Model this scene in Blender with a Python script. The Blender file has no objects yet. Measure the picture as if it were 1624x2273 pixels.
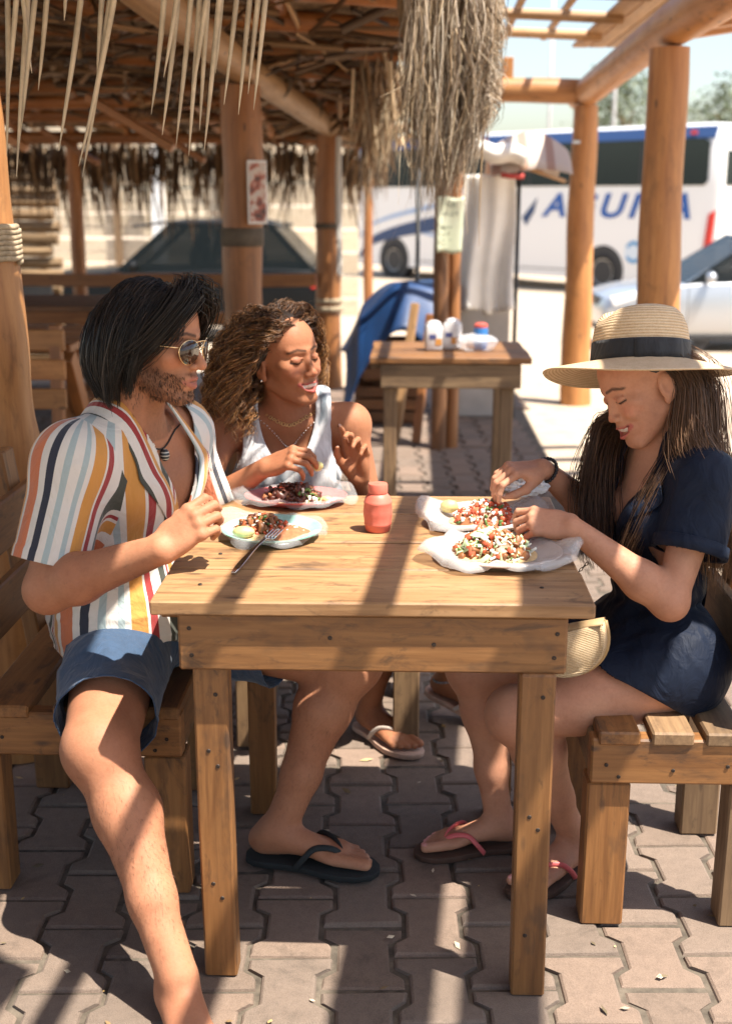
import bpy, bmesh, math, random
import numpy as np
from mathutils import Vector, Matrix
from concurrent.futures import ThreadPoolExecutor

rng = np.random.default_rng(7)
random.seed(7)
scene = bpy.context.scene
R = math.radians

# ------------------------------------------------------------------ camera, sky, sun, exposure
CAM_H, PITCH, YAW = 1.447, 0.2565, 0.034
cam_data = bpy.data.cameras.new('camera')
cam = bpy.data.objects.new('camera', cam_data)
scene.collection.objects.link(cam)
cam.location = (0, 0, CAM_H)
cam.rotation_euler = (math.pi / 2 - PITCH, 0, YAW)
cam_data.sensor_fit = 'VERTICAL'
cam_data.sensor_height = 36.0
cam_data.lens = 36.0 * 2700 / 2273
cam_data.clip_end = 400
cam_data.dof.use_dof = True
cam_data.dof.focus_distance = 2.42
cam_data.dof.aperture_fstop = 3.2
scene.camera = cam

SUN = Vector((0.36, -0.20, 0.90)).normalized()          # towards the sun
world = bpy.data.worlds.new('World')
scene.world = world
world.use_nodes = True
wn = world.node_tree
bgn = wn.nodes['Background']
sky = wn.nodes.new('ShaderNodeTexSky')
sky.sky_type = 'NISHITA'
sky.sun_disc = False
sky.sun_elevation = math.asin(SUN.z)
sky.sun_rotation = math.atan2(SUN.x, SUN.y)
sky.air_density = 1.1
sky.dust_density = 2.0
sky.ozone_density = 0.3
wn.links.new(sky.outputs[0], bgn.inputs[0])
bgn.inputs[1].default_value = 0.105
sl = bpy.data.lights.new('sun', 'SUN')
sun = bpy.data.objects.new('sun', sl)
scene.collection.objects.link(sun)
sun.rotation_euler = SUN.to_track_quat('Z', 'Y').to_euler()
sl.energy = 5.0
sl.angle = R(0.55)
sl.color = (1.0, 0.93, 0.82)
scene.view_settings.view_transform = 'Standard'
scene.view_settings.look = 'None'
scene.view_settings.exposure = 1.32
scene.view_settings.gamma = 1.0
scene.cycles.use_denoising = True
scene.cycles.max_bounces = 7
scene.cycles.diffuse_bounces = 4
scene.cycles.glossy_bounces = 3
scene.cycles.transmission_bounces = 5
scene.cycles.transparent_max_bounces = 12
scene.cycles.caustics_reflective = False
scene.cycles.caustics_refractive = False

# ------------------------------------------------------------------ helpers
COL = scene.collection

def wm(o):
    m = o.matrix_basis.copy()
    if o.parent:
        m = wm(o.parent) @ o.matrix_parent_inverse @ m
    return m

def tag(o, label=None, cat=None, group=None, kind=None):
    if label: o['label'] = label
    if cat: o['category'] = cat
    if group: o['group'] = group
    if kind: o['kind'] = kind
    return o

def thing(name, label, cat, loc=(0, 0, 0), group=None, rz=0):
    o = bpy.data.objects.new(name, None)
    o.empty_display_size = 0.05
    COL.objects.link(o)
    o.location = loc
    o.rotation_euler = (0, 0, rz)
    return tag(o, label, cat, group)

def link(name, me, parent=None, M=None):
    """mesh data placed with world matrix M (identity = vertices already in world space)"""
    o = bpy.data.objects.new(name, me)
    COL.objects.link(o)
    if M is not None:
        o.matrix_basis = M
    if parent is not None:
        o.parent = parent
        o.matrix_parent_inverse = wm(parent).inverted()
    return o

def npmesh(name, V, F, mat=None, smooth=True, mats=None, midx=None):
    """V (n,3), F (m,3|4) arrays -> mesh, fast"""
    V = np.asarray(V, np.float32); F = np.asarray(F, np.int32)
    me = bpy.data.meshes.new(name)
    me.vertices.add(len(V)); me.vertices.foreach_set('co', V.ravel())
    k = F.shape[1]
    me.loops.add(F.size); me.loops.foreach_set('vertex_index', F.ravel())
    me.polygons.add(len(F))
    me.polygons.foreach_set('loop_start', np.arange(len(F), dtype=np.int32) * k)
    try:
        me.polygons.foreach_set('loop_total', np.full(len(F), k, np.int32))
    except Exception:
        pass
    if smooth:
        me.polygons.foreach_set('use_smooth', np.ones(len(F), bool))
    if mats:
        for m in mats: me.materials.append(m)
        if midx is not None:
            me.polygons.foreach_set('material_index', np.asarray(midx, np.int32))
    elif mat:
        me.materials.append(mat)
    me.update(calc_edges=True)
    me.validate()
    return me

def vcol(me, C, name='Col'):
    C = np.asarray(C, np.float32)
    if C.shape[1] == 3: C = np.c_[C, np.ones(len(C), np.float32)]
    a = me.color_attributes.new(name, 'FLOAT_COLOR', 'POINT')
    a.data.foreach_set('color', C.ravel())

class MB:
    """collects simple shapes into one mesh"""
    def __init__(s): s.v = []; s.f = []; s.m = []
    def add(s, V, F, mi=0):
        o = len(s.v)
        s.v += [tuple(map(float, p)) for p in V]
        s.f += [tuple(int(i) + o for i in f) for f in F]
        s.m += [mi] * len(F)
        return s
    def box(s, c, size, M=None, mi=0):
        x, y, z = [a / 2 for a in size]
        V = [Vector((i * x, j * y, k * z)) for i in (-1, 1) for j in (-1, 1) for k in (-1, 1)]
        if M is not None: V = [M @ v for v in V]
        V = [v + Vector(c) for v in V]
        return s.add(V, [(0, 1, 3, 2), (4, 6, 7, 5), (0, 4, 5, 1), (2, 3, 7, 6), (0, 2, 6, 4), (1, 5, 7, 3)], mi)
    def prism(s, pts, ext, mi=0):
        """planar polygon pts (3D) swept by ext"""
        n = len(pts); e = Vector(ext)
        V = [Vector(p) for p in pts] + [Vector(p) + e for p in pts]
        F = [tuple(range(n))[::-1], tuple(range(n, 2 * n))] + [(i, (i + 1) % n, n + (i + 1) % n, n + i) for i in range(n)]
        return s.add(V, F, mi)
    def tube(s, pts, rad, n=8, cap=True, mi=0, flat=1.0, ref=None):
        pts = [Vector(p) for p in pts]; K = len(pts)
        if not hasattr(rad, '__len__'): rad = [rad] * K
        V = []; F = []
        prev = None
        for i, p in enumerate(pts):
            t = (pts[min(i + 1, K - 1)] - pts[max(i - 1, 0)]).normalized()
            if prev is None:
                r = Vector(ref) if ref else (Vector((0, 0, 1)) if abs(t.z) < .9 else Vector((1, 0, 0)))
            else: r = prev
            a = (r - t * r.dot(t)).normalized(); b = t.cross(a); prev = a
            for j in range(n):
                q = 2 * math.pi * j / n
                V.append(p + a * math.cos(q) * rad[i] * flat + b * math.sin(q) * rad[i])
        for i in range(K - 1):
            for j in range(n):
                F.append((i * n + j, i * n + (j + 1) % n, (i + 1) * n + (j + 1) % n, (i + 1) * n + j))
        if cap:
            F.append(tuple(range(n))[::-1]); F.append(tuple(range((K - 1) * n, K * n)))
        return s.add(V, F, mi)
    def lathe(s, prof, n=24, M=None, mi=0):
        """prof list of (r,z)"""
        V = []; F = []
        for r, z in prof:
            for j in range(n):
                q = 2 * math.pi * j / n
                v = Vector((r * math.cos(q), r * math.sin(q), z))
                V.append(M @ v if M is not None else v)
        for i in range(len(prof) - 1):
            for j in range(n):
                F.append((i * n + j, i * n + (j + 1) % n, (i + 1) * n + (j + 1) % n, (i + 1) * n + j))
        return s.add(V, F, mi)
    def sphere(s, c, r, n=12, m=8, M=None, mi=0):
        V = []; F = []
        rr = r if hasattr(r, '__len__') else (r, r, r)
        for i in range(m + 1):
            a = math.pi * i / m
            for j in range(n):
                q = 2 * math.pi * j / n
                v = Vector((rr[0] * math.sin(a) * math.cos(q), rr[1] * math.sin(a) * math.sin(q), rr[2] * math.cos(a)))
                if M is not None: v = M @ v
                V.append(v + Vector(c))
        for i in range(m):
            for j in range(n):
                F.append((i * n + j, (i + 1) * n + j, (i + 1) * n + (j + 1) % n, i * n + (j + 1) % n))
        return s.add(V, F, mi)
    def mesh(s, name, mat=None, smooth=False, bevel=0, seg=1, clean=True):
        me = bpy.data.meshes.new(name)
        me.from_pydata(s.v, [], s.f)
        mats = mat if isinstance(mat, (list, tuple)) else [mat]
        for m in mats:
            if m: me.materials.append(m)
        if len(mats) > 1:
            me.polygons.foreach_set('material_index', np.asarray(s.m, np.int32))
        bm = bmesh.new(); bm.from_mesh(me)
        if clean: bmesh.ops.remove_doubles(bm, verts=bm.verts, dist=1e-6)
        bmesh.ops.recalc_face_normals(bm, faces=bm.faces)
        if bevel:
            ed = [e for e in bm.edges if len(e.link_faces) == 2 and e.calc_face_angle(0) > .6]
            bmesh.ops.bevel(bm, geom=ed, offset=bevel, segments=seg, affect='EDGES', profile=.5)
        if smooth:
            for f in bm.faces: f.smooth = True
        bm.to_mesh(me); bm.free()
        if smooth == 'auto':
            try: me.set_sharp_from_angle(angle=R(40))
            except Exception: pass
        return me
    def build(s, name, mat=None, parent=None, smooth=False, bevel=0, seg=1, M=None, clean=True):
        return link(name, s.mesh(name, mat, smooth, bevel, seg, clean), parent, M)

def frame(x, up=(0, 0, 1)):
    x = Vector(x).normalized(); u = Vector(up)
    if abs(x.dot(u)) > .98: u = Vector((0, 1, 0))
    z = (u - x * u.dot(x)).normalized(); y = z.cross(x)
    return Matrix((x, y, z)).transposed()

def plank(name, a, b, w, t, mat, parent=None, up=(0, 0, 1), bev=.004, warp=0.0):
    """board from a to b (centre line); local X = length so the grain follows it"""
    a = Vector(a); b = Vector(b); L = (b - a).length
    M = Matrix.Translation((a + b) / 2) @ frame(b - a, up).to_4x4()
    m = MB(); n = 6 if warp else 1
    if warp:
        ph = random.random() * 6
        def sec(x):
            dy = warp * math.sin(x * 5 + ph); dz = warp * .6 * math.sin(x * 7 + ph * 2)
            ww = w * (1 + warp * 3 * math.sin(x * 9 + ph)); 
            return [(x, dy + i * ww / 2, dz + k * t / 2) for i, k in ((-1, -1), (1, -1), (1, 1), (-1, 1))]
        V = []; F = []
        for i in range(n + 1): V += sec(-L / 2 + L * i / n)
        for i in range(n):
            for j in range(4): F.append((i * 4 + j, i * 4 + (j + 1) % 4, i * 4 + 4 + (j + 1) % 4, i * 4 + 4 + j))
        F += [(3, 2, 1, 0), (n * 4, n * 4 + 1, n * 4 + 2, n * 4 + 3)]
        m.add(V, F)
    else:
        m.box((0, 0, 0), (L, w, t))
    return m.build(name, mat, parent, bevel=bev, M=M)

def log(name, pts, rad, mat, parent=None, n=14, sub=6, wob=.05, seed=0):
    """round timber along pts (world), local X = length"""
    pts = [Vector(p) for p in pts]; rr = rad if hasattr(rad, '__len__') else [rad] * len(pts)
    rs = random.Random(seed)
    a, b = pts[0], pts[-1]
    M = Matrix.Translation(a) @ frame(b - a).to_4x4(); Mi = M.inverted()
    V = []; F = []; K = (len(pts) - 1) * sub + 1
    ph = [rs.random() * 6.28 for _ in range(6)]
    for i in range(K):
        u = i / sub; k = min(int(u), len(pts) - 2); t = u - k
        p = Mi @ (pts[k].lerp(pts[k + 1], t)); r = rr[k] * (1 - t) + rr[k + 1] * t
        r *= 1 + wob * (.5 * math.sin(i * 1.3 + ph[0]) + .5 * math.sin(i * .6 + ph[1]))
        p.y += r * wob * 1.4 * math.sin(i * .8 + ph[2]); p.z += r * wob * 1.4 * math.sin(i * .7 + ph[3])
        for j in range(n):
            q = 2 * math.pi * j / n
            rj = r * (1 + wob * .5 * math.sin(2 * q + ph[4]) + wob * .4 * math.sin(3 * q + i * .5 + ph[5]))
            V.append((p.x, p.y + rj * math.cos(q), p.z + rj * math.sin(q)))
    for i in range(K - 1):
        for j in range(n):
            F.append((i * n + j, i * n + (j + 1) % n, (i + 1) * n + (j + 1) % n, (i + 1) * n + j))
    m = MB(); m.add(V, F); m.add(V[:n], [tuple(range(n))[::-1]]); m.add(V[-n:], [tuple(range(n))])
    me = m.mesh(name, mat, smooth='auto')
    return link(name, me, parent, M)

def strands(P, W, ref=None, thick=.3, sides=3):
    """P (N,K,3) paths, W (N,K) widths -> V,F of slim closed blades"""
    P = np.asarray(P, float); N, K, _ = P.shape
    T = np.gradient(P, axis=1); T /= np.linalg.norm(T, axis=2, keepdims=True) + 1e-9
    if ref is None: ref = rng.normal(size=(N, 3))
    ref = np.broadcast_to(np.asarray(ref, float).reshape(-1, 1, 3), P.shape)
    S = np.cross(T, ref); S /= np.linalg.norm(S, axis=2, keepdims=True) + 1e-9
    Nn = np.cross(S, T)
    if sides == 3: ring = [(-.5, 0), (.5, 0), (0, thick)]
    else: ring = [(-.5, 0), (0, -thick), (.5, 0), (0, thick)]
    V = np.stack([P + S * (W[..., None] * a) + Nn * (W[..., None] * b) for a, b in ring], axis=2)  # N,K,s,3
    s = len(ring)
    idx = np.arange(N * K * s).reshape(N, K, s)
    a = idx[:, :-1, :]; b = idx[:, 1:, :]
    F = np.stack([a, np.roll(a, -1, 2), np.roll(b, -1, 2), b], axis=3).reshape(-1, 4)
    return V.reshape(-1, 3), F

# ------------------------------------------------------------------ materials
def mat(name, col=(.5, .5, .5), rough=.6, metal=0.0, spec=None, **kw):
    m = bpy.data.materials.new(name); m.use_nodes = True
    b = m.node_tree.nodes['Principled BSDF']
    b.inputs['Base Color'].default_value = (*col, 1)
    b.inputs['Roughness'].default_value = rough
    b.inputs['Metallic'].default_value = metal
    if spec is not None: b.inputs['Specular IOR Level'].default_value = spec
    for k, v in kw.items(): b.inputs[k.replace('_', ' ')].default_value = v
    return m

class NT:
    def __init__(s, m): s.m = m; s.t = m.node_tree; s.b = s.t.nodes['Principled BSDF']
    def n(s, typ, **kw):
        nd = s.t.nodes.new('ShaderNode' + typ)
        for k, v in kw.items():
            if k.startswith('i_'):
                nd.inputs[int(k[2:]) if k[2:].isdigit() else k[2:].replace('_', ' ')].default_value = v
            else: setattr(nd, k, v)
        return nd
    def l(s, a, b): s.t.links.new(a, b)
    def coord(s, kind='Object', scale=(1, 1, 1), rnd=True):
        tc = s.n('TexCoord'); mp = s.n('Mapping'); mp.inputs['Scale'].default_value = scale
        if rnd:
            oi = s.n('ObjectInfo'); ml = s.n('Math', operation='MULTIPLY', i_1=37.0); s.l(oi.outputs['Random'], ml.inputs[0])
            ad = s.n('VectorMath', operation='ADD'); s.l(tc.outputs[kind], ad.inputs[0]); s.l(ml.outputs[0], ad.inputs[1])
            s.l(ad.outputs[0], mp.inputs[0])
        else: s.l(tc.outputs[kind], mp.inputs[0])
        return mp.outputs[0]
    def noise(s, vec, scale=5, detail=4, rough=.55, dist=0.0):
        nd = s.n('TexNoise'); nd.inputs['Scale'].default_value = scale; nd.inputs['Detail'].default_value = detail
        nd.inputs['Roughness'].default_value = rough; nd.inputs['Distortion'].default_value = dist
        if vec is not None: s.l(vec, nd.inputs['Vector'])
        return nd.outputs['Fac']
    def ramp(s, fac, stops, interp='LINEAR'):
        r = s.n('ValToRGB'); e = r.color_ramp; e.interpolation = interp
        while len(e.elements) < len(stops): e.elements.new(.5)
        for el, (p, c) in zip(e.elements, stops):
            el.position = p; el.color = (*c, 1) if len(c) == 3 else c
        s.l(fac, r.inputs[0]); return r.outputs[0]
    def mix(s, fac, a, b, mode='MIX'):
        nd = s.n('Mix', data_type='RGBA', blend_type=mode)
        for sock, v in ((nd.inputs[0], fac), (nd.inputs[6], a), (nd.inputs[7], b)):
            if hasattr(v, 'is_linked') or hasattr(v, 'links'): s.l(v, sock)
            elif isinstance(v, (tuple, list)): sock.default_value = (*v, 1) if len(v) == 3 else v
            else: sock.default_value = v
        return nd.outputs[2]
    def bump(s, h, strength=.3, dist=.002):
        b = s.n('Bump'); b.inputs['Strength'].default_value = strength; b.inputs['Distance'].default_value = dist
        s.l(h, b.inputs['Height']); s.l(b.outputs[0], s.b.inputs['Normal']); return b
    def base(s, c): s.l(c, s.b.inputs['Base Color'])
    def roughness(s, fac, lo, hi):
        mr = s.n('MapRange'); mr.inputs[3].default_value = lo; mr.inputs[4].default_value = hi
        s.l(fac, mr.inputs[0]); s.l(mr.outputs[0], s.b.inputs['Roughness'])

def wood(name, light, mid, dark, rough=.55, g=1.0, stain=.5, stainc=(.05, .03, .02), bump=.35):
    m = mat(name, mid, rough); t = NT(m)
    v = t.coord('Object', (1.3 * g, 13 * g, 13 * g))
    v2 = t.coord('Object', (5 * g, 95 * g, 95 * g))
    v3 = t.coord('Object', (3.2, 7, 7))
    n1 = t.noise(v, 1.6, 5, .6, 1.2); n2 = t.noise(v2, 1.0, 3, .6, .4); n3 = t.noise(v3, 1.5, 4, .65)
    c = t.ramp(n1, [(.30, dark), (.48, mid), (.68, light)])
    c = t.mix(.45, c, t.ramp(n2, [(.32, dark), (.55, mid), (.75, light)]), 'MIX')
    c = t.mix(t.ramp(n3, [(.56, (0, 0, 0)), (.74, (stain,) * 3)]), c, stainc)
    v4 = t.coord('Object', (9, 22, 22)); n4 = t.noise(v4, 1.0, 5, .75, .8); c = t.mix(t.ramp(n4, [(.54, (0, 0, 0)), (.68, (stain * .8,) * 3)]), c, tuple(x * .8 for x in stainc))
    # knots
    vo = t.n('TexVoronoi'); vo.inputs['Scale'].default_value = 1.0; t.l(t.coord('Object', (5, 16, 16)), vo.inputs['Vector'])
    c = t.mix(t.ramp(vo.outputs['Distance'], [(.06, (.8, .8, .8)), (.13, (0, 0, 0))]), c, stainc)
    oi = t.n('ObjectInfo'); c = t.mix(.8, c, t.ramp(oi.outputs['Random'], [(0, (.72, .70, .68)), (.5, (.95, .95, .95)), (1, (1.18, 1.12, 1.06))]), 'MULTIPLY')
    t.base(c); t.bump(n2, bump, .0015); t.roughness(n3, rough - .1, rough + .15)
    return m

def plain(name, col, rough=.6, var=.25, scale=6, bump=0, bscale=80, bdist=.001, metal=0, **kw):
    m = mat(name, col, rough, metal, **kw); t = NT(m)
    v = t.coord('Object', (1, 1, 1))
    n1 = t.noise(v, scale, 5, .6)
    d = tuple(x * (1 - var) for x in col); l = tuple(min(1, x * (1 + var * .8)) for x in col)
    t.base(t.ramp(n1, [(.3, d), (.7, l)]))
    if bump: t.bump(t.noise(v, bscale, 3, .6), bump, bdist)
    return m

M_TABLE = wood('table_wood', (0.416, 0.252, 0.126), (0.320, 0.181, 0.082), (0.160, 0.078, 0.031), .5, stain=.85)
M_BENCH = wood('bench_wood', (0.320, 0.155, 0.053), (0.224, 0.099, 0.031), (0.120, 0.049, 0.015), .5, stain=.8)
M_BENCHG = wood('bench_wood_weathered', (0.306, 0.200, 0.105), (0.212, 0.132, 0.068), (0.111, 0.064, 0.034), .65, stain=.5)
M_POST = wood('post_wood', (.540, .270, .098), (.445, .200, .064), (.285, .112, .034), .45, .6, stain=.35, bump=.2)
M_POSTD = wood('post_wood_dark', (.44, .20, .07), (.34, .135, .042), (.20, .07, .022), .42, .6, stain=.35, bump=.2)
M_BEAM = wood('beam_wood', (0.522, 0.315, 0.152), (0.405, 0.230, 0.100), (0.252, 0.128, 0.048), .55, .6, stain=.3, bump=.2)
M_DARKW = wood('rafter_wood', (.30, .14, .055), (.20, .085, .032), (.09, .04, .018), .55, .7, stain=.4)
# ------------------------------------------------------------------ ground
def make_sand():
    m = mat('sand', (.42, .33, .24), .95); t = NT(m)
    v = t.coord('Object', (1, 1, 1), rnd=False)
    n1 = t.noise(v, .35, 6, .6); n2 = t.noise(v, 9, 5, .65); n3 = t.noise(v, 160, 2, .6)
    c = t.ramp(n1, [(.3, (.34, .265, .19)), (.55, (.40, .32, .235)), (.75, (.45, .365, .27))])
    c = t.mix(.5, c, t.ramp(n2, [(.3, (.32, .25, .18)), (.6, (.50, .40, .30))]))
    t.base(c); t.bump(n3, .5, .004)
    return m
M_SAND = make_sand()

def ground_z(x, y):
    s = np.clip((y - 9.6) / 4.6, 0, 1); s = s * s * (3 - 2 * s)
    return -.02 - .5 * s - .028 * np.clip(y - 14.2, 0, 14.5)

xs = np.r_[np.linspace(-160, -9, 16), np.linspace(-8, 8, 65), np.linspace(9, 160, 16)]
ys = np.r_[np.linspace(-60, -2, 8), np.linspace(-1, 16, 120), np.linspace(17, 60, 40), np.linspace(65, 260, 12)]
X, Y = np.meshgrid(xs, ys)
Z = ground_z(X, Y)
out = (Y > 10)
Z = Z + out * .02 * (np.sin(X * 1.7 + Y * .6) * np.sin(Y * 1.3 - X * .4))
ny, nx = X.shape
idx = np.arange(nx * ny).reshape(ny, nx)
F = np.stack([idx[:-1, :-1], idx[:-1, 1:], idx[1:, 1:], idx[1:, :-1]], -1).reshape(-1, 4)
tag(link('ground', npmesh('ground', np.stack([X, Y, Z], -1).reshape(-1, 3), F, M_SAND)), kind='structure')

# interlocking I-shaped concrete pavers
def make_paver_mat():
    m = mat('paver_concrete', (.3, .25, .21), .9); t = NT(m)
    oi = t.n('ObjectInfo')
    v = t.coord('Object', (1, 1, 1), rnd=False)
    tc = t.n('TexCoord'); geo = t.n('NewGeometry')
    n1 = t.noise(geo.outputs['Position'], 2.2, 5, .6); n2 = t.noise(geo.outputs['Position'], 38, 5, .7); n3 = t.noise(geo.outputs['Position'], 420, 2, .6)
    c = t.ramp(n1, [(.32, (.185, .140, .112)), (.52, (.265, .200, .160)), (.7, (.335, .250, .198))])
    c = t.mix(.45, c, t.ramp(n2, [(.28, (.13, .105, .086)), (.50, (.250, .195, .158)), (.8, (.36, .285, .23))]))
    c = t.mix(.35, c, t.ramp(n3, [(.35, (.09, .075, .062)), (.6, (.26, .21, .175))]))
    n5 = t.noise(geo.outputs['Position'], 6.5, 6, .75, .6); c = t.mix(t.ramp(n5, [(.55, (0, 0, 0)), (.72, (.55, .55, .55))]), c, (.075, .062, .05)); c = t.mix(t.ramp(n5, [(.22, (.5, .5, .5)), (.38, (0, 0, 0))]), c, (.34, .275, .22))
    at = t.n('Attribute'); at.attribute_name = 'tint'
    c = t.mix(.55, c, at.outputs['Color'], 'MULTIPLY')
    c = t.mix(1.0, c, (.82, .80, .78), 'MULTIPLY'); t.base(c); t.bump(n3, .55, .0025)
    return m
M_PAVER = make_paver_mat()
M_PAVED = plain('paver_joint_soil', (.105, .085, .064), .95, .5, 30, .6, 90, .004)
PX, PY, PA = .142, .206, .0135
PAV_ROT = R(2.6)
def paver_outline(gap=.0036):
    h = PY / 2 - gap
    ysx = [(-h, 1), (-h + .030, 1), (-h + .052, -1), (h - .052, -1), (h - .030, 1), (h, 1)]
    w = PX / 2 - gap
    right = [(w + PA * g, y) for y, g in ysx]
    left = [(-w - PA * g, y) for y, g in ysx[::-1]]
    return right + left
def paver_mesh(name, seed, tint, dz):
    o = np.array(paver_outline()); n = len(o)
    rs = np.random.default_rng(seed)
    o = o + rs.normal(0, .0009, o.shape)
    c = o.mean(0); 
    d = o - c; ln = np.linalg.norm(d, axis=1, keepdims=True)
    ins = lambda k: o - d / ln * k
    tilt = rs.normal(0, .006, 2)
    rings = [(o, -.05), (o, -.010), (ins(.004), -.0035), (ins(.010), -.0006)]
    V = []
    for p, z in rings: V.append(np.c_[p, np.full(n, z)])
    V = np.concatenate(V); V[:, 2] += dz + V[:, :2] @ tilt
    F = []
    for r in range(3):
        for j in range(n): F.append((r * n + j, r * n + (j + 1) % n, (r + 1) * n + (j + 1) % n, (r + 1) * n + j))
    F.append(tuple(range(3 * n, 4 * n)))
    return V, F
pavement = MB()
pavement.box((-.6, 2.3, -.0235), (7.2, 3.6, .03)); pavement.box((-1.7, 6.75, -.0245), (5.0, 5.3, .03))
pave = tag(pavement.build('pavement', M_PAVED), kind='structure')
cr, sr = math.cos(PAV_ROT), math.sin(PAV_ROT)
cells = []
for i in range(-34, 24):
    for j in range(0, 52):
        lx = i * PX; ly = 0.55 + j * PY + (PY / 2 if i % 2 else 0)
        x = lx * cr - ly * sr + .16; y = lx * sr + ly * cr
        if -4.1 < x < 2.7 and .7 < y < 9.3 and not (x > .78 + .04 * math.sin(y * 3) and y > 3.9 + .3 * math.sin(x * 4)): cells.append((x, y))
def in_view(x, y):
    # plain pinhole test, to choose which pavers show largest
    xr = x * math.cos(YAW) + y * math.sin(YAW); yf = -x * math.sin(YAW) + y * math.cos(YAW)
    d = yf * math.cos(PITCH) + CAM_H * math.sin(PITCH); u = yf * math.sin(PITCH) - CAM_H * math.cos(PITCH)
    if d < .2: return False
    return abs(2700 * xr / d) < 860 and -2700 * u / d < 1200
near = sorted([c for c in cells if in_view(*c)], key=lambda c: c[1])[:295]
nearset = set(near)
variants = []
rest_v = []; rest_f = []; rest_t = []; nv = 0
tints = [(.95, .9, .86), (1.10, .97, .88), (.80, .78, .76), (1.2, 1.05, .97), (.85, .77, .70)]
meshes = []
for k in range(14):
    V, Fc = paver_mesh('paver', 100 + k, None, rng.normal(0, .0026))
    me = bpy.data.meshes.new('paver'); me.from_pydata(V.tolist(), [], Fc); me.materials.append(M_PAVER)
    bm = bmesh.new(); bm.from_mesh(me); bmesh.ops.recalc_face_normals(bm, faces=bm.faces); bm.to_mesh(me); bm.free()
    tc = np.array(tints[k % 5]) * (1 + rng.normal(0, .05)); vcol(me, np.tile(tc * .95, (len(V), 1)), 'tint')
    meshes.append(me)
for c in cells:
    M = Matrix.Translation((c[0], c[1], 0)) @ Matrix.Rotation(PAV_ROT + rng.normal(0, .006), 4, 'Z')
    if c in nearset:
        link('paver', meshes[rng.integers(14)], pave, M)
    else:
        V, Fc = paver_mesh('p', int(rng.integers(1e6)), None, rng.normal(0, .002))
        Vw = V @ np.array(M.to_3x3()).T + np.array(M.translation)
        rest_v.append(Vw); rest_f += [tuple(i + nv for i in f) for f in Fc]; nv += len(V)
        rest_t.append(np.tile(np.array(tints[rng.integers(5)]) * .95, (len(V), 1)))
me = bpy.data.meshes.new('far_pavers'); me.from_pydata(np.concatenate(rest_v).tolist(), [], rest_f); me.materials.append(M_PAVER)
bm = bmesh.new(); bm.from_mesh(me); bmesh.ops.recalc_face_normals(bm, faces=bm.faces); bm.to_mesh(me); bm.free()
vcol(me, np.concatenate(rest_t), 'tint')
tag(link('far_pavers', me, pave), kind='stuff')

# ------------------------------------------------------------------ tables
def make_table(name, label, x0, x1, y0, y1, h, mt, ml, nplank=4, ov=.045, top_t=.026, apr=.105, legw=.062, group=None, legs=None):
    t = thing(name, label, 'table', ((x0 + x1) / 2, (y0 + y1) / 2, 0), group)
    ws = [random.uniform(.8, 1.2) for _ in range(nplank)]; tot = sum(ws); y = y0
    for w in ws:
        w *= (y1 - y0) / tot
        e0 = random.uniform(-.006, .006); e1 = random.uniform(-.006, .006)
        plank('top_plank', (x0 + e0, y + w / 2, h - top_t / 2 + random.uniform(-.001, .001)), (x1 + e1, y + w / 2, h - top_t / 2 + random.uniform(-.001, .001)), w - .008, top_t, mt, t, bev=.003, warp=.0006)
        y += w
    zt = h - top_t - .002
    ax0, ax1, ay0, ay1 = x0 + ov, x1 - ov, y0 + .018, y1 - .018
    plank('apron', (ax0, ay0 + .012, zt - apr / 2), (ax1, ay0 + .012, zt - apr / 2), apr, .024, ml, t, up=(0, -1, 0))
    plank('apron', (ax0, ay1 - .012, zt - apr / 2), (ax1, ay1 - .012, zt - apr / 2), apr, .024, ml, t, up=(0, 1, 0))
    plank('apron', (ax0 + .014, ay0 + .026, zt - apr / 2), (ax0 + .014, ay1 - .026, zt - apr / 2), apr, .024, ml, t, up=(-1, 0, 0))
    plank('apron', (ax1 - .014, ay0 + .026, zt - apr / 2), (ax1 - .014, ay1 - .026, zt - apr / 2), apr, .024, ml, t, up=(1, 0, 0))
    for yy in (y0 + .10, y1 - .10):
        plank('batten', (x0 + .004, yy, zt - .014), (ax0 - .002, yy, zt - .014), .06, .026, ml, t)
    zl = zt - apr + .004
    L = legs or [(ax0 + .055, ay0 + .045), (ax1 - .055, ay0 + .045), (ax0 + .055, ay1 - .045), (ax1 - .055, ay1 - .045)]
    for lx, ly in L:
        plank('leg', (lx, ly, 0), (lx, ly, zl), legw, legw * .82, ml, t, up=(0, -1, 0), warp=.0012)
    return t
M_NAIL = mat('nail_head', (.035, .025, .02), .6, .3)
_nail = MB().lathe([(.001, .0012), (.0035, .001), (.0042, 0), (.001, -.002)], 8).mesh('nail', M_NAIL)
def nail(parent, p, n):
    q = Vector(n).to_track_quat('Z', 'Y').to_matrix().to_4x4(); link('nail', _nail, parent, Matrix.Translation(Vector(p)) @ q)
TX0, TX1, TY0, TY1, TH = -.44, .325, 1.965, 2.735, .77
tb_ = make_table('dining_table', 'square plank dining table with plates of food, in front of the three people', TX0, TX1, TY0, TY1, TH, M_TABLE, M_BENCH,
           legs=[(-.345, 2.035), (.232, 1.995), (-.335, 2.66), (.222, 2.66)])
for x, z in ((-.375, .715), (-.372, .665), (.262, .712), (.258, .668), (-.13, .70), (.05, .69)): nail(tb_, (x, 1.9828, z), (0, -1, 0))
for x, zs_ in ((-.345, (.58, .47, .44, .20, .17)), (.232, (.60, .37, .345, .13))):
    yl = 2.035 if x < 0 else 1.995
    for i, z in enumerate(zs_): nail(tb_, (x + .008 * (-1) ** i, yl - .0262, z), (0, -1, 0))
for x in (-.36, .24):
    for y in (2.06, 2.25, 2.44, 2.63): nail(tb_, (x + random.uniform(-.01, .01), y, .7705), (0, 0, 1))
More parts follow.
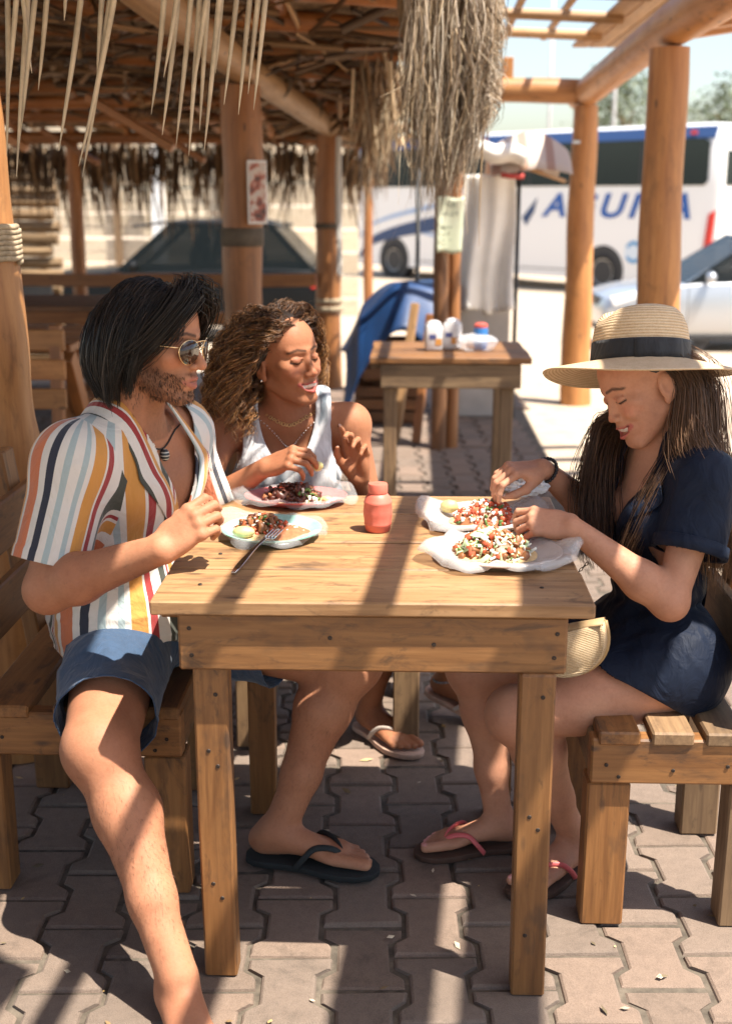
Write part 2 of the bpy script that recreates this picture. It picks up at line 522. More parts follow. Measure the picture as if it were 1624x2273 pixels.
make_table('wooden_table', 'small wooden table in the background with napkin packs on top', -.16, .53, 5.16, 5.76, .77, M_BENCH, M_BENCHG, 4, legw=.055,
           legs=[(-.075, 5.24), (.43, 5.24), (-.075, 5.68), (.43, 5.68)])

# ------------------------------------------------------------------ bench seats (local: x along seat, y front->back)
def make_bench(name, label, org, ax, ay, Lx, Dy, hz, mw, mback, back=True, group='slatted wooden seats around the table', backh=.86):
    o = Vector(org); ex = Vector(ax); ey = Vector(ay)
    P = lambda x, y, z: o + ex * x + ey * y + Vector((0, 0, z))
    t = thing(name, label, 'bench', P(Lx / 2, Dy / 2, 0), group)
    rt = .095
    for x in (.022, Lx - .022):
        plank('end_rail', P(x, 0, hz - .028 - rt / 2 + .022), P(x, Dy + .055, hz - .028 - rt / 2 + .022), rt, .042, mw, t, up=ex)
    plank('front_rail', P(.045, .021, hz - .032 - rt / 2 + .022), P(Lx - .045, .021, hz - .032 - rt / 2 + .022), rt - .006, .036, mback, t, up=-ey)
    zt = hz - .034 - rt + .022
    for x in (.05, Lx - .05):
        plank('leg', P(x, .04, 0), P(x, .04, zt), .085, .07, mw, t, up=-ex, warp=.001)
        plank('leg', P(x, Dy + .005, 0), P(x, Dy + .005, zt), .085, .07, mback, t, up=-ex, warp=.001)
    ny_ = 3; w = min(.105, (Dy - .11) / 2 - .022)
    for i in range(ny_):
        y = .054 + i * (Dy - .11) / (ny_ - 1)
        plank('seat_slat', P(-.004, y, hz - .003), P(Lx + .004, y, hz - .003), w, .028, mback if i else mw, t, warp=.001)
    for x in (-.0005,):
        for y, z in ((.03, hz - .06), (.055, hz - .085), (.16, hz - .07), (Dy - .05, hz - .06)): nail(t, P(x, y, z), -ex)
    if back:
        for x in (.05, Lx - .05):
            plank('back_post', P(x, Dy + .012, hz - .11), P(x, Dy + .085, backh), .085, .038, mw, t, up=ey, warp=.001)
        for z in (hz + .14, hz + .30):
            yb = Dy + .012 + .073 * (z - hz + .11) / (backh - hz + .11)
            plank('back_board', P(-.01, yb - .034, z), P(Lx + .01, yb - .034, z), .115, .024, mback, t, up=ey, warp=.001)
    return t
make_bench('bench_seat', 'slatted wooden bench seat under the woman in the straw hat', (.365, 2.19, 0), (0, 1, 0), (1, 0, 0), .47, .315, .425, M_BENCH, M_BENCHG)
make_bench('bench_seat', 'slatted wooden bench seat under the man in the striped shirt', (-.455, 2.275, 0), (0, 1, 0), (-1, 0, 0), .56, .42, .425, M_BENCH, M_BENCH)
make_bench('bench_seat', 'wooden bench seat under the curly haired woman, behind the table', (.055, 3.0, 0), (-1, 0, 0), (0, 1, 0), .52, .38, .425, M_BENCHG, M_BENCHG, back=False)
# ------------------------------------------------------------------ posts, beams, roofs
def strand_mat(name, rough=.75, trans=0.0):
    m = mat(name, (.4, .3, .2), rough); t = NT(m)
    a = t.n('Attribute'); a.attribute_name = 'Col'
    t.base(a.outputs['Color'])
    return m
M_STRAND = strand_mat('dry_palm')

def strand_obj(name, P, W, pal, parent=None, kind='stuff', ref=None, thick=.22, m=None, sides=3, tip=None, jitter=.25):
    P = np.asarray(P); V, F = strands(P, W, ref, thick, sides)
    me = npmesh(name, V, F, m or M_STRAND, smooth=False)
    N, K, _ = P.shape
    pal = np.array(pal); c = pal[rng.integers(len(pal), size=N)] * (1 + rng.normal(0, jitter, (N, 1)))
    C = np.repeat(np.clip(c, .005, 1)[:, None, :], K, 1)
    if tip is not None:
        w = (np.linspace(0, 1, K) ** 1.5)[None, :, None]; C = C * (1 - w) + np.array(tip) * w
    vcol(me, np.repeat(C.reshape(-1, 3), sides, 0))
    o = link(name, me, parent)
    return tag(o, kind=kind) if kind else o

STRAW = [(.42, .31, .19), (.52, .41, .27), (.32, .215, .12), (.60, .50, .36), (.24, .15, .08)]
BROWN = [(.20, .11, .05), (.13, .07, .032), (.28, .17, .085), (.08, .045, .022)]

def hang(N, tops, length, spread=.05, lean=(0, 0), K=7, w=.006, curl=.04):
    """hanging strips from top points (N,3)"""
    t = np.linspace(0, 1, K)[None, :, None]
    L = length[:, None, None]
    dirn = np.c_[rng.normal(lean[0], spread, N), rng.normal(lean[1], spread, N), -np.ones(N)][:, None, :]
    P = tops[:, None, :] + dirn * t * L
    b = rng.normal(0, curl, (N, 1, 2)) * (t ** 2) * L
    P[..., :2] += b
    W = w * (1 + rng.normal(0, .3, (N, 1))).clip(.4) * (1 - .85 * np.linspace(0, 1, K) ** 2)[None, :]
    return P, W

# log posts
def post(name, label, pts, rad, m, seed=1, group='round log posts', band=None):
    t = thing(name, label, 'post', pts[0], group)
    log('log', pts, rad, m, t, n=18, sub=8, wob=.035, seed=seed)
    return t
p = post('log_post', 'thick pale log post on the right, just behind the straw hat', [(1.16, 5.7, -.02), (1.145, 5.7, 1.0), (1.13, 5.7, 2.06)], [.104, .098, .088], M_POST, 3)
p = post('log_post', 'farther pale log post on the right with a small metal tag, beside the bus lettering', [(1.205, 8.7, -.05), (1.19, 8.7, 1.0), (1.19, 8.7, 2.02)], [.108, .095, .082], M_POST, 4)
MB().box((1.125, 8.61, 1.78), (.05, .008, .022)).build('metal_tag', mat('tin', (.55, .6, .65), .35, .9), p, bevel=.002)
M_ROPE = plain('rope_fibre', (.42, .33, .22), .9, .35, 60, .8, 260, .002)
M_STRAP = plain('strap_rubber', (.11, .085, .06), .8, .3, 20)
def rope_wrap(parent, c, r, z0, z1, turns, rr, m=M_ROPE, name='rope'):
    pts = []; n = turns * 20
    for i in range(n + 1):
        a = 2 * math.pi * i / 20; z = z0 + (z1 - z0) * i / n
        pts.append((c[0] + r * math.cos(a), c[1] + r * math.sin(a), z + .0015 * math.sin(a * 7)))
    MB().tube(pts, rr, 6).build(name, m, parent, smooth=True)
# near left post with its rope
p = post('log_post', 'near log post at the left edge wrapped with a braided rope', [(-1.022, 2.97, 0), (-1.018, 2.97, .85), (-1.018, 2.96, 1.25), (-1.026, 2.95, 1.75), (-1.03, 2.95, 2.5)], [.098, .094, .078, .068, .066], M_POST, 6)
rope_wrap(p, (-1.018, 2.957), .083, 1.285, 1.37, 7, .0075)
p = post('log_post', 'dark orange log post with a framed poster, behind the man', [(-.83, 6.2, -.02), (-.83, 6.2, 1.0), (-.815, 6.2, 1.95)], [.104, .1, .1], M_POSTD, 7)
MB().lathe([(.103, -.045), (.109, -.04), (.109, .04), (.103, .045)], 24, Matrix.Translation((-.828, 6.2, 1.235))).build('strap', M_STRAP, p, smooth=True)
# framed poster leaning on that post
def poster():
    m = mat('poster_print', (.5, .4, .35), .5); t = NT(m)
    v = t.coord('Object', (1, 1, 1), rnd=False)
    n1 = t.noise(v, 22, 2, .5); 
    sp = t.n('SeparateXYZ'); t.l(v, sp.inputs[0])
    c = t.ramp(n1, [(.35, (.10, .05, .04)), (.48, (.40, .12, .08)), (.56, (.62, .5, .42)), (.7, (.45, .45, .45))])
    t.base(c); return m
pz = thing('poster', 'narrow framed photo poster fixed to the dark log post', 'poster', (-.72, 6.08, 1.4))
Mp = Matrix.Translation((-.735, 6.088, 1.45)) @ Matrix.Rotation(R(28), 4, 'Z')
MB().box((0, 0, 0), (.10, .012, .30)).build('frame', mat('white_frame', (.75, .74, .72), .5), pz, bevel=.003, M=Mp)
MB().box((0, -.0075, 0), (.082, .004, .275)).build('picture', poster(), pz, M=Mp)
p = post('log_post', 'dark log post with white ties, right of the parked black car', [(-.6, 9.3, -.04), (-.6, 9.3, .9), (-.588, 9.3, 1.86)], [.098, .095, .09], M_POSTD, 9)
for z, mm in ((.60, M_ROPE), (1.21, M_STRAP), (.66, M_ROPE)):
    MB().lathe([(.094, -.02), (.103, -.016), (.103, .016), (.094, .02)], 20, Matrix.Translation((-.597, 9.3, z))).build('tie', mm, p, smooth=True)
MB().box((-.515, 9.24, 1.35), (.045, .03, 1.0)).build('pipe_cover', mat('white_conduit', (.7, .68, .64), .6), p, bevel=.01)
post('log_post', 'thin far post standing in front of the bus front wheel', [(-.43, 13, -.4), (-.42, 13, .6), (-.42, 13, 1.75)], [.055, .05, .045], M_POSTD, 10)
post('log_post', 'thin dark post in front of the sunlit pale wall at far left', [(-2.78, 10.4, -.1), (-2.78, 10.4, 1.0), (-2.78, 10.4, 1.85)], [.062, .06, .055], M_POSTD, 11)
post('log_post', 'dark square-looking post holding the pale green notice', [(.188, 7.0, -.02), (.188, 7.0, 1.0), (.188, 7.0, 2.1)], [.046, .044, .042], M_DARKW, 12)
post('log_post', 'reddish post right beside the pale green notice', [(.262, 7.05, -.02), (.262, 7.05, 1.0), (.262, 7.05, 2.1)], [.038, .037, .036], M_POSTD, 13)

# rails between the left posts
fr = thing('rail_fence', 'brown two-rail fence between the log posts behind the man', 'fence', (-2.4, 9.2, 0))
for z in (.815, .53):
    plank('rail', (-4.2, 9.22, z), (-.69, 9.22, z + .0), .095, .05, M_POSTD, fr, up=(0, -1, 0), warp=.004)
for x in (-3.9, -2.2):
    plank('stake', (x, 9.27, -.02), (x, 9.27, .87), .07, .05, M_POSTD, fr, up=(0, -1, 0))

# long log plate and cross timbers of the left palapa
pal = thing('palapa_roof', 'dark thatched palapa roof on log rafters, upper left', 'roof', (-2.5, 7, 2))
log('beam', [(-1.02, 2.6, 2.22), (-.885, 4.4, 2.10), (-.795, 6.2, 2.02), (-.57, 9.3, 1.91), (-.5, 10.4, 1.87)], [.075, .075, .075, .07, .07], M_BEAM, pal, n=16, wob=.04, seed=20)
M_TIE = plain('tie_cord', (.09, .06, .035), .9, .3, 30)
for f in (.28, .42, .56, .72, .86):
    q = Vector((-1.02, 2.6, 2.22)).lerp(Vector((-.5, 10.4, 1.87)), f)
    MB().lathe([(.078, -.03), (.088, -.02), (.088, .02), (.078, .03)], 16, Matrix.Translation(q) @ Matrix.Rotation(R(90), 4, 'X')).build('binding', M_TIE, pal, smooth=True)
k = 0
for yy, z in ((3.7, 2.26), (4.5, 2.24), (5.2, 2.20), (5.9, 2.17), (6.6, 2.13), (7.3, 2.09), (8.0, 2.04), (8.7, 1.99), (9.4, 1.93), (10.3, 1.82)):
    k += 1
    tl = random.uniform(.05, .10) if yy < 8 else random.uniform(-.01, .02)
    log('rafter', [(-5.2, yy + random.uniform(-.2, .2), z + tl * 5 + .04), (-.9, yy, z + .06), (-.02 if yy < 7 else -.25, yy, z)], [.05, .048, .042], M_POSTD, pal, n=10, wob=.05, seed=30 + k)
for x in np.arange(-4.8, -.2, .42):
    sl = .075 * max(0, -.9 - x)
    log('batten', [(x + random.uniform(-.1, .1), 3.3, 2.37 + sl), (x, 6.8, 2.20 + sl), (x + random.uniform(-.1, .1), 10.7, 1.86 + sl * .3)], (.034), M_POSTD, pal, n=8, wob=.05, seed=int(60 + x * 3))
for x, y0, y1 in ((-2.75, 10.3, 9.6), (-1.75, 9.5, 8.8), (-1.5, 6.9, 6.2), (-2.3, 6.9, 6.1)):
    plank('brace', (x - .25, y0, 1.95), (x + .22, y0 - .05, 1.68), .06, .045, M_POSTD, pal)
def roof_slab(name, c, m, parent, th=.12):
    V = [Vector(p) for p in c]; W = [v + Vector((0, 0, th)) for v in V]; n = len(V)
    mb = MB(); mb.add(V + W, [tuple(range(n))[::-1], tuple(range(n, 2 * n))] + [(i, (i + 1) % n, n + (i + 1) % n, n + i) for i in range(n)])
    return mb.build(name, m, parent)
def make_thatch():
    m = mat('thatch', (.2, .13, .07), .95); t = NT(m)
    v = t.coord('Object', (26, 5, 26), rnd=False); n1 = t.noise(v, 2.0, 5, .7, .6)
    v2 = t.coord('Object', (3, 8, 3), rnd=False); n2 = t.noise(v2, 1.2, 4, .6)
    c = t.ramp(n1, [(.3, (.09, .055, .03)), (.5, (.25, .16, .085)), (.7, (.46, .32, .19))])
    c = t.mix(.4, c, t.ramp(n2, [(.35, (.10, .06, .032)), (.65, (.38, .26, .15))]))
    t.base(c); t.bump(n1, .9, .02); return m
M_THATCH = make_thatch()
roof_slab('thatch_slab', [(-6, 3.2, 2.78), (-.85, 3.2, 2.40), (.12, 3.2, 2.33), (.12, 4.7, 2.29), (-.05, 7.0, 2.20), (-.3, 10.8, 1.88), (-.9, 10.8, 1.92), (-6, 10.8, 2.1)], M_THATCH, pal)
# loose palm strips below the slab
N = 1300
xx = rng.uniform(-5, .05, N); yy = rng.uniform(3.4, 10.5, N)
zz = 2.34 - (yy - 3.2) * .063 + .07 * np.clip(-.9 - xx, 0, 9) + rng.uniform(-.05, .05, N)
t = np.linspace(-.5, .5, 4)[None, :, None]
d = np.c_[rng.normal(0, .5, N), rng.normal(0, .9, N), rng.normal(0, .10, N)][:, None, :] * .55
P = np.stack([xx, yy, zz], 1)[:, None, :] + d * t; P[..., 2] -= rng.uniform(0, .10, (N, 1)) * np.array([[0, .2, .6, 1]])
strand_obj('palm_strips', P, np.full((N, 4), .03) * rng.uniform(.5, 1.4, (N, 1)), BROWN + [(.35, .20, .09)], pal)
# far eave fringe, and the fringe along the right edge
N = 1500
tops = np.c_[rng.uniform(-5.5, -.35, N), rng.normal(10.75, .12, N), rng.normal(1.80, .05, N)]
P, W = hang(N, tops, rng.gamma(5, .075, N).clip(.1, .7), .12, w=.022)
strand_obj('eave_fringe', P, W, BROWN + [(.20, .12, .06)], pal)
N = 600
f = rng.uniform(.22, 1, N)
tops = np.c_[-.08 - .22 * f + rng.normal(0, .05, N), 5.3 + 5.2 * f, 2.2 - .36 * f + rng.normal(0, .04, N)]
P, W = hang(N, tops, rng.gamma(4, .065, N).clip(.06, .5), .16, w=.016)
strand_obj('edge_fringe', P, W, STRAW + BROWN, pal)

# the big shaggy bundle hanging at the corner of that roof
def bundle():
    N = 3000
    t = thing('thatch_bundle', 'long shaggy bundle of dry palm thatch hanging at top centre', 'thatch', (.1, 4.4, 1.5))
    u = rng.uniform(0, 1, N) ** .9; depth = rng.normal(0, .09, N)
    top = np.c_[-.010 + .275 * u + rng.normal(0, .012, N), 4.4 + depth, rng.uniform(1.75, 2.36, N)]
    tipx = -.01 + .215 * u + rng.normal(0, .03, N)
    endz = 1.63 - .30 * np.sin(np.clip(u, 0, 1) * math.pi) ** 1.2 + np.abs(rng.normal(0, .10, N)) + .22 * np.clip(u - .7, 0, 1)
    L = np.maximum(top[:, 2] - endz, .12) * rng.uniform(.45, 1.0, N)
    K = 8; s = np.linspace(0, 1, K)
    P = np.zeros((N, K, 3))
    for i, q in enumerate(s):
        P[:, i, 0] = top[:, 0] + (tipx - top[:, 0]) * q * (L / .6) * .9 + .05 * np.sin(q * 3.0) * (u > .6)
        P[:, i, 1] = top[:, 1]
        P[:, i, 2] = top[:, 2] - L * q
    P[..., :2] += (rng.normal(0, .022, (N, 1, 2)) * (s ** 2)[None, :, None])
    P[..., 0] += .006 * np.sin(s[None, :] * rng.uniform(4, 14, (N, 1)) + rng.uniform(0, 6, (N, 1)))
    W = rng.uniform(.002, .0065, (N, 1)) * (1 - .8 * s[None, :] ** 2)
    strand_obj('palm_strands', P, W, [(.50, .40, .29), (.40, .30, .195), (.62, .54, .43), (.26, .18, .105), (.46, .38, .30), (.13, .085, .05)], t)
    # long stray blades
    N = 60
    top = np.c_[rng.uniform(.03, .3, N), rng.normal(4.35, .06, N), rng.uniform(2.0, 2.3, N)]
    P, W = hang(N, top, rng.uniform(.3, .85, N), .06, (-.16, 0), 8, .008, .10)
    strand_obj('stray_blades', P, W, STRAW, t)
    MB().sphere((.10, 4.42, 2.12), (.15, .12, .30), 14, 10).build('core', M_THATCH, t, smooth=True)
bundle()

# near thatch roof over the man, with long palm leaflets at its far edge
nr = thing('thatch_roof', 'near palm thatch roof edge with long pale leaflets hanging at top left', 'roof', (-1.2, 1.5, 2.3))
roof_slab('thatch_slab', [(-4.5, -1.2, 2.75), (.06, -1.2, 2.36), (.20, 1.30, 2.36), (.235, 1.50, 2.36), (.10, 1.58, 2.36), (.09, 1.92, 2.36), (.16, 2.05, 2.36), (.165, 2.62, 2.36), (-1.0, 2.72, 2.4), (-4.5, 2.72, 2.75)], M_THATCH, nr, .08)
def leaflets(cx, cy, cz, specs, label):
    P = []; W = []
    for dx, L, lx, ly in specs:
        K = 9; s = np.linspace(0, 1, K)
        x = cx + dx + lx * s ** 1.4; y = cy + ly * s + .01 * np.sin(s * 4 + dx * 30); z = cz - L * s ** 1.08
        P.append(np.stack([x, y, z], 1)); W.append(.0125 * (np.sin(np.clip(s * .93 + .07, 0, 1) * math.pi) ** .55) * (1 - .3 * s) + .001)
    for i, (p, w) in enumerate(zip(P, W)):
        V, F = strands(p[None], w[None], np.array([[.25 + .3 * math.sin(i * 2.1), -1, .1]]), .12, 4)
        me = npmesh('leaflet', V, F, M_LEAF, smooth=False)
        link('leaflet', me, nr)
M_LEAF = plain('dry_leaflet', (.52, .42, .29), .7, .3, 14)
rl = random.Random(4)
# (offset x at top, length, drift x, drift y)
leaflets(-.80, 2.58, 1.98, [(-.06, .44, -.02, 0), (-.03, .40, -.05, 0), (.0, .46, -.03, .02), (.03, .34, -.04, 0), (.05, .50, -.06, .01), (.075, .42, -.07, 0), (.10, .33, -.06, .02), (.02, .30, .02, 0), (-.09, .36, .01, 0)], '')
leaflets(-.66, 2.58, 1.96, [(.02, .43, -.075, 0), (.06, .30, -.03, 0), (.085, .48, -.10, .01), (.10, .46, -.12, 0), (-.02, .18, -.01, 0)], '')
leaflets(-.44, 2.56, 1.97, [(-.03, .37, -.05, 0), (-.005, .41, -.055, .01), (.02, .43, -.05, 0), (.035, .45, -.04, 0), (.05, .40, -.035, .02), (.06, .36, -.06, 0), (.08, .44, -.055, 0), (.0, .30, -.05, 0)], '')
leaflets(-.345, 2.58, 1.98, [(-.02, .30, -.025, 0), (.015, .36, -.045, .01), (.04, .38, -.04, 0), (.06, .34, -.04, 0), (.075, .37, -.045, 0)], '')
leaflets(.0, 3.3, 2.2, [(-.10, .22, -.02, 0), (-.04, .18, -.01, 0), (.02, .26, -.02, 0), (-.3, .2, -.02, 0), (-.22, .16, .01, 0), (.12, .34, -.05, 0), (.15, .3, -.04, 0)], '')

# unseen palm strips, added at the roof corner to dapple light behind the table
N = 9; rc = np.random.default_rng(5)
d0 = np.c_[rc.uniform(.12, .40, N), rc.uniform(2.30, 2.85, N), rc.uniform(2.30, 2.36, N)]
dv = np.c_[rc.normal(.25, .5, N), rc.normal(.5, .5, N), rc.normal(0, .05, N)]; dv /= np.linalg.norm(dv, axis=1, keepdims=True)
P = d0[:, None, :] + dv[:, None, :] * np.linspace(-.2, .2, 6)[None, :, None]; P[..., 2] -= np.linspace(0, .05, 6)[None] ** 1.2
strand_obj('dapple_strips', P, np.full((N, 6), .016) * rc.uniform(.6, 1.4, (N, 1)) * np.array([[.4, .8, 1, 1, .8, .3]]), STRAW, nr)

# pergola boards above the table (they cast the bars of shade)
pg = thing('pergola', 'slatted wooden pergola roof over the table and path', 'pergola', (.7, 3, 2.35))
SK = .084
def roof_board(xa, xb, y0, y1, z=2.35, m=None, th=.035, name='roof_board'):
    xm = (xa + xb) / 2
    plank(name, (xm + (y0 - 1.55) * SK, y0, z), (xm + (y1 - 1.55) * SK, y1, z), xb - xa, th, m or M_BEAM, pg, bev=.003)
roof_board(.296, .336, .2, 2.75)
roof_board(.556, .604, .2, 3.0)
roof_board(.826, 1.003, .2, 4.1)
roof_board(1.06, 1.205, .2, 4.1)
for y in (.15, 3.05):
    log('cross_beam', [(-.25, y, 2.27), (1.8, y, 2.27)], .05, M_BEAM, pg, wob=.03, seed=int(y * 10))
# lattice farther along the path
for x in (.02, .30, .58, .86):
    plank('slat', (x, 4.3, 2.50), (x + .06, 9.0, 2.48), .042, .028, M_BEAM, pg)
for y in (4.6, 5.6, 6.55, 7.4, 8.2):
    log('lattice_beam', [(-.1, y, 2.46), (1.2, y, 2.40)], .031, M_BEAM, pg, n=10, wob=.03, seed=int(y * 7))
for i, x in enumerate(np.arange(1.06, 1.75, .115)):
    plank('roof_board', (x + .10, 4.3, 2.44), (x + .10, 8.9, 2.42), .108, .025, M_BEAM, pg)
log('log_beam', [(1.22, 2.0, 2.2), (1.17, 4.9, 2.17), (1.15, 5.7, 2.16), (1.2, 8.8, 2.11), (1.2, 9.1, 2.1)], .093, M_POST, pg, n=18, wob=.025, seed=77)
log('log_beam', [(1.26, 8.72, 2.11), (.5, 8.72, 2.12), (-.3, 8.72, 2.12)], .082, M_POST, pg, n=16, wob=.03, seed=78)
for x in (.66,):
    plank('stub', (x, 8.72, 2.19), (x, 8.72, 2.33), .07, .06, M_POST, pg, up=(0, -1, 0))
for i in range(4):
    plank('eave_board', (1.35 + .02 * i, 5.55 + .35 * i, 2.22 + .0 * i), (1.95, 5.6 + .35 * i, 2.30), .10, .04, M_POST, pg)
# ------------------------------------------------------------------ vehicles
M_GLASS = mat('dark_glass', (.012, .016, .018), .06, 0, .6)
M_TINT = mat('tinted_glass', (.010, .013, .013), .12, 0, .12, Alpha=.62)
M_TYRE = plain('tyre_rubber', (.022, .022, .023), .8, .3, 20)
M_RIM = mat('wheel_alloy', (.55, .56, .57), .3, .8)
M_RED = mat('tail_lamp', (.55, .035, .025), .25)
M_LAMP = mat('head_lamp', (.75, .78, .8), .12, 0, .7)
M_BLACKP = plain('black_plastic', (.025, .025, .027), .55, .2, 10)

def wheel(parent, c, r, w=.2, spokes=10):
    """wheel facing -Y (local)"""
    M = Matrix.Translation(c) @ Matrix.Rotation(R(90), 4, 'X')
    t = MB().lathe([(r * .62, -w * .5), (r * .92, -w * .5), (r, -w * .36), (r, w * .36), (r * .92, w * .5), (r * .62, w * .5), (r * .62, -w * .5)], 28, M).build('tyre', M_TYRE, None, smooth=True)
    rim = MB().lathe([(r * .64, w * .46), (r * .60, w * .49), (r * .56, w * .40), (.05 * r, w * .36), (.001, w * .36)], 28, M)
    o = rim.build('rim', M_RIM, None, smooth=True)
    d = MB()
    for k in range(spokes):
        a = 2 * math.pi * k / spokes
        d.box(M @ Vector((math.cos(a) * r * .36, math.sin(a) * r * .36, w * .385)), (r * .09, .012, r * .09))
    dk = tag(d.build('rim_hole', M_BLACKP, None), kind='stuff')
    return t, [o, dk]

def place(root, objs):
    pass

def car(name, label, loc, rz, prof, cab, win, wheels, paint, L, W, r=.33, extra=None):
    """prof: lower body outline (x,z); cab: (xb0,zb,xt0,zt,xt1,xb1); local -Y side faces the camera"""
    root = thing(name, label, 'car', loc)
    root.rotation_euler = (0, 0, rz)
    def put(o, parent=root):
        o.parent = parent; return o
    m = MB()
    n = len(prof); ins = .09
    rings = []
    for y, k in ((0, .94), (.05, 1.0), (W - .05, 1.0), (W, .94)):
        zc = .62
        rings.append([(x if .2 < x < L - .2 else (x + (ins if x < L / 2 else -ins) * (1 if y in (0, W) else 0)), y, zc + (z - zc) * k) for x, z in prof])
    V = [p for rg in rings for p in rg]; F = []
    for i in range(3):
        for j in range(n): F.append((i * n + j, i * n + (j + 1) % n, (i + 1) * n + (j + 1) % n, (i + 1) * n + j))
    F += [tuple(range(n)), tuple(range(3 * n, 4 * n))[::-1]]
    m.add(V, F)
    body = put(m.build('body', paint, None, smooth='auto', bevel=.02, seg=2))
    x0, zb, x1, zt, x2, x3 = cab; i0, i1 = .03, .19
    C = [(x0, i0, zb), (x3, i0, zb), (x3, W - i0, zb), (x0, W - i0, zb), (x1, i1, zt), (x2, i1, zt), (x2, W - i1, zt), (x1, W - i1, zt)]
    V8 = [Vector(p) for p in C]
    m = MB(); rt = .055
    m.add([V8[4], V8[5], V8[6], V8[7]] + [v - Vector((0, 0, rt)) for v in V8[4:8]], [(0, 1, 2, 3), (7, 6, 5, 4), (0, 4, 5, 1), (1, 5, 6, 2), (2, 6, 7, 3), (3, 7, 4, 0)])
    cabin = put(m.build('roof', paint, None, smooth='auto', bevel=.025, seg=2))
    def edge(a, b, w, dx):
        q = MB(); d_ = Vector((dx, 0, 0)); iy = Vector((0, .06 if a.y < W / 2 else -.06, 0))
        q.add([a, a + d_ * w, a + d_ * w + iy, a + iy, b, b + d_ * w, b + d_ * w + iy, b + iy], [(3, 2, 1, 0), (4, 5, 6, 7), (0, 1, 5, 4), (1, 2, 6, 5), (2, 3, 7, 6), (3, 0, 4, 7)])
        put(q.build('pillar', paint, None, bevel=.012), cabin)
    for a, b, dx in ((0, 4, 1), (3, 7, 1), (1, 5, -1), (2, 6, -1)): edge(V8[a], V8[b] - Vector((0, 0, .02)), .10, dx)
    ub = [(win[k][1] + win[k + 1][0]) / 2 for k in range(len(win) - 1)]; ut = [(win[k][2] + win[k + 1][3]) / 2 for k in range(len(win) - 1)]
    for u0_, u1_ in zip(ub, ut):
        for p0, p1, q0, q1 in ((0, 1, 4, 5), (3, 2, 7, 6)):
            edge(V8[p0].lerp(V8[p1], u0_) - Vector((.05, 0, 0)), V8[q0].lerp(V8[q1], u1_) - Vector((.05, 0, .02)), .10, 1)
    def pane(ids, name, lo=.0):
        q = [V8[k] for k in ids]; n_ = (q[1] - q[0]).cross(q[2] - q[0]).normalized()
        put(MB().prism([v + n_ * .006 for v in q], n_ * .006).build(name, M_TINT, None), cabin)
    pane((0, 1, 5, 4), 'window'); pane((3, 2, 6, 7), 'window'); pane((0, 3, 7, 4), 'windshield'); pane((1, 2, 6, 5), 'rear_window')
    xm = (x0 + x3) / 2
    for sx in (xm - .35, xm + .45):
        for sy in (W * .27, W * .73):
            put(MB().sphere((sx, sy, zb + .05), (.09, .22, .30), 10, 8).build('seat', M_BLACKP, None, smooth=True)); put(MB().sphere((sx + .02, sy, zb + .38), (.05, .12, .09), 10, 8).build('headrest', M_BLACKP, None, smooth=True))
    for wx in wheels:
        put(MB().lathe([(.001, -.02), (r * 1.16, -.02), (r * 1.16, .26), (.001, .26)], 28, Matrix.Translation((wx, .28, r)) @ Matrix.Rotation(R(90), 4, 'X')).build('wheel_arch', M_BLACKP, None))
        for side, yy in ((0, .11), (1, W - .11)):
            t, rs = wheel(root, (wx, yy, r), r)
            put(t); t.name = 'wheel'
            if side == 0:
                for q in rs: put(q, t)
            else:
                for q in rs: bpy.data.objects.remove(q)
    mz = zb + .05
    mir = MB().sphere((x0 + .28, -.10, mz + .03), (.07, .1, .075), 12, 8); put(mir.build('mirror', paint, None, smooth=True))
    for xx in (x0 + .95, x0 + 1.95):
        if xx < x3 - .2:
            put(MB().box((xx + .1, -.012, zb - .11), (.16, .022, .03)).build('handle', paint, None, bevel=.006))
            put(MB().box((xx - .1 - .82, .001, zb - .35), (.008, .006, .6)).build('door_gap', M_BLACKP, None))
    put(MB().box((L * .5, .012, .20), (L * .62, .03, .09)).build('sill', M_BLACKP, None, bevel=.01))
    if extra: extra(put, W)
    return root

M_SILVER = mat('silver_paint', (.48, .50, .53), .28, .55, Coat_Weight=.6)
M_BLKP = mat('black_paint', (.005, .006, .007), .45, 0, .15)
def silver_bits(put, W):
    put(MB().prism([(.06, -.01, .72), (.42, -.012, .80), (.55, -.012, .74), (.12, -.01, .60)], (0, .05, 0)).build('headlight', M_LAMP, None, bevel=.01))
    put(MB().box((.02, W / 2, .62), (.05, .8, .14)).build('grille', M_BLACKP, None, bevel=.01))
    put(MB().box((.03, W / 2, .30), (.06, 1.2, .12)).build('bumper_intake', M_BLACKP, None, bevel=.01))
    put(MB().prism([(4.35, -.01, .72), (4.55, -.01, .74), (4.52, -.01, .9), (4.3, -.01, .88)], (0, .05, 0)).build('taillight', M_RED, None))
car('silver_car', 'silver sedan parked at the right edge, behind the straw hat', (2.56, 16.1, -.585), R(2),
    [(.06, .22), (0, .34), (-.02, .55), (.05, .70), (.45, .80), (1.15, .90), (3.75, .98), (4.45, .96), (4.62, .86), (4.64, .5), (4.58, .24)],
    (1.05, .90, 1.95, 1.47, 3.15, 4.0),
    [(.15, .47, .385, .05, .06, .9), (.50, .77, .76, .44, .06, .9)], (1.08, 3.66), M_SILVER, 4.6, 1.75, .33, silver_bits)
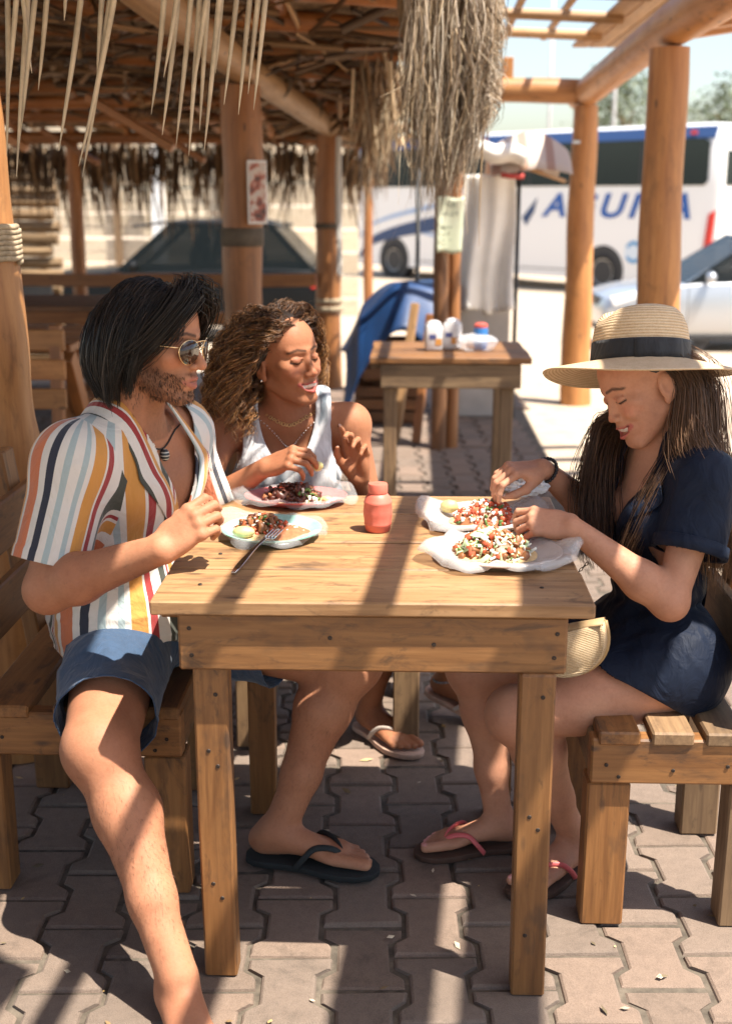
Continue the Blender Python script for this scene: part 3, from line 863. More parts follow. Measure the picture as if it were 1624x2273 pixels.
def suv_bits(put, W):
    put(MB().prism([(4.40, -.01, .78), (4.52, -.01, .80), (4.50, -.01, .95), (4.42, -.01, .93)], (0, .06, 0)).build('taillight', M_RED, None))
    put(MB().prism([(.08, -.01, .72), (.5, -.01, .82), (.52, -.01, .70), (.1, -.01, .62)], (0, .05, 0)).build('headlight', M_LAMP, None))
    for y in (.28, W - .28):
        put(MB().tube([(1.9, y, 1.60), (2.4, y, 1.66), (3.6, y, 1.66), (4.0, y, 1.60)], .018, 6).build('roof_rail', M_BLACKP, None))
car('black_car', 'black hatchback parked beyond the rail fence, behind the man', (-5.72, 16.9, -.60), R(-1),
    [(.06, .25), (0, .4), (0, .7), (.1, .84), (.6, .94), (1.7, 1.0), (3.9, 1.06), (4.45, 1.04), (4.55, .9), (4.56, .5), (4.48, .26)],
    (1.70, 1.0, 2.42, 1.64, 3.86, 4.46),
    [(.06, .36, .34, .03, .08, .88), (.40, .64, .66, .38, .08, .88), (.69, .93, .93, .70, .10, .86)], (.92, 3.55), M_BLKP, 4.5, 1.8, .36, suv_bits)

def bus():
    ang = math.atan2(-9.0, 8.4)
    root = thing('coach_bus', 'white coach bus with dark windows, blue roof edge and blue AGUILA lettering', 'bus', (-1.6, 37.0, -.91))
    root.rotation_euler = (0, 0, ang)
    L, W, H = 12.3, 2.5, 3.88
    M_BW = mat('bus_white', (.78, .78, .77), .3, 0, Coat_Weight=.3); M_BB = mat('bus_blue', (.03, .065, .17), .4)
    M_BD = mat('bus_deep_blue', (.015, .045, .13), .4); M_BL = mat('bus_light_blue', (.30, .42, .62), .4); M_TXT = mat('bus_letter_blue', (.008, .085, .34), .4)
    M_WIN = mat('bus_glass', (.010, .018, .02), .08, 0, .6)
    def put(o, p=root): o.parent = p; return o
    # cross-section (y,z) swept along x, ends rounded
    sec = [(0, .32), (0, 2.48), (.02, 3.50), (.14, 3.76), (.45, H), (W - .45, H), (W - .14, 3.76), (W - .02, 3.5), (W, 2.48), (W, .32)]
    xs_ = [(-.0, .90), (.12, .97), (.5, 1.0), (L - .5, 1.0), (L - .12, .985), (L, .93)]
    V = []; n = len(sec)
    for x, k in xs_:
        for y, z in sec: V.append((x, W / 2 + (y - W / 2) * k, 2.0 + (z - 2.0) * (k if z > 2 else 1)))
    F = []
    for i in range(len(xs_) - 1):
        for j in range(n): F.append((i * n + j, i * n + (j + 1) % n, (i + 1) * n + (j + 1) % n, (i + 1) * n + j))
    F += [tuple(range(n)), tuple(range((len(xs_) - 1) * n, len(xs_) * n))[::-1]]
    body = put(MB().add(V, F).build('body', M_BW, None, smooth='auto'))
    def panel(name, pts, m, off=.012, p=None): 
        return put(MB().prism([(x, -off, z) for x, z in pts], (0, off - .002, 0)).build(name, m, None), p or root)
    panel('window_band', [(.35, 2.52), (11.95, 2.52), (12.05, 2.62), (12.05, 3.45), (11.9, 3.53), (.5, 3.53), (.3, 3.3)], M_WIN, .02)
    put(MB().prism([(.2, -.006, 3.545), (12.15, -.006, 3.545), (12.15, .12, 3.80), (.2, .12, 3.80)], (0, .03, -.03)).build('roof_stripe', M_BB, None))
    for i in range(1, 7): panel('window_bar', [(i * 1.7, 2.53), (i * 1.7 + .05, 2.53), (i * 1.7 + .05, 3.52), (i * 1.7, 3.52)], M_BLACKP, .026)
    # swooshes
    def swoosh(name, c, m, off):
        up = [p for p in c[0]]; lo = c[1][::-1]; panel(name, up + lo, m, off)
    arc = lambda x0, x1, z0, z1, p, n=14: [(x0 + (x1 - x0) * i / n, z0 + (z1 - z0) * (i / n) ** p) for i in range(n + 1)]
    swoosh('swoosh', (arc(.2, 5.6, .55, 2.02, .42), arc(.2, 5.6, .45, 1.55, .42)), M_BD, .016)
    swoosh('swoosh', (arc(.2, 5.0, 1.1, 2.30, .5), arc(.2, 5.0, 1.05, 2.14, .5)), M_BL, .014)
    swoosh('swoosh', (arc(2.6, 5.8, 1.35, .72, 1.4), arc(2.6, 5.8, 1.28, .55, 1.4)), M_BL, .014)
    panel('swoosh', [(6.6, 1.75), (7.1, 2.25), (7.0, 1.9), (6.75, 1.55)], M_BD, .014)
    # lettering
    cu = bpy.data.curves.new('lettering', 'FONT'); cu.body = 'AGUILA'; cu.size = .86; cu.extrude = .006; cu.shear = .28; cu.space_character = 1.28; cu.offset = .022
    to = bpy.data.objects.new('t', cu); COL.objects.link(to)
    me = bpy.data.meshes.new_from_object(to.evaluated_get(bpy.context.evaluated_depsgraph_get())); bpy.data.objects.remove(to)
    me.materials.clear(); me.materials.append(M_TXT)
    o = bpy.data.objects.new('lettering', me); COL.objects.link(o); put(o)
    w = max(v.co.x for v in me.vertices); k = 4.35 / w
    o.matrix_basis = Matrix.Translation((7.3, -.016, 1.80)) @ Matrix.Rotation(R(90), 4, 'X') @ Matrix.Diagonal((k, .9, 1, 1))
    # emblem
    Me = Matrix.Translation((10.15, -.012, 1.0)) @ Matrix.Rotation(R(90), 4, 'X')
    em = put(MB().lathe([(.001, 0), (.27, 0), (.27, .006), (.001, .006)], 28, Me).build('emblem', mat('emblem_pale', (.62, .70, .78), .4), None))
    for a0, a1 in ((30, 150), (210, 330)):
        pts = [(10.15 + r_ * math.cos(R(a)), 1.0 + r_ * math.sin(R(a))) for r_, rg in ((.26, range(a0, a1 + 1, 12)), (.17, range(a1, a0 - 1, -12))) for a in rg]
        panel('emblem_arc', pts, mat('emblem_blue', (.10, .30, .55), .4), .024, em)
    # wheels
    for wx in (1.75, 9.25):
        put(MB().lathe([(.001, -.02), (.62, -.02), (.62, .3), (.001, .3)], 28, Matrix.Translation((wx, .29, .52)) @ Matrix.Rotation(R(90), 4, 'X')).build('wheel_arch', M_BLACKP, None))
        t, rs = wheel(root, (wx, .12, .5), .5, .28, 10); put(t); t.name = 'wheel'
        for q in rs: put(q, t)
    panel('skirt_line', [(2.6, .50), (8.4, .50), (8.4, .52), (2.6, .52)], M_BLACKP, .012)
    for x in (5.6, 10.9): panel('hatch_latch', [(x, 1.0), (x + .1, 1.0), (x + .1, 1.12), (x, 1.12)], M_BLACKP, .014)
    put(MB().prism([(12.02, -.03, 1.05), (12.2, -.03, 1.15), (12.26, .03, 2.0), (12.1, -.02, 1.9)], (.06, .25, 0)).build('taillight', M_RED, None, bevel=.02))
    for x in (11.6, 5.2): put(MB().box((x, .0, 3.66), (.16, .05, .08)).build('marker_lamp', M_RED, None, bevel=.01))
    put(MB().box((12.35, W / 2, .55), (.2, W * .92, .4)).build('bumper', M_BW, None, bevel=.05))
    put(MB().box((12.31, W / 2, 2.9), (.02, 1.9, .75)).build('rear_window', M_WIN, None))
bus()

# ------------------------------------------------------------------ tree and poles beyond the bus
def leaf_mat():
    m = mat('tree_leaf', (.06, .10, .03), .6); t = NT(m)
    a = t.n('Attribute'); a.attribute_name = 'Col'; t.base(a.outputs['Color']); return m
M_LEAFG = leaf_mat()
def tree(name, label, base, h, rx, rz, n=2600, seed=1):
    rs = np.random.default_rng(seed)
    t = thing(name, label, 'tree', base, 'trees beyond the bus')
    b = Vector(base); top = b + Vector((0, 0, h))
    log('trunk', [b, b + Vector((.2, 0, h * .5)), top - Vector((0, 0, rz * .7))], [.28, .2, .1], M_DARKW, t, n=10, wob=.1, seed=seed)
    for k in range(7):
        a = k * .9 + seed; q = b + Vector((.2, 0, h * (.42 + .05 * k)))
        log('limb', [q, q + Vector((math.cos(a) * rx * .4, math.sin(a) * rx * .4, rz * .5)), q + Vector((math.cos(a) * rx * .8, math.sin(a) * rx * .8, rz * .7))], [.1, .06, .03], M_DARKW, t, n=6, wob=.1, seed=seed + k)
    # leaf clumps
    nc = 34
    cc = rs.normal(0, 1, (nc, 3)); cc /= np.linalg.norm(cc, axis=1, keepdims=True); cc *= rs.uniform(.35, 1, (nc, 1)) ** .6
    cc = cc * np.array([rx, rx, rz]) + np.array([base[0] + .2, base[1], base[2] + h - rz * .6])
    ci = rs.integers(nc, size=n); p = cc[ci] + rs.normal(0, .22, (n, 3)) * np.array([rx, rx, rz]) * .9
    d1 = rs.normal(0, 1, (n, 3)); d1 /= np.linalg.norm(d1, axis=1, keepdims=True); d2 = np.cross(d1, rs.normal(0, 1, (n, 3))); d2 /= np.linalg.norm(d2, axis=1, keepdims=True)
    s = rs.uniform(.10, .24, (n, 1)) * rx / 3
    V = np.stack([p - d1 * s, p + d2 * s * .5, p + d1 * s, p - d2 * s * .5], 1).reshape(-1, 3)
    F = np.arange(4 * n).reshape(n, 4)
    me = npmesh('crown', V, F, M_LEAFG, smooth=False)
    base_c = np.array([(.09, .12, .06), (.12, .15, .075), (.15, .17, .09), (.07, .09, .045)])
    vcol(me, np.repeat(base_c[rs.integers(4, size=n)] * rs.uniform(.7, 1.3, (n, 1)), 4, 0))
    tag(link('crown', me, t), kind='stuff')
tree('tree', 'round green tree showing above the bus roof, between the two right posts', (9.6, 58, -.9), 7.0, 2.0, 1.9, 2600, 3)
tree('tree', 'green tree behind the tail of the bus, right of the near pale post', (14.6, 60, -.9), 6.4, 2.2, 1.8, 2600, 5)
tree('tree', 'low green tree far left of the bus', (-11, 70, -.9), 6, 3.0, 2.2, 2400, 6)
M_POLE = plain('pole_concrete', (.5, .5, .5), .8, .15)
for x, lab in ((4.9, 'pale utility pole against the sky, nearer the thatch bundle'), (7.15, 'pale utility pole against the sky, nearer the far log post')):
    q = thing('utility_pole', lab, 'pole', (x, 45, -.9), 'poles against the sky')
    MB().tube([(x, 45, -.9), (x, 45, 9.5)], [.07, .05], 10).build('shaft', M_POLE, q, smooth=True)
    MB().box((x, 45, 8.9), (1.6, .1, .1)).build('cross_arm', M_POLE, q)

# ------------------------------------------------------------------ sheds at the left
M_CREAM = wood('cream_board', (.72, .63, .48), (.62, .52, .38), (.45, .36, .25), .7, .8, stain=.15)
hut = thing('plank_hut', 'sunlit pale wall of horizontal boards behind the black car', 'hut', (-6, 21, -.7))
k = 0
for z in np.arange(-.62, 2.6, .205):
    k += 1
    plank('board', (-10.5, 21 + random.uniform(-.015, .015), z), (-3.0, 21 + random.uniform(-.015, .015), z + random.uniform(-.02, .02)), .185, .03, M_CREAM, hut, up=(0, -1, 0), bev=.006)
    if k % 2: plank('board', (-2.9, 22.5, z), (-.9, 22.5, z), .37, .03, M_CREAM, hut, up=(0, -1, 0), bev=.006)
for x in (-9.6, -7.4, -6.2, -4.9, -3.1):
    plank('stud', (x, 20.93, -.75), (x, 20.93, 2.6), .12, .08, M_BENCHG, hut, up=(0, -1, 0))
plank('stud', (-4.15, 20.7, -.7), (-4.15, 20.7, 2.2), .22, .12, mat('white_post_paint', (.8, .8, .78), .6), hut, up=(0, -1, 0))
M_LOGW = wood('log_wall_wood', (.42, .30, .17), (.27, .175, .09), (.11, .065, .03), .7, .7, stain=.4)
lw = thing('log_wall', 'dark wall of stacked horizontal logs at far left', 'wall', (-4.3, 12, 0))
for i, z in enumerate(np.arange(-.25, 2.05, .115)):
    log('log', [(-6.4, 12 + random.uniform(-.03, .03), z), (-3.42 + random.uniform(-.05, .05), 12 + random.uniform(-.03, .03), z)], .054, M_LOGW, lw, n=8, wob=.06, seed=200 + i)
log('arch_frame', [(-3.95, 11.86, -.2), (-3.93, 11.86, 1.0), (-4.02, 11.86, 1.5), (-4.3, 11.86, 1.75), (-4.7, 11.86, 1.85)], .035, M_BEAM, lw, n=8, wob=.02, seed=231)
M_DARKBOARD = plain('dark_board', (.02, .02, .022), .7, .3)
MB().box((-3.62, 11.88, .28), (.34, .04, .62)).build('dark_panel', M_DARKBOARD, lw, bevel=.01)

# wooden furniture behind the man
def back_table(name, label, c, L, D, h, m, seed):
    t = thing(name, label, 'table', c, 'wooden tables in the left background')
    x, y, _ = c
    for i in range(4):
        plank('top_plank', (x - L / 2, y - D / 2 + D * (i + .5) / 4, h), (x + L / 2, y - D / 2 + D * (i + .5) / 4, h), D / 4 - .012, .035, m, t, warp=.002)
    for sx in (-1, 1):
        xx = x + sx * (L / 2 - .12)
        plank('leg', (xx, y - D * .42, 0), (xx, y + D * .25, h - .05), .09, .05, m, t, up=(1, 0, 0))
        plank('leg', (xx + .055, y + D * .42, 0), (xx + .055, y - D * .25, h - .05), .09, .05, m, t, up=(1, 0, 0))
        plank('cross_bar', (xx + .11, y - D * .7, .42), (xx + .11, y + D * .7, .42), .09, .04, m, t, up=(1, 0, 0))
    for sy in (-1, 1):
        plank('bench_plank', (x - L / 2, y + sy * D * .72, .46), (x + L / 2, y + sy * D * .72, .46), .2, .035, m, t, warp=.002)
back_table('picnic_table', 'dark wooden picnic table with crossed legs behind the man at left', (-2.15, 5.4, 0), 1.5, .75, .82, M_POSTD, 1)
back_table('picnic_table', 'second wooden picnic table farther back, near the thin dark post', (-2.6, 7.4, 0), 1.6, .8, .80, M_DARKW, 2)
st = thing('stacked_chair', 'orange wooden chair with a lit backboard beside the picnic table', 'chair', (-1.62, 4.7, 0))
for x in (-1.78, -1.45):
    plank('leg', (x, 4.55, 0), (x, 4.55, .43), .05, .045, M_POSTD, st, up=(0, -1, 0)); plank('back_leg', (x, 4.92, 0), (x, 5.0, .92), .05, .045, M_POSTD, st, up=(0, -1, 0))
for y in (4.58, 4.7, 4.82, 4.92): plank('seat_slat', (-1.82, y, .445), (-1.41, y, .445), .10, .025, M_POSTD, st)
for z in (.62, .74, .86): plank('back_slat', (-1.82, 4.955 + (z - .6) * .1, z), (-1.41, 4.955 + (z - .6) * .1, z), .085, .022, M_POST, st, up=(0, -1, 0))
plank('brace', (-1.77, 4.6, .1), (-1.47, 4.9, .38), .05, .03, M_POST, st)

# ------------------------------------------------------------------ snack stand: tarps, notice, crates
def cloth(name, fn, nu, nv, m, parent, th=.004):
    U, Vv = np.meshgrid(np.linspace(0, 1, nu), np.linspace(0, 1, nv))
    P = np.array([fn(u, v) for u, v in zip(U.ravel(), Vv.ravel())])
    idx = np.arange(nu * nv).reshape(nv, nu)
    F = np.stack([idx[:-1, :-1], idx[:-1, 1:], idx[1:, 1:], idx[1:, :-1]], -1).reshape(-1, 4)
    me = npmesh(name, P, F, m)
    o = link(name, me, parent)
    sm = o.modifiers.new('thick', 'SOLIDIFY'); sm.thickness = th
    return o
M_BLUE = plain('blue_tarp', (.007, .038, .125), .5, .2, 5, .3, 40, .004)
M_WHITEC = plain('white_canvas', (.78, .75, .70), .85, .12, 4, .2, 60, .003)
stand = thing('snack_stand', 'snack stand with a white canvas curtain and a grey counter', 'stand', (.5, 8.05, 0))
def curtain(u, v):
    x = .345 + .325 * u; z = 1.56 - .86 * v
    f = .02 * math.sin(u * 17 + v * 2) + .03 * math.sin(u * 7 + 1 + v * 3)
    return (x + .025 * v * (u - .3) + .012 * math.sin(v * 6), 8.0 + f * (.4 + v) + .12 * max(0, u - .75) * (1 - v), z + .02 * math.sin(u * 8) * v)
cloth('curtain', curtain, 40, 30, M_WHITEC, stand)
MB().box((.50, 8.12, .36), (.33, .18, .72)).build('counter', plain('grey_panel', (.42, .38, .34), .8, .15), stand, bevel=.01)
M_CANO = mat('canopy_cloth', (.55, .5, .47), .8)
def stripes():
    m = mat('canopy_striped', (.6, .55, .5), .8); t = NT(m)
    v = t.coord('Object', (1, 1, 1), rnd=False); sp = t.n('SeparateXYZ'); t.l(v, sp.inputs[0])
    wv = t.n('Math', operation='MULTIPLY', i_1=38.0); t.l(sp.outputs[0], wv.inputs[0]); sn = t.n('Math', operation='SINE'); t.l(wv.outputs[0], sn.inputs[0])
    t.base(t.ramp(sn.outputs[0], [(.45, (.50, .42, .37)), (.6, (.34, .21, .17))])); return m
M_STRIPE = stripes()
cloth('canopy', lambda u, v: (.50 + .50 * u, 7.75 + .75 * v, 1.60 + .24 * math.sin(math.pi * v) * (.5 + .5 * math.sin(math.pi * (u * .8 + .1))) - .10 * abs(u - .55) + .006 * math.sin(u * 9)), 40, 12, M_STRIPE, stand)
cloth('folded_canvas', lambda u, v: (.36 + .34 * u, 7.74 + .10 * math.cos(v * 5.5), 1.66 + .055 * math.sin(v * 5.5) + .012 * math.sin(u * 10) + .05 * (1 - u)), 30, 14, M_WHITEC, stand)
MB().tube([(.56, 7.72, 1.555), (.63, 7.72, 1.545), (.70, 7.72, 1.545)], .016, 8).build('red_trim', mat('red_cloth', (.45, .06, .05), .8), stand, smooth=True)
for x in (.06, .70): MB().tube([(x, 8.05, 0), (x, 8.05, 1.6)], .014, 8).build('pole', M_BLACKP, stand, smooth=True)
MB().tube([(.99, 8.05, 1.52), (.70, 7.76, 1.60)], .012, 6).build('pole', M_BEAM, stand, smooth=True)

tp = thing('blue_tarp', 'bright blue tarpaulin draped over stacked crates', 'tarp', (-.1, 8.0, 0))
def tarp(u, v):
    x = -.42 + .70 * u; s = min(1, u / .5); s = s * s * (3 - 2 * s)
    top = .66 + .22 * s - .04 * max(0, u - .6)
    front = max(0, .4 - v) / .4; left = max(0, .16 - u) / .16
    z = top - left * .22 - front ** 1.2 * (.30 + .06 * math.sin(u * 9) + .12 * max(0, 1 - u / .25)) + .012 * math.sin(u * 11 + v * 5) - .03 * math.sin(v * 3.1) * math.sin(u * 6.3)
    return (x + .03 * left * math.sin(v * 6), 7.55 + .75 * v - .05 * front + .02 * math.sin(u * 8) * front, z)
cloth('sheet', tarp, 60, 22, M_BLUE, tp)
def crate(name, label, c, s, m, tilt=0):
    t = thing(name, label, 'crate', c, 'crates under the blue tarp')
    t.rotation_euler = (0, 0, tilt)
    x, y, z = s
    for k in range(3):
        zz = .05 + k * (z - .1) / 2
        for yy in (-y / 2, y / 2):
            o = MB().box((0, yy, zz), (x, .015, z / 4)).build('slat', m, None, bevel=.002); o.parent = t
        for xx in (-x / 2, x / 2):
            o = MB().box((xx, 0, zz), (.015, y - .02, z / 4)).build('slat', m, None, bevel=.002); o.parent = t
    for xx in (-x / 2 + .02, x / 2 - .02):
        for yy in (-y / 2 + .02, y / 2 - .02):
            o = MB().box((xx, yy, z / 2), (.025, .018, z)).build('corner', m, None); o.parent = t
    o = MB().box((0, 0, .012), (x - .02, y - .02, .012)).build('base', m, None); o.parent = t
for i, (x, y, z, lab) in enumerate(((-.12, 7.95, 0, 'dark crate on the ground, left under the blue tarp'), (-.10, 7.97, .28, 'dark crate stacked under the left part of the blue tarp'), )):
    crate('crate', lab, (x, y, z), (.42, .40, .26), M_DARKW, .1 * i)
pl = thing('wooden_prop', 'pale plank leaning in front of the blue tarp', 'plank', (.02, 7.3, 0))
plank('board', (-.07, 7.2, 0), (.045, 7.45, .80), .05, .03, M_BEAM, pl)
pl = thing('wooden_prop', 'brown plank leaning against the notice post', 'plank', (.1, 7.2, 0))
plank('board', (.055, 7.15, 0), (.135, 7.3, .75), .05, .03, M_POSTD, pl)
# notice
def notice_mat():
    m = mat('notice_paper', (.66, .70, .50), .7); t = NT(m)
    v = t.coord('Object', (1, 1, 1), rnd=False); t.base(t.ramp(t.noise(v, 5, 3), [(.3, (.60, .65, .46)), (.7, (.70, .73, .56))])); return m
nt_ = thing('notice', 'pale green hand-lettered notice hung on the dark post', 'notice', (.23, 6.93, 1.13))
cloth('sheet', lambda u, v: (.158 + .148 * u - .012 * v * u, 6.935 + .008 * math.sin(u * 5) + .006 * math.sin(v * 4), 1.425 - .30 * v + .006 * math.sin(u * 7)), 12, 16, notice_mat(), nt_, .002)
M_INK = mat('marker_ink', (.05, .08, .05), .7)
def scrawl(x, z, w, h, n, seed):
    rs = random.Random(seed); m = MB()
    for i in range(n):
        xx = x + w * i / n
        pts = [(xx + rs.uniform(0, w / n * .8), 6.917, z + rs.uniform(-h, h) / 2) for _ in range(4)]
        m.tube(pts, .0022, 4)
    m.build('handwriting', M_INK, nt_)
scrawl(.20, 1.385, .06, .03, 3, 1); scrawl(.185, 1.335, .09, .025, 5, 2); scrawl(.18, 1.265, .06, .02, 4, 3); scrawl(.175, 1.195, .03, .015, 2, 4); scrawl(.225, 1.19, .015, .02, 1, 5)

# ------------------------------------------------------------------ things on the far table
M_NAP = plain('napkin_wrap', (.60, .58, .58), .35, .2, 20, .4, 60, .004)
def pack(x, y, h, lab, rz):
    t = thing('napkin_pack', lab, 'napkins', (x, y, .771)); t.rotation_euler = (0, 0, rz)
    m = MB().box((0, 0, h / 2), (.075, .075, h))
    o = m.build('wrap', M_NAP, None, bevel=.012, seg=2, smooth='auto'); o.parent = t
    o = MB().box((.018, -.0385, h * .35), (.028, .002, .028)).build('print', mat('print_orange', (.55, .25, .06), .5), None); o.parent = t
    o = MB().box((-.008, -.0385, h * .55), (.03, .002, .02)).build('print', mat('print_navy', (.06, .07, .2), .5), None); o.parent = t
    o = MB().sphere((0, 0, h), (.034, .034, .018), 10, 6).build('gathered_top', M_NAP, None, smooth=True); o.parent = t
pack(.115, 5.42, .115, 'wrapped napkin pack on the far table, left of the pair', .1)
pack(.20, 5.47, .12, 'wrapped napkin pack on the far table, beside the blue cup', -.25)
def film_mat(name, col=(.9, .9, .92), alpha=.35, rough=.22):
    m = mat(name, col, rough, 0, .7); t = NT(m)
    m.node_tree.nodes['Principled BSDF'].inputs['Alpha'].default_value = alpha
    v = t.coord('Object', (1, 1, 1)); t.bump(t.noise(v, 60, 4, .6), .5, .004)
    return m
M_FILM = film_mat('clear_film')
cb = thing('blue_cup', 'blue cup with a red lid standing on the far table', 'cup', (.325, 5.45, .771))
MB().lathe([(.001, .772), (.026, .772), (.032, .80), (.032, .86), (.03, .872), (.001, .872)], 20, Matrix.Translation((.325, 5.45, 0))).build('cup', mat('blue_plastic', (.03, .16, .42), .4), cb, smooth='auto')
MB().lathe([(.031, .870), (.031, .882), (.02, .89), (.001, .89)], 20, Matrix.Translation((.325, 5.45, 0))).build('lid', mat('red_plastic', (.5, .09, .07), .4), cb, smooth='auto')
bagf = thing('plastic_bag', 'crumpled clear plastic bag around the blue cup', 'bag', (.30, 5.42, .771))
def blob(name, c, r, m, parent, seed, amp=.25, fr=3, n=28, flat=0):
    rs = np.random.default_rng(seed); ph = rs.uniform(0, 6, (10, 1)); kk = rs.normal(0, fr, (10, 3))
    mb = MB().sphere((0, 0, 0), 1.0, n, n // 2)
    V = np.array(mb.v); s = 1 + amp * np.abs(np.sin(V @ kk.T + ph.T)).mean(1) - amp * .5
    V = V * s[:, None] * np.array(r)
    if flat: V[:, 2] = np.maximum(V[:, 2], -flat)
    mb.v = [tuple(p) for p in (V + np.array(c))]
    return mb.build(name, m, parent, smooth=True)
blob('film', (.305, 5.41, .807), (.085, .06, .036), M_FILM, bagf, 3, .6, 4)
# ------------------------------------------------------------------ smooth-blended body surfaces
f32 = np.float32
def A(*p): return np.array(p[0] if len(p) == 1 else p, f32)
def unit(v): v = np.asarray(v, float); return v / (np.linalg.norm(v) + 1e-12)

class Field:
    """a list of rounded shapes blended into one surface"""
    def __init__(s): s.ops = []; s.post = None
    def _add(s, op, k, c, rad, f): s.ops.append((op, f32(k), A(c), rad, f)); return s
    def cone(s, a, b, ra, rb, k=.012, op='+', flat=None):
        a, b = A(a), A(b); ba = b - a; bb = float(ba @ ba) + 1e-12
        if flat is not None: fd, fs = A(unit(flat[0])), 1 / flat[1] - 1
        def f(P):
            pa = P - a; t = np.clip(pa @ ba / bb, 0, 1); d = pa - t[:, None] * ba
            if flat is not None: d = d + (d @ fd)[:, None] * (fd * f32(fs))
            return np.sqrt(np.einsum('ij,ij->i', d, d)) - (ra + (rb - ra) * t)
        return s._add(op, k, (a + b) / 2, np.linalg.norm(ba) / 2 + max(ra, rb), f)
    def ell(s, c, r, M=None, k=.012, op='+'):
        c = A(c); r = A(r if hasattr(r, '__len__') else (r, r, r)); M = A(M) if M is not None else np.eye(3, dtype=f32)
        def f(P):
            q = (P - c) @ M / r; k0 = np.sqrt(np.einsum('ij,ij->i', q, q)); q2 = q / r
            return k0 * (k0 - 1) / (np.sqrt(np.einsum('ij,ij->i', q2, q2)) + 1e-9)
        return s._add(op, k, c, float(r.max()), f)
    def fn(s, f, op='&', k=.002): return s._add(op, k, (0, 0, 0), 99., f)
    def chain(s, pts, rad, k=.012, op='+', flat=None):
        for i in range(len(pts) - 1): s.cone(pts[i], pts[i + 1], rad[i], rad[i + 1], k, op, flat)
        return s
    def eval(s, P, ids=None):
        d = np.ones(len(P), f32)
        for i in (ids if ids is not None else range(len(s.ops))):
            op, k, c, rad, f = s.ops[i]; e = f(P)
            if op == '+':
                h = np.clip(.5 + .5 * (e - d) / k, 0, 1); d = e * (1 - h) + d * h - k * h * (1 - h)
            elif op == '-':
                h = np.clip(.5 - .5 * (d + e) / k, 0, 1); d = d * (1 - h) - e * h + k * h * (1 - h)
            else: d = np.maximum(d, e)
        if s.post: d = s.post(P, d)
        return d

_EC = [(0, 1), (2, 3), (4, 5), (6, 7), (0, 2), (1, 3), (4, 6), (5, 7), (0, 4), (1, 5), (2, 6), (3, 7)]
_CO = np.array([[(i >> 2) & 1, (i >> 1) & 1, i & 1] for i in range(8)])

def _batch(S, O, h, n, ext, hd):
    """evaluate and extract a batch of blocks (O: integer origins)"""
    m = n + 2 + 2 * ext; nb = len(O); m3 = m ** 3
    ax = np.arange(m) - ext
    I = np.stack(np.meshgrid(ax, ax, ax, indexing='ij'), -1).reshape(-1, 3)
    P = ((I[None] + O[:, None, :]) * h).astype(f32)
    cen = (O + n / 2) * h
    D = np.ones((nb, m3), f32)
    for op, k, c, rad, f in S.ops:
        rel = np.ones(nb, bool) if rad > 50 else np.linalg.norm(cen - c, axis=1) < rad + hd + float(k) + .012
        if not rel.any(): continue
        al = rel.all()
        e = f((P if al else P[rel]).reshape(-1, 3)).reshape(-1, m3); d = D if al else D[rel]
        if op == '+':
            hh = np.clip(.5 + .5 * (e - d) / k, 0, 1); r = e + (d - e) * hh - k * hh * (1 - hh)
        elif op == '-':
            hh = np.clip(.5 - .5 * (d + e) / k, 0, 1); r = d * (1 - hh) - e * hh + k * hh * (1 - hh)
        else: r = np.maximum(d, e)
        if al: D = r
        else: D[rel] = r
    if S.post: D = S.post(P.reshape(-1, 3), D.ravel()).reshape(nb, m3)
    return [q for q in (_block(D[i].reshape(m, m, m), O[i], h, m, ext) for i in range(nb)) if q is not None]

def _block(g, o, h, m, ext):
    ins = g < 0
    if ins.all() or not ins.any(): return None
    cs = [ins[a:m - 1 + a, b:m - 1 + b, c:m - 1 + c] for a, b, c in _CO]
    cnt = sum(c.astype(np.int8) for c in cs); mx = (cnt > 0) & (cnt < 8)
    ci = np.argwhere(mx)
    if len(ci) == 0: return None
    vals = np.stack([g[ci[:, 0] + a, ci[:, 1] + b, ci[:, 2] + c] for a, b, c in _CO], 1)
    acc = np.zeros((len(ci), 3)); nn = np.zeros(len(ci))
    for a, b in _EC:
        va, vb = vals[:, a], vals[:, b]; mk = (va < 0) != (vb < 0)
        t = np.where(mk, va / np.where(mk, va - vb, 1), 0)
        p = _CO[a][None] + t[:, None] * (_CO[b] - _CO[a])[None]
        acc += np.where(mk[:, None], p, 0); nn += mk
    gi = ci + np.array(o) - ext
    V = (gi + acc / nn[:, None]) * h
    key = lambda q: ((q[:, 0] + 4096).astype(np.int64) * 8192 + q[:, 1] + 4096) * 8192 + q[:, 2] + 4096
    vk = key(gi)
    Q = []; QK = []
    sl = slice(1, m - 1)
    for axn in range(3):
        e = [0, 0, 0]; e[axn] = 1
        a = ins[sl, sl, sl]; b = ins[1 + e[0]:m - 1 + e[0], 1 + e[1]:m - 1 + e[1], 1 + e[2]:m - 1 + e[2]]
        pi = np.argwhere(a != b) + 1
        if len(pi) == 0: continue
        sgn = ins[pi[:, 0], pi[:, 1], pi[:, 2]]
        u = [0, 0, 0]; v = [0, 0, 0]; u[(axn + 1) % 3] = 1; v[(axn + 2) % 3] = 1; u = np.array(u); v = np.array(v)
        gp = pi + np.array(o) - ext
        q = np.stack([key(gp - u - v), key(gp - v), key(gp), key(gp - u)], 1)
        q[~sgn] = q[~sgn][:, ::-1]
        Q.append(q); QK.append(key(gp) * 3 + axn)
    if not Q: return None
    return V, vk, np.concatenate(Q), np.concatenate(QK)

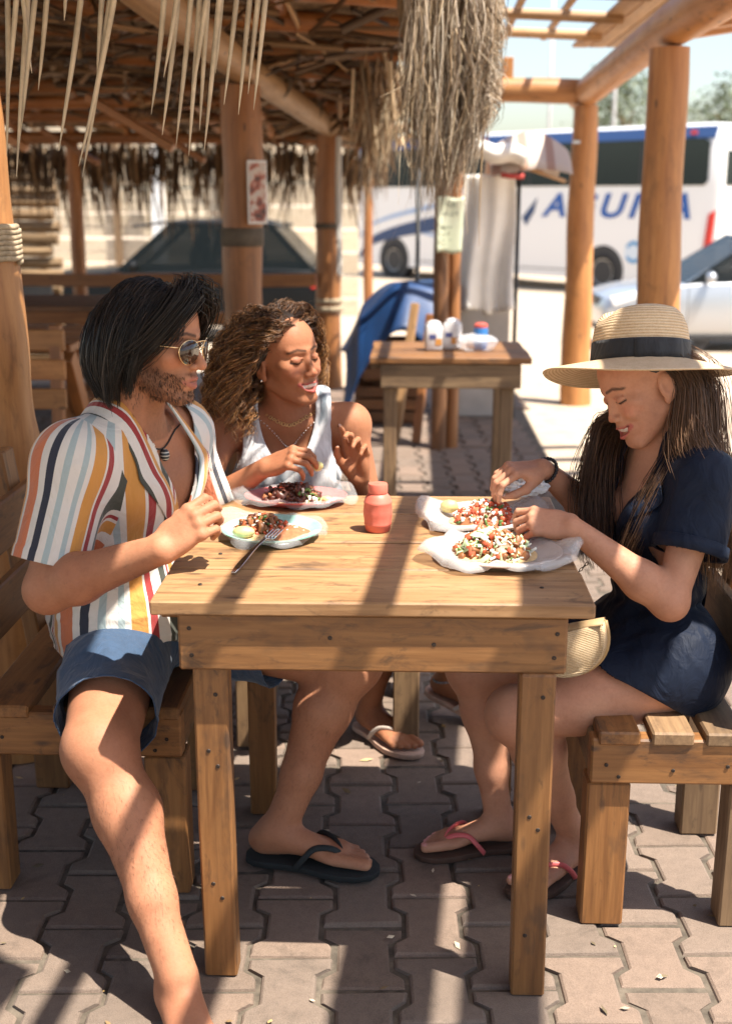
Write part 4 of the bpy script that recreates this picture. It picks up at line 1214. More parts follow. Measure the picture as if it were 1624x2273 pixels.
def polygonise(S, lo, hi, h=.0036, fine=(), n=14, keep=None):
    lo = np.array(lo); hi = np.array(hi); B = n * h; hd = B * .87
    b0 = np.floor(lo / B).astype(int); b1 = np.ceil(hi / B).astype(int)
    G3 = np.stack(np.meshgrid(*[np.arange(b0[i], b1[i]) for i in range(3)], indexing='ij'), -1).reshape(-1, 3)
    C = (G3 + .5) * B
    d = S.eval(C.astype(f32))
    act = np.abs(d) < hd * 1.04 + .004
    if keep is not None: act &= keep(C)
    G3 = G3[act]; C = C[act]
    isf = np.zeros(len(G3), bool)
    for c, r in fine: isf |= np.linalg.norm(C - np.array(c), axis=1) < r
    VV = []; FF = []; off = 0
    for lev in (0, 1):
        gb = G3[isf] if lev else G3[~isf]
        if len(gb) == 0: continue
        hh, nn_, ext = (h / 2, n * 2, 1) if lev else (h, n, 0)
        with ThreadPoolExecutor(4) as ex:
            ch = 6 if lev else 28
            res = [r for rs_ in ex.map(lambda o: _batch(S, o * nn_, hh, nn_, ext, hd * 1.1), [gb[i:i + ch] for i in range(0, len(gb), ch)]) for r in rs_]
        if not res: continue
        vk = np.concatenate([r[1] for r in res]); V = np.concatenate([r[0] for r in res])
        uk, first = np.unique(vk, return_index=True)
        Q = np.concatenate([r[2] for r in res]); qk = np.concatenate([r[3] for r in res])
        _, qi = np.unique(qk, return_index=True); Q = Q[qi]
        F = np.searchsorted(uk, Q); F = np.clip(F, 0, len(uk) - 1)
        ok = (uk[F] == Q).all(1); F = F[ok]
        VV.append(V[first]); FF.append(F + off); off += len(first)
    return np.concatenate(VV), np.concatenate(FF)

def sstep(a, b, x): t = np.clip((x - a) / (b - a), 0, 1); return t * t * (3 - 2 * t)
def seg_d(P, a, b):
    a, b = np.asarray(a, float), np.asarray(b, float); ba = b - a; t = np.clip((P - a) @ ba / (ba @ ba), 0, 1)
    return np.linalg.norm(P - a - t[:, None] * ba, axis=1)

class Frame:
    """local (x = person's right, y = forward, z = up) <-> world"""
    def __init__(s, o, fwd, up=(0, 0, 1), sc=1.0):
        y = unit(fwd); x = unit(np.cross(y, up)); z = np.cross(x, y)
        s.o = np.asarray(o, float); s.R = np.stack([x, y, z]); s.sc = sc     # rows = axes
    def w(s, *p): p = np.asarray(p[0] if len(p) == 1 else p, float); return s.o + s.sc * (p @ s.R)
    def d(s, *p): p = np.asarray(p[0] if len(p) == 1 else p, float); return p @ s.R
    def l(s, P): return (np.asarray(P) - s.o) @ s.R.T / s.sc
    def cols(s): return s.R.T        # for ell(M): world -> local columns

def add_head(S, T, fem=False, smile=0.0, jaw=1.0, nose=1.0):
    c = T.sc
    def ell(p, r, k=.012, op='+', rot=None):
        M = T.cols() if rot is None else T.cols() @ rot
        S.ell(T.w(p), [x * c for x in r], M, k * c, op)
    def cone(a, b, ra, rb, k=.012, op='+', flat=None): S.cone(T.w(a), T.w(b), ra * c, rb * c, k * c, op, flat)
    ell((0, -.012, .042), (.076, .094, .088))
    ell((0, .035, .048), (.060, .052, .058), .02)
    ell((0, .033, -.018), (.061, .055, .062), .02)
    ell((0, .038, -.058), (.046 * jaw, .047, .045), .02)
    ell((0, .071, -.0925), (.019 * jaw, .018, .0145), .018)
    for s in (-1, 1):
        cone((s * .053 * jaw, -.002, -.048), (s * .020 * jaw, .068, -.094), .014, .012, .022)
        ell((s * .043, .058, -.010 + .004 * smile), (.021, .019, .017), .016)
        if smile: ell((s * .037, .071, -.026), (.015, .013, .013), .014)
        cone((s * .008, .086 if fem else .088, .031), (s * .043, .070, .034), .0065 if fem else .0085, .007, .012)
        ell((s * .031, .099, .009), (.0185, .016, .0115), .012, '-')
        ell((s * .031, .0740, .0095), (.0142, .0140, .0120), .004)
        cone((s * .017, .0862, .0142), (s * .046, .0775, .0152), .0022, .0022, .003)
        # ear
        ell((s * .0765, -.010, -.004), (.0085, .020, .031), .006)
        ell((s * .087, -.004, .000), (.0075, .0105, .017), .004, '-')
        ell((s * .074, -.002, -.030), (.006, .009, .011), .004)
    cone((0, .082, .020), (0, .104 * nose, -.020), .0072, .0090, .010)
    ell((0, .1055 * nose, -.0255), (.0102, .0098, .0088), .007)
    for s in (-1, 1):
        ell((s * .0125, .0950, -.0285), (.0074, .0095, .0072), .006)
        ell((s * .0062, .1000, -.0362), (.0034, .0050, .0026), .002, '-')
    ell((0, .0745, -.056), (.030, .020, .024), .014)
    cz = -.0575 + .0065 * smile; cw = .0235 + .006 * smile; cy = .0825 - .002 * smile
    lipy = .0965
    for s in (-1, 1):
        cone((s * cw, cy, cz), (s * .004, lipy, -.0515), .0026, .0046, .004)
        cone((s * cw, cy, cz - .001), (s * .003, lipy - .002, -.0675 - .0042 * smile), .0026, .0060, .004)
    if smile:
        ell((0, .096, -.0600), (cw * .90, .016, .0080), .002, '-')
        for s in (-1, 1): cone((s * cw * .55, .09, -.0578), (s * cw * .92, .086, cz + .0015), .0042, .0022, .002, '-')
        ell((0, .0780, -.0575), (.0250, .0150, .0068), .0015)
    else:
        ell((0, .100, -.0585), (.021, .010, .0016), .002, '-')

def paint_head(T, P, C, fem, smile, lip, brow, lash=1.0, beard=None, blush=None):
    q = T.l(P); near = np.linalg.norm(q - np.array([0, .02, 0]), axis=1) < .19
    idx = np.where(near)[0]; q = q[idx]; c = C[idx]
    def blend(w, col): 
        nonlocal c
        w = np.clip(w, 0, 1)[:, None]; c = c * (1 - w) + np.array(col) * w
    front = sstep(.03, .06, q[:, 1])
    if blush is not None:
        for s in (-1, 1):
            r = np.linalg.norm((q - np.array([s * .042, .07, -.018])) / np.array([.026, .04, .02]), axis=1); blend(.45 * sstep(1.2, .2, r), blush)
        r = np.linalg.norm((q - np.array([0, .11, -.025])) / np.array([.016, .02, .012]), axis=1); blend(.35 * sstep(1.2, .2, r), blush)
    if beard is not None:
        x, y, z = q.T; ax = np.abs(x)
        low = sstep(-.026, -.05, z - .12 * (ax - .03)) * sstep(.0, .02, y)
        side = sstep(.040, .052, ax) * sstep(.010, -.03, z) * sstep(-.012, .006, y) * sstep(.062, .045, y)
        cheek = sstep(.020, .034, ax) + sstep(-.070, -.082, z)
        mus = np.exp(-((z + .0435) / .0045) ** 2) * sstep(.030, .020, ax) * front
        goat = sstep(-.072, -.082, z) * front * sstep(.034, .022, ax)
        w = np.clip(low * np.clip(cheek, 0, 1), 0, 1) * .52 + side * .45 + mus * .7 + goat * .25
        nz = .75 + .25 * np.sin(q[:, 0] * 900) * np.sin(q[:, 1] * 1100) * np.sin(q[:, 2] * 1000)
        blend(np.clip(w, 0, .88) * nz, beard)
    cz = -.0575 + .0065 * smile; cw = .0235 + .006 * smile; cy = .0825 - .002 * smile
    for s in (-1, 1):
        d = np.minimum(seg_d(q, (s * cw, cy, cz), (s * .003, .0985, -.0525)) - .0046, seg_d(q, (s * cw, cy, cz - .001), (s * .002, .0975, -.0675 - .0042 * smile)) - .0060)
        blend(sstep(.0016, -.0010, d) * .9, lip)
    if smile:
        k0 = np.linalg.norm((q - np.array([0, .0780, -.0575])) / np.array([.0250, .0150, .0068]), axis=1)
        w = sstep(1.16, 1.07, k0) * sstep(cw * .95, cw * .86, np.abs(q[:, 0])) * sstep(.066, .074, q[:, 1])
        blend(w, (.66, .62, .56))
        gap = np.exp(-(((np.abs(q[:, 0]) / .0075) % 1 - .5) / .10) ** 2)
        blend(w * gap * .12, (.35, .25, .2))
        for s in (-1, 1):
            blend(sstep(1.1, .5, np.linalg.norm((q - np.array([s * cw * .86, .083, cz])) / np.array([.006, .012, .0028]), axis=1)) * .8, (.06, .02, .018))
    else:
        blend(sstep(1.0, .5, np.linalg.norm((q - np.array([0, .094, -.0585])) / np.array([.022, .02, .0014]), axis=1)) * .8, (.10, .03, .025))
    for s in (-1, 1):
        qq = q * np.array([1, .35, 1])
        d = np.minimum(seg_d(qq, (s * .010, .0322, .0325), (s * .030, .0308, .0375)), seg_d(qq, (s * .030, .0308, .0375), (s * .050, .0250, .0320)))
        blend(sstep(.0050, .0016, d) * .85 * front, brow)
        if lash:
            d = np.minimum(seg_d(qq, (s * .0175, .0304, .0055), (s * .030, .0308, .0018)), seg_d(qq, (s * .030, .0308, .0018), (s * .0475, .027, .0062)))
            blend(sstep(.0034, .0012, d) * lash * front, (.018, .012, .010))
        blend(sstep(1.2, .4, np.linalg.norm((q - np.array([s * .0064, .103, -.0362])) / np.array([.0042, .007, .0032]), axis=1)) * .75, (.09, .03, .02))
        r = np.linalg.norm((q - np.array([s * .031, .086, .0135])) / np.array([.018, .02, .007]), axis=1)
        blend(sstep(1.2, .4, r) * .22, tuple(x * .6 for x in lip))
    C[idx] = c

def hand_pts(T, right, curl, splay=(.10, .03, -.04, -.12), sc=1.0, thumb=None):
    """T: frame with o = wrist, y = towards knuckles, z = back of the hand. returns finger chains (world)"""
    s = -1 if right else 1             # thumb side along local x (x = right of 'forward'); right hand palm down: thumb points to -x
    L = [(.040, .024, .019), (.044, .028, .020), (.041, .026, .020), (.032, .020, .018)]
    mx = [.029, .0095, -.0095, -.0275]; my = [.086, .090, .086, .078]
    out = []
    for i in range(4):
        a = curl[i]; p = np.array([s * mx[i], my[i], .0 if i in (1, 2) else -.003]); ch = [p * sc]
        ang = 0
        for j in range(3):
            ang += a[j]
            d = np.array([s * splay[i] * math.cos(ang), math.cos(ang), -math.sin(ang)])
            p = p + d / np.linalg.norm(d) * L[i][j]; ch.append(p * sc)
        out.append([T.w(q) for q in ch])
    th = thumb or [(.030, .026, -.012), (.052, .056, -.022), (.056, .088, -.026), (.050, .112, -.030)]
    out.append([T.w(np.array([s * q[0], q[1], q[2]]) * sc) for q in th])
    return out

def add_hand(S, T, right, curl, sc=1.0, splay=(.10, .03, -.04, -.12), thumb=None, fat=1.0):
    s = -1 if right else 1
    fs = hand_pts(T, right, curl, splay, sc, thumb)
    w = lambda x, y, z: T.w(np.array([s * x, y, z]) * sc)
    k = .010 * sc; nz = T.d(0, 0, 1)
    for i, (mx, my) in enumerate(((.027, .084), (.0095, .088), (-.009, .084), (-.025, .077))):
        S.cone(w(mx * .62, .004, 0), w(mx, my, -.001), .0155 * sc, .0115 * sc * fat, k, '+', (nz, .85))
    S.ell(w(.026, .034, -.010), (.017 * sc, .026 * sc, .014 * sc), T.cols(), k)
    S.ell(w(-.020, .038, -.008), (.013 * sc, .030 * sc, .012 * sc), T.cols(), k)
    rr = [(.0096, .0086, .0077, .0062), (.0099, .0088, .0079, .0063), (.0094, .0084, .0075, .0061), (.0084, .0075, .0067, .0056)]
    for i in range(4):
        S.chain(fs[i], [r * sc * fat for r in rr[i]], .0028 * sc)
        S.ell(fs[i][0] + nz * .002, .0108 * sc * fat, None, .006 * sc)
    S.chain(fs[4], [.0155 * sc, .0115 * sc * fat, .0098 * sc * fat, .0074 * sc * fat], .006 * sc)
    return fs

def paint_nails(P, C, fs, nz, col, sc=1.0):
    for ch in fs:
        tip, prv = np.asarray(ch[-1]), np.asarray(ch[-2]); d = unit(tip - prv)
        n = nz - d * (nz @ d); n = unit(n); c = tip + d * .001 + n * .0055 * sc
        w = sstep(.0068 * sc, .0045 * sc, np.linalg.norm((P - c), axis=1))[:, None]
        C[:] = C * (1 - w) + np.array(col) * w

def add_foot(S, T, left, sc=1.0, bend=0.0):
    """T: o = ankle joint projected on the sole under the heel, y = toe direction, z = up"""
    s = 1 if left else -1        # big toe on +x for a left foot (x = right)
    w = lambda x, y, z: T.w(np.array([s * x, y, z]) * sc)
    S.ell(w(0, -.022, .030), (.029 * sc, .034 * sc, .031 * sc), T.cols(), .02 * sc)
    S.cone(w(.002, .0, .05), w(.010, .095, .028), .034 * sc, .022 * sc, .02 * sc)
    S.cone(w(-.008, .01, .028), w(-.022, .10, .018), .026 * sc, .018 * sc, .02 * sc)
    S.ell(w(.0, .125, .019), (.043 * sc, .034 * sc, .0175 * sc), T.cols(), .015 * sc)
    toes = [(.026, .135, .196, .0135), (.008, .143, .196, .0095), (-.008, .140, .187, .0090), (-.022, .132, .176, .0085), (-.035, .122, .161, .0085)]
    tips = []
    for x, y0, y1, r in toes:
        S.cone(w(x, y0, .017), w(x * 1.04, y1, r + .001), r * 1.02 * sc, r * .92 * sc, .0045 * sc); tips.append(w(x * 1.04, y1 + .002, r * 1.7))
    return tips

def skin_mat(name, rough=.5):
    m = mat(name, (.4, .2, .12), rough); t = NT(m)
    a = t.n('Attribute'); a.attribute_name = 'Col'
    geo = t.n('NewGeometry'); n1 = t.noise(geo.outputs['Position'], 28, 4, .6); n2 = t.noise(geo.outputs['Position'], 420, 3, .6)
    n0 = t.noise(geo.outputs['Position'], 9, 3, .5)
    c = t.mix(.26, a.outputs['Color'], t.ramp(n1, [(.28, (.50, .36, .32)), (.5, (.92, .88, .86)), (.75, (1.12, 1.10, 1.08))]), 'MULTIPLY'); c = t.mix(.35, c, t.ramp(n0, [(.3, (.80, .58, .52)), (.65, (1.08, 1.06, 1.04))]), 'MULTIPLY')
    n3 = t.noise(geo.outputs['Position'], 160, 3, .6); c = t.mix(.16, c, t.ramp(n3, [(.3, (.6, .5, .46)), (.6, (1.05, 1.05, 1.05))]), 'MULTIPLY')
    t.base(c); t.bump(n3, .22, .0025); t.roughness(n1, rough - .06, rough + .16)
    b = t.b
    b.inputs['Subsurface Weight'].default_value = .12
    b.inputs['Subsurface Radius'].default_value = (1.0, .35, .18)
    b.inputs['Subsurface Scale'].default_value = .012
    b.inputs['Specular IOR Level'].default_value = .28
    return m
M_SKIN = skin_mat('skin', .55)

def fabric(name, attr=None, stops=None, col=(.5, .5, .5), rough=.85, period=1.0, wv=900, sheen=.25):
    m = mat(name, col, rough); t = NT(m)
    geo = t.n('NewGeometry'); n1 = t.noise(geo.outputs['Position'], 60, 4, .6); n2 = t.noise(geo.outputs['Position'], wv, 2, .5)
    if attr == 'stripe':
        a = t.n('Attribute'); a.attribute_name = 'u'
        a2 = t.n('Attribute'); a2.attribute_name = 'us'; a3 = t.n('Attribute'); a3.attribute_name = 'mask'
        gt = t.n('Math', operation='GREATER_THAN', i_1=0.0); t.l(a3.outputs['Fac'], gt.inputs[0])
        mxf = t.n('Mix', data_type='FLOAT'); t.l(gt.outputs[0], mxf.inputs[0]); t.l(a.outputs['Fac'], mxf.inputs[2]); t.l(a2.outputs['Fac'], mxf.inputs[3])
        md = t.n('Math', operation='DIVIDE', i_1=period); t.l(mxf.outputs[0], md.inputs[0])
        fr = t.n('Math', operation='FRACT'); t.l(md.outputs[0], fr.inputs[0])
        c = t.ramp(fr.outputs[0], stops, 'CONSTANT')
    elif attr == 'col':
        a = t.n('Attribute'); a.attribute_name = 'Col'; c = a.outputs['Color']
    else:
        c = t.ramp(n1, [(.3, tuple(x * .85 for x in col)), (.7, tuple(min(1, x * 1.12) for x in col))])
    c = t.mix(.25, c, t.ramp(n2, [(.3, (.75, .75, .75)), (.7, (1, 1, 1))]), 'MULTIPLY')
    t.base(c); b1 = t.bump(n2, .12, .0005)
    mp = t.n('Mapping'); mp.inputs['Scale'].default_value = (1, 1, .55); t.l(geo.outputs['Position'], mp.inputs[0])
    b2 = t.n('Bump'); b2.inputs['Strength'].default_value = .5; b2.inputs['Distance'].default_value = .012
    t.l(t.noise(mp.outputs[0], 17, 3, .5, 2.2), b2.inputs['Height']); t.l(b2.outputs[0], b1.inputs['Normal'])
    t.b.inputs['Sheen Weight'].default_value = sheen
    return m

def folds(seed, n=9, freq=22, amp=.004, stretch=(1, 1, 1)):
    rs = np.random.default_rng(seed); k = rs.normal(0, freq, (n, 3)) * np.array(stretch); ph = rs.uniform(0, 6.3, n); am = rs.uniform(.4, 1, n); am *= amp / am.sum() * 2.2
    k = k.astype(f32); ph = ph.astype(f32); am = am.astype(f32)
    def f(P):
        a = P @ k.T + ph
        a += .8 * np.roll(np.sin(a * .6), 1, axis=1)
        s = np.sin(a); s = np.sign(s) * np.abs(s) ** 1.4 if False else s
        return (s * am).sum(1)
    return f

def as_cloth(S, t, cuts=(), wr=None):
    """mark a solid field as a garment; each cut(P) > 0 is removed"""
    if wr is not None: S.post = lambda P, d: d + wr(P)
    S.cuts = cuts; S.t = t

def trim(V, F, cuts):
    """drop faces beyond the cuts and slide the border onto the cut lines"""
    def c(P):
        P = P.astype(f32); r = cuts[0](P)
        for k in cuts[1:]: r = np.maximum(r, k(P))
        return r.astype(float)
    cv = c(V)
    F = F[(cv[F] < 0).any(1)]
    used = np.unique(F); mp = np.full(len(V), -1); mp[used] = np.arange(len(used)); V = V[used].copy(); F = mp[F]; cv = cv[used]
    b = np.where(cv > 0)[0]
    for _ in range(3):
        P = V[b]; c0 = c(P); e = 1e-3
        g = np.stack([(c(P + np.eye(3)[k] * e) - c0) / e for k in range(3)], 1)
        st = np.clip(c0, 0, .004)[:, None] * g / np.maximum((g * g).sum(1, keepdims=True), .05)
        ln = np.linalg.norm(st, axis=1, keepdims=True); V[b] = P - st * np.minimum(1, .004 / np.maximum(ln, 1e-9))
    return V, F

def trace(S, P, D, n=40, off=.004):
    """march points P along D until they rest on the field"""
    P = np.array(P, float); D = np.array(D, float)
    for _ in range(n):
        d = S.eval(P.astype(f32)) - off; P = P + D * np.clip(d, -.01, .03)[:, None] * .8
    return P

def body_obj(name, label, S, lo, hi, fine, paint, loc, h=.0036):
    root = thing(name, label, 'person', loc)
    V, F = polygonise(S, lo, hi, h, fine)
    me = npmesh('body', V, F, M_SKIN)
    vcol(me, paint(V))
    link('body', me, root)
    return root

def cloth_obj(name, S, lo, hi, m, root, h=.0036, u=None, col=None):
    V, F = polygonise(S, lo, hi, h)
    if getattr(S, 'cuts', None): V, F = trim(V, F, S.cuts)
    me = npmesh(name, V, F, m)
    if u is not None:
        for k_, arr in u(V).items():
            at = me.attributes.new(k_, 'FLOAT', 'POINT'); at.data.foreach_set('value', arr.astype(np.float32))
    if col is not None: vcol(me, col(V))
    o = link(name, me, root)
    if getattr(S, 'cuts', None):
        so = o.modifiers.new('thickness', 'SOLIDIFY'); so.thickness = .003; so.offset = -1
    return o
def ridges(seed, n, freq, amp, stretch=(1, 1, 1)):
    """sharp pulled creases"""
    rs = np.random.default_rng(seed); k = (rs.normal(0, freq, (n, 3)) * np.array(stretch)).astype(f32); ph = rs.uniform(0, 6.3, n).astype(f32)
    k2 = (rs.normal(0, freq * .45, (n, 3))).astype(f32)
    def f(P):
        a = P @ k.T + ph; a += 1.3 * np.sin(P @ k2.T + ph[::-1]); m = .5 + .5 * np.sin(P @ k2.T * .8 + ph)
        return -(((1 - np.abs(np.sin(a))) ** 3) * m).sum(1) * f32(amp / n * 2.2)
    return f

# ------------------------------------------------------------------ hair helpers
def hair_mat(name, rough=.38):
    m = mat(name, (.02, .015, .012), rough); t = NT(m)
    a = t.n('Attribute'); a.attribute_name = 'Col'; t.base(a.outputs['Color'])
    t.b.inputs['Specular IOR Level'].default_value = .35
    return m
M_HAIR = hair_mat('hair')

def grow(T, roots, dirs, length, K, grav, comb, lift, ellr=(.080, .098, .093), ellc=(0, -.012, .034), stiff=.72, extra=None):
    """hair strands in head-local metres; kept outside the skull"""
    N = len(roots); p = roots.copy(); d = dirs.copy(); out = [p.copy()]
    ellr = np.array(ellr); ellc = np.array(ellc); L = length / (K - 1)
    up = T.l(T.o + np.array([0, 0, 1.0])); up = up / np.linalg.norm(up)
    for i in range(K - 1):
        d = d * stiff + (-up) * grav + comb(p, i / K) ; d /= np.linalg.norm(d, axis=1, keepdims=True)
        p = p + d * L[:, None]
        for _ in range(2):
            q = (p - ellc) / (ellr[None] * (1 + lift[:, None])); r = np.linalg.norm(q, axis=1, keepdims=True)
            p = np.where(r < 1, ellc + (p - ellc) / np.maximum(r, 1e-3), p)
        if extra is not None: p = extra(p)
        out.append(p.copy())
    return np.stack(out, 1)

def scalp_roots(N, keep, seed, ellr=(.077, .095, .089), ellc=(0, -.012, .040)):
    rs = np.random.default_rng(seed); pts = []
    while sum(map(len, pts)) < N:
        v = rs.normal(size=(N * 3, 3)); v /= np.linalg.norm(v, axis=1, keepdims=True)
        p = v * np.array(ellr) + np.array(ellc); pts.append(p[keep(p)])
    p = np.concatenate(pts)[:N]
    n = (p - np.array(ellc)) / np.array(ellr) ** 2; n /= np.linalg.norm(n, axis=1, keepdims=True)
    return p, n

def clump(P, roots, n, amt, wave, wf, rs):
    """gather strands into locks towards their tips, each lock with its own wave"""
    N, K, _ = P.shape; ci = rs.choice(N, n, replace=False); d = ((roots[:, None, :] - roots[ci][None]) ** 2).sum(2); g = d.argmin(1)
    s = np.linspace(0, 1, K)[None, :, None]; w = amt * s ** 1.2
    Pc = P[ci][g]; P = P * (1 - w) + (Pc + rs.normal(0, .0028, (N, 1, 3))) * w
    ph = rs.uniform(0, 6.28, (n, 3))[g][:, None, :]; am = rs.uniform(.3, 1, (n, 1))[g][:, None, :]
    return P + np.sin(s * wf + ph) * wave * am * s

def hair_obj(name, P, W, root, cols, tip=None, tipw=1.5, m=None, thick=.6, seed=1):
    rs = np.random.default_rng(seed)
    V, F = strands(P, W, None, thick, 3); N, K, _ = P.shape
    me = npmesh(name, V, F, m or M_HAIR, smooth=True)
    c = np.array(cols)[rs.integers(len(cols), size=N)] * rs.uniform(.7, 1.35, (N, 1))
    C = np.repeat(c[:, None, :], K, 1)
    if tip is not None:
        tp = np.array(tip)[rs.integers(len(tip), size=N)] * rs.uniform(.6, 1.3, (N, 1))
        w = (np.linspace(0, 1, K) ** tipw)[None, :, None]; C = C * (1 - w) + tp[:, None, :] * w
    vcol(me, np.repeat(C.reshape(-1, 3), 3, 0))
    return tag(link(name, me, root), kind='stuff')

def lock(guide, r, N, K=16, seed=1, jl=.15, wave=.0, wf=14, spread=None):
    """strands following a guide polyline (world)"""
    rs = np.random.default_rng(seed); g = np.array(guide, float)
    t = np.linspace(0, len(g) - 1, K); i = np.clip(t.astype(int), 0, len(g) - 2); f = (t - i)[:, None]
    # catmull-rom
    def at(k): return g[np.clip(k, 0, len(g) - 1)]
    p0, p1, p2, p3 = at(i - 1), at(i), at(i + 1), at(i + 2)
    base = .5 * ((2 * p1) + (-p0 + p2) * f + (2 * p0 - 5 * p1 + 4 * p2 - p3) * f ** 2 + (-p0 + 3 * p1 - 3 * p2 + p3) * f ** 3)
    r = np.interp(np.linspace(0, 1, K), np.linspace(0, 1, len(r)), r)
    off = rs.normal(0, .5, (N, 3)); sc = rs.uniform(1 - jl, 1 + jl * .4, (N, 1, 1))
    P = base[0] + (base[None] - base[0]) * sc + off[:, None, :] * r[None, :, None]
    if wave:
        ph = rs.uniform(0, 6, (N, 1)); s = np.linspace(0, 1, K)[None]
        P[..., 0] += wave * np.sin(s * wf + ph) * s; P[..., 1] += wave * np.cos(s * wf * .9 + ph) * s
    return P

SKIN_M, SKIN_C, SKIN_H = (.43, .20, .112), (.35, .152, .078), (.50, .262, .165)

def limb_leg(S, hip, kn, an, r=(.088, .062, .055, .058, .036), back=None, k=.025):
    hip, kn, an = map(np.array, (hip, kn, an))
    S.cone(hip, kn, r[0], r[1], k)
    S.ell(kn, r[1] * .98, None, k)
    d = unit(an - kn); b = np.array(back if back is not None else (0, 0, 0), float); b = b - d * (b @ d)
    m = kn + (an - kn) * .30 + b * .016
    S.cone(kn, m, r[2], r[3], k); S.cone(m, kn + (an - kn) * .68 + b * .006, r[3], r[4] * 1.12, k); S.cone(kn + (an - kn) * .68, an, r[4] * 1.1, r[4], k)
def limb_arm(S, sh, el, wr, r=(.052, .043, .038, .043, .027), flat=None, k=.02):
    sh, el, wr = map(np.array, (sh, el, wr))
    S.ell(sh, r[0] * 1.08, None, .03); S.cone(sh, el, r[0], r[2], k); S.ell(el, r[2] * .98, None, k)
    m = el + (wr - el) * .28
    S.cone(el, m, r[2], r[3], k); S.cone(m, wr, r[3], r[4], k, '+', flat)

def sleeve_cut(sh, el, frac, rad, more=.05):
    sh, el = np.array(sh), np.array(el); L = np.linalg.norm(el - sh); d = ((el - sh) / L).astype(f32); o = sh.astype(f32)
    def f(P):
        q = P - o; t = q @ d; r = np.sqrt(np.maximum(np.einsum('ij,ij->i', q, q) - t * t, 0))
        return np.minimum(np.minimum(t - frac * L, rad - r), L + more - t)
    return f

def drape_lapel(Tt, sgn, field, nb, wfun, z0, z1, lw0, ring, m, root, u0=0, u_per=1, name='lapel', yy=.26):
    V = []; D = []; U = []; n1, n2, nw = 14, 20, 6
    for i in range(n1):                       # collar, from the nape round the side of the neck
        t = i / n1; a = (1 - t) * 2.55 + .62
        for q in range(nw):
            f = q / (nw - 1); r = ring + .048 * f
            V.append(nb + Tt.d(sgn * r * math.sin(a), r * 1.05 * math.cos(a), .10)); D.append((0, 0, -1)); U.append(u0 + f * .075)
    for i in range(n2):                       # lapel, down the opening
        k = i / (n2 - 1); z = z0 + (z1 - z0) * k
        lw = lw0 * max(0., 1 - k) ** .6 * (1 + .25 * math.sin(k * 5)) + .004
        for q in range(nw):
            f = q / (nw - 1)
            V.append(Tt.w(sgn * (max(.004, wfun(z)) + lw * f), yy, z - .010 * f * (1 - k))); D.append(Tt.d(0, -1, -.25)); U.append(u0 + f * lw * 1.2)
    V = trace(field, V, D, 45, .003)
    k_ = np.tile(np.linspace(0, 1, nw), n1 + n2)
    lift = np.sin(np.clip(k_ * 1.25, 0, 1) * math.pi) * .007
    V += np.array([unit(-np.array(d)) for d in D]) * lift[:, None]
    V[:n1 * nw, 2] += (1 - np.tile(np.linspace(0, 1, nw), n1)) ** 2 * .022
    idx = np.arange(len(V)).reshape(n1 + n2, nw)
    # ease the turn between collar and lapel
    G_ = V.reshape(n1 + n2, nw, 3)
    for _ in range(2): G_[1:-1] = G_[1:-1] * .5 + (G_[2:] + G_[:-2]) * .25
    F = np.stack([idx[:-1, :-1], idx[:-1, 1:], idx[1:, 1:], idx[1:, :-1]], -1).reshape(-1, 4)
    me = npmesh(name, G_.reshape(-1, 3), F, m); at = me.attributes.new('u', 'FLOAT', 'POINT'); at.data.foreach_set('value', np.array(U, np.float32) + 5 * u_per)
    o = link(name, me, root); so = o.modifiers.new('t', 'SOLIDIFY'); so.thickness = .003; so.offset = 0
    ss = o.modifiers.new('s', 'SUBSURF'); ss.levels = ss.render_levels = 1

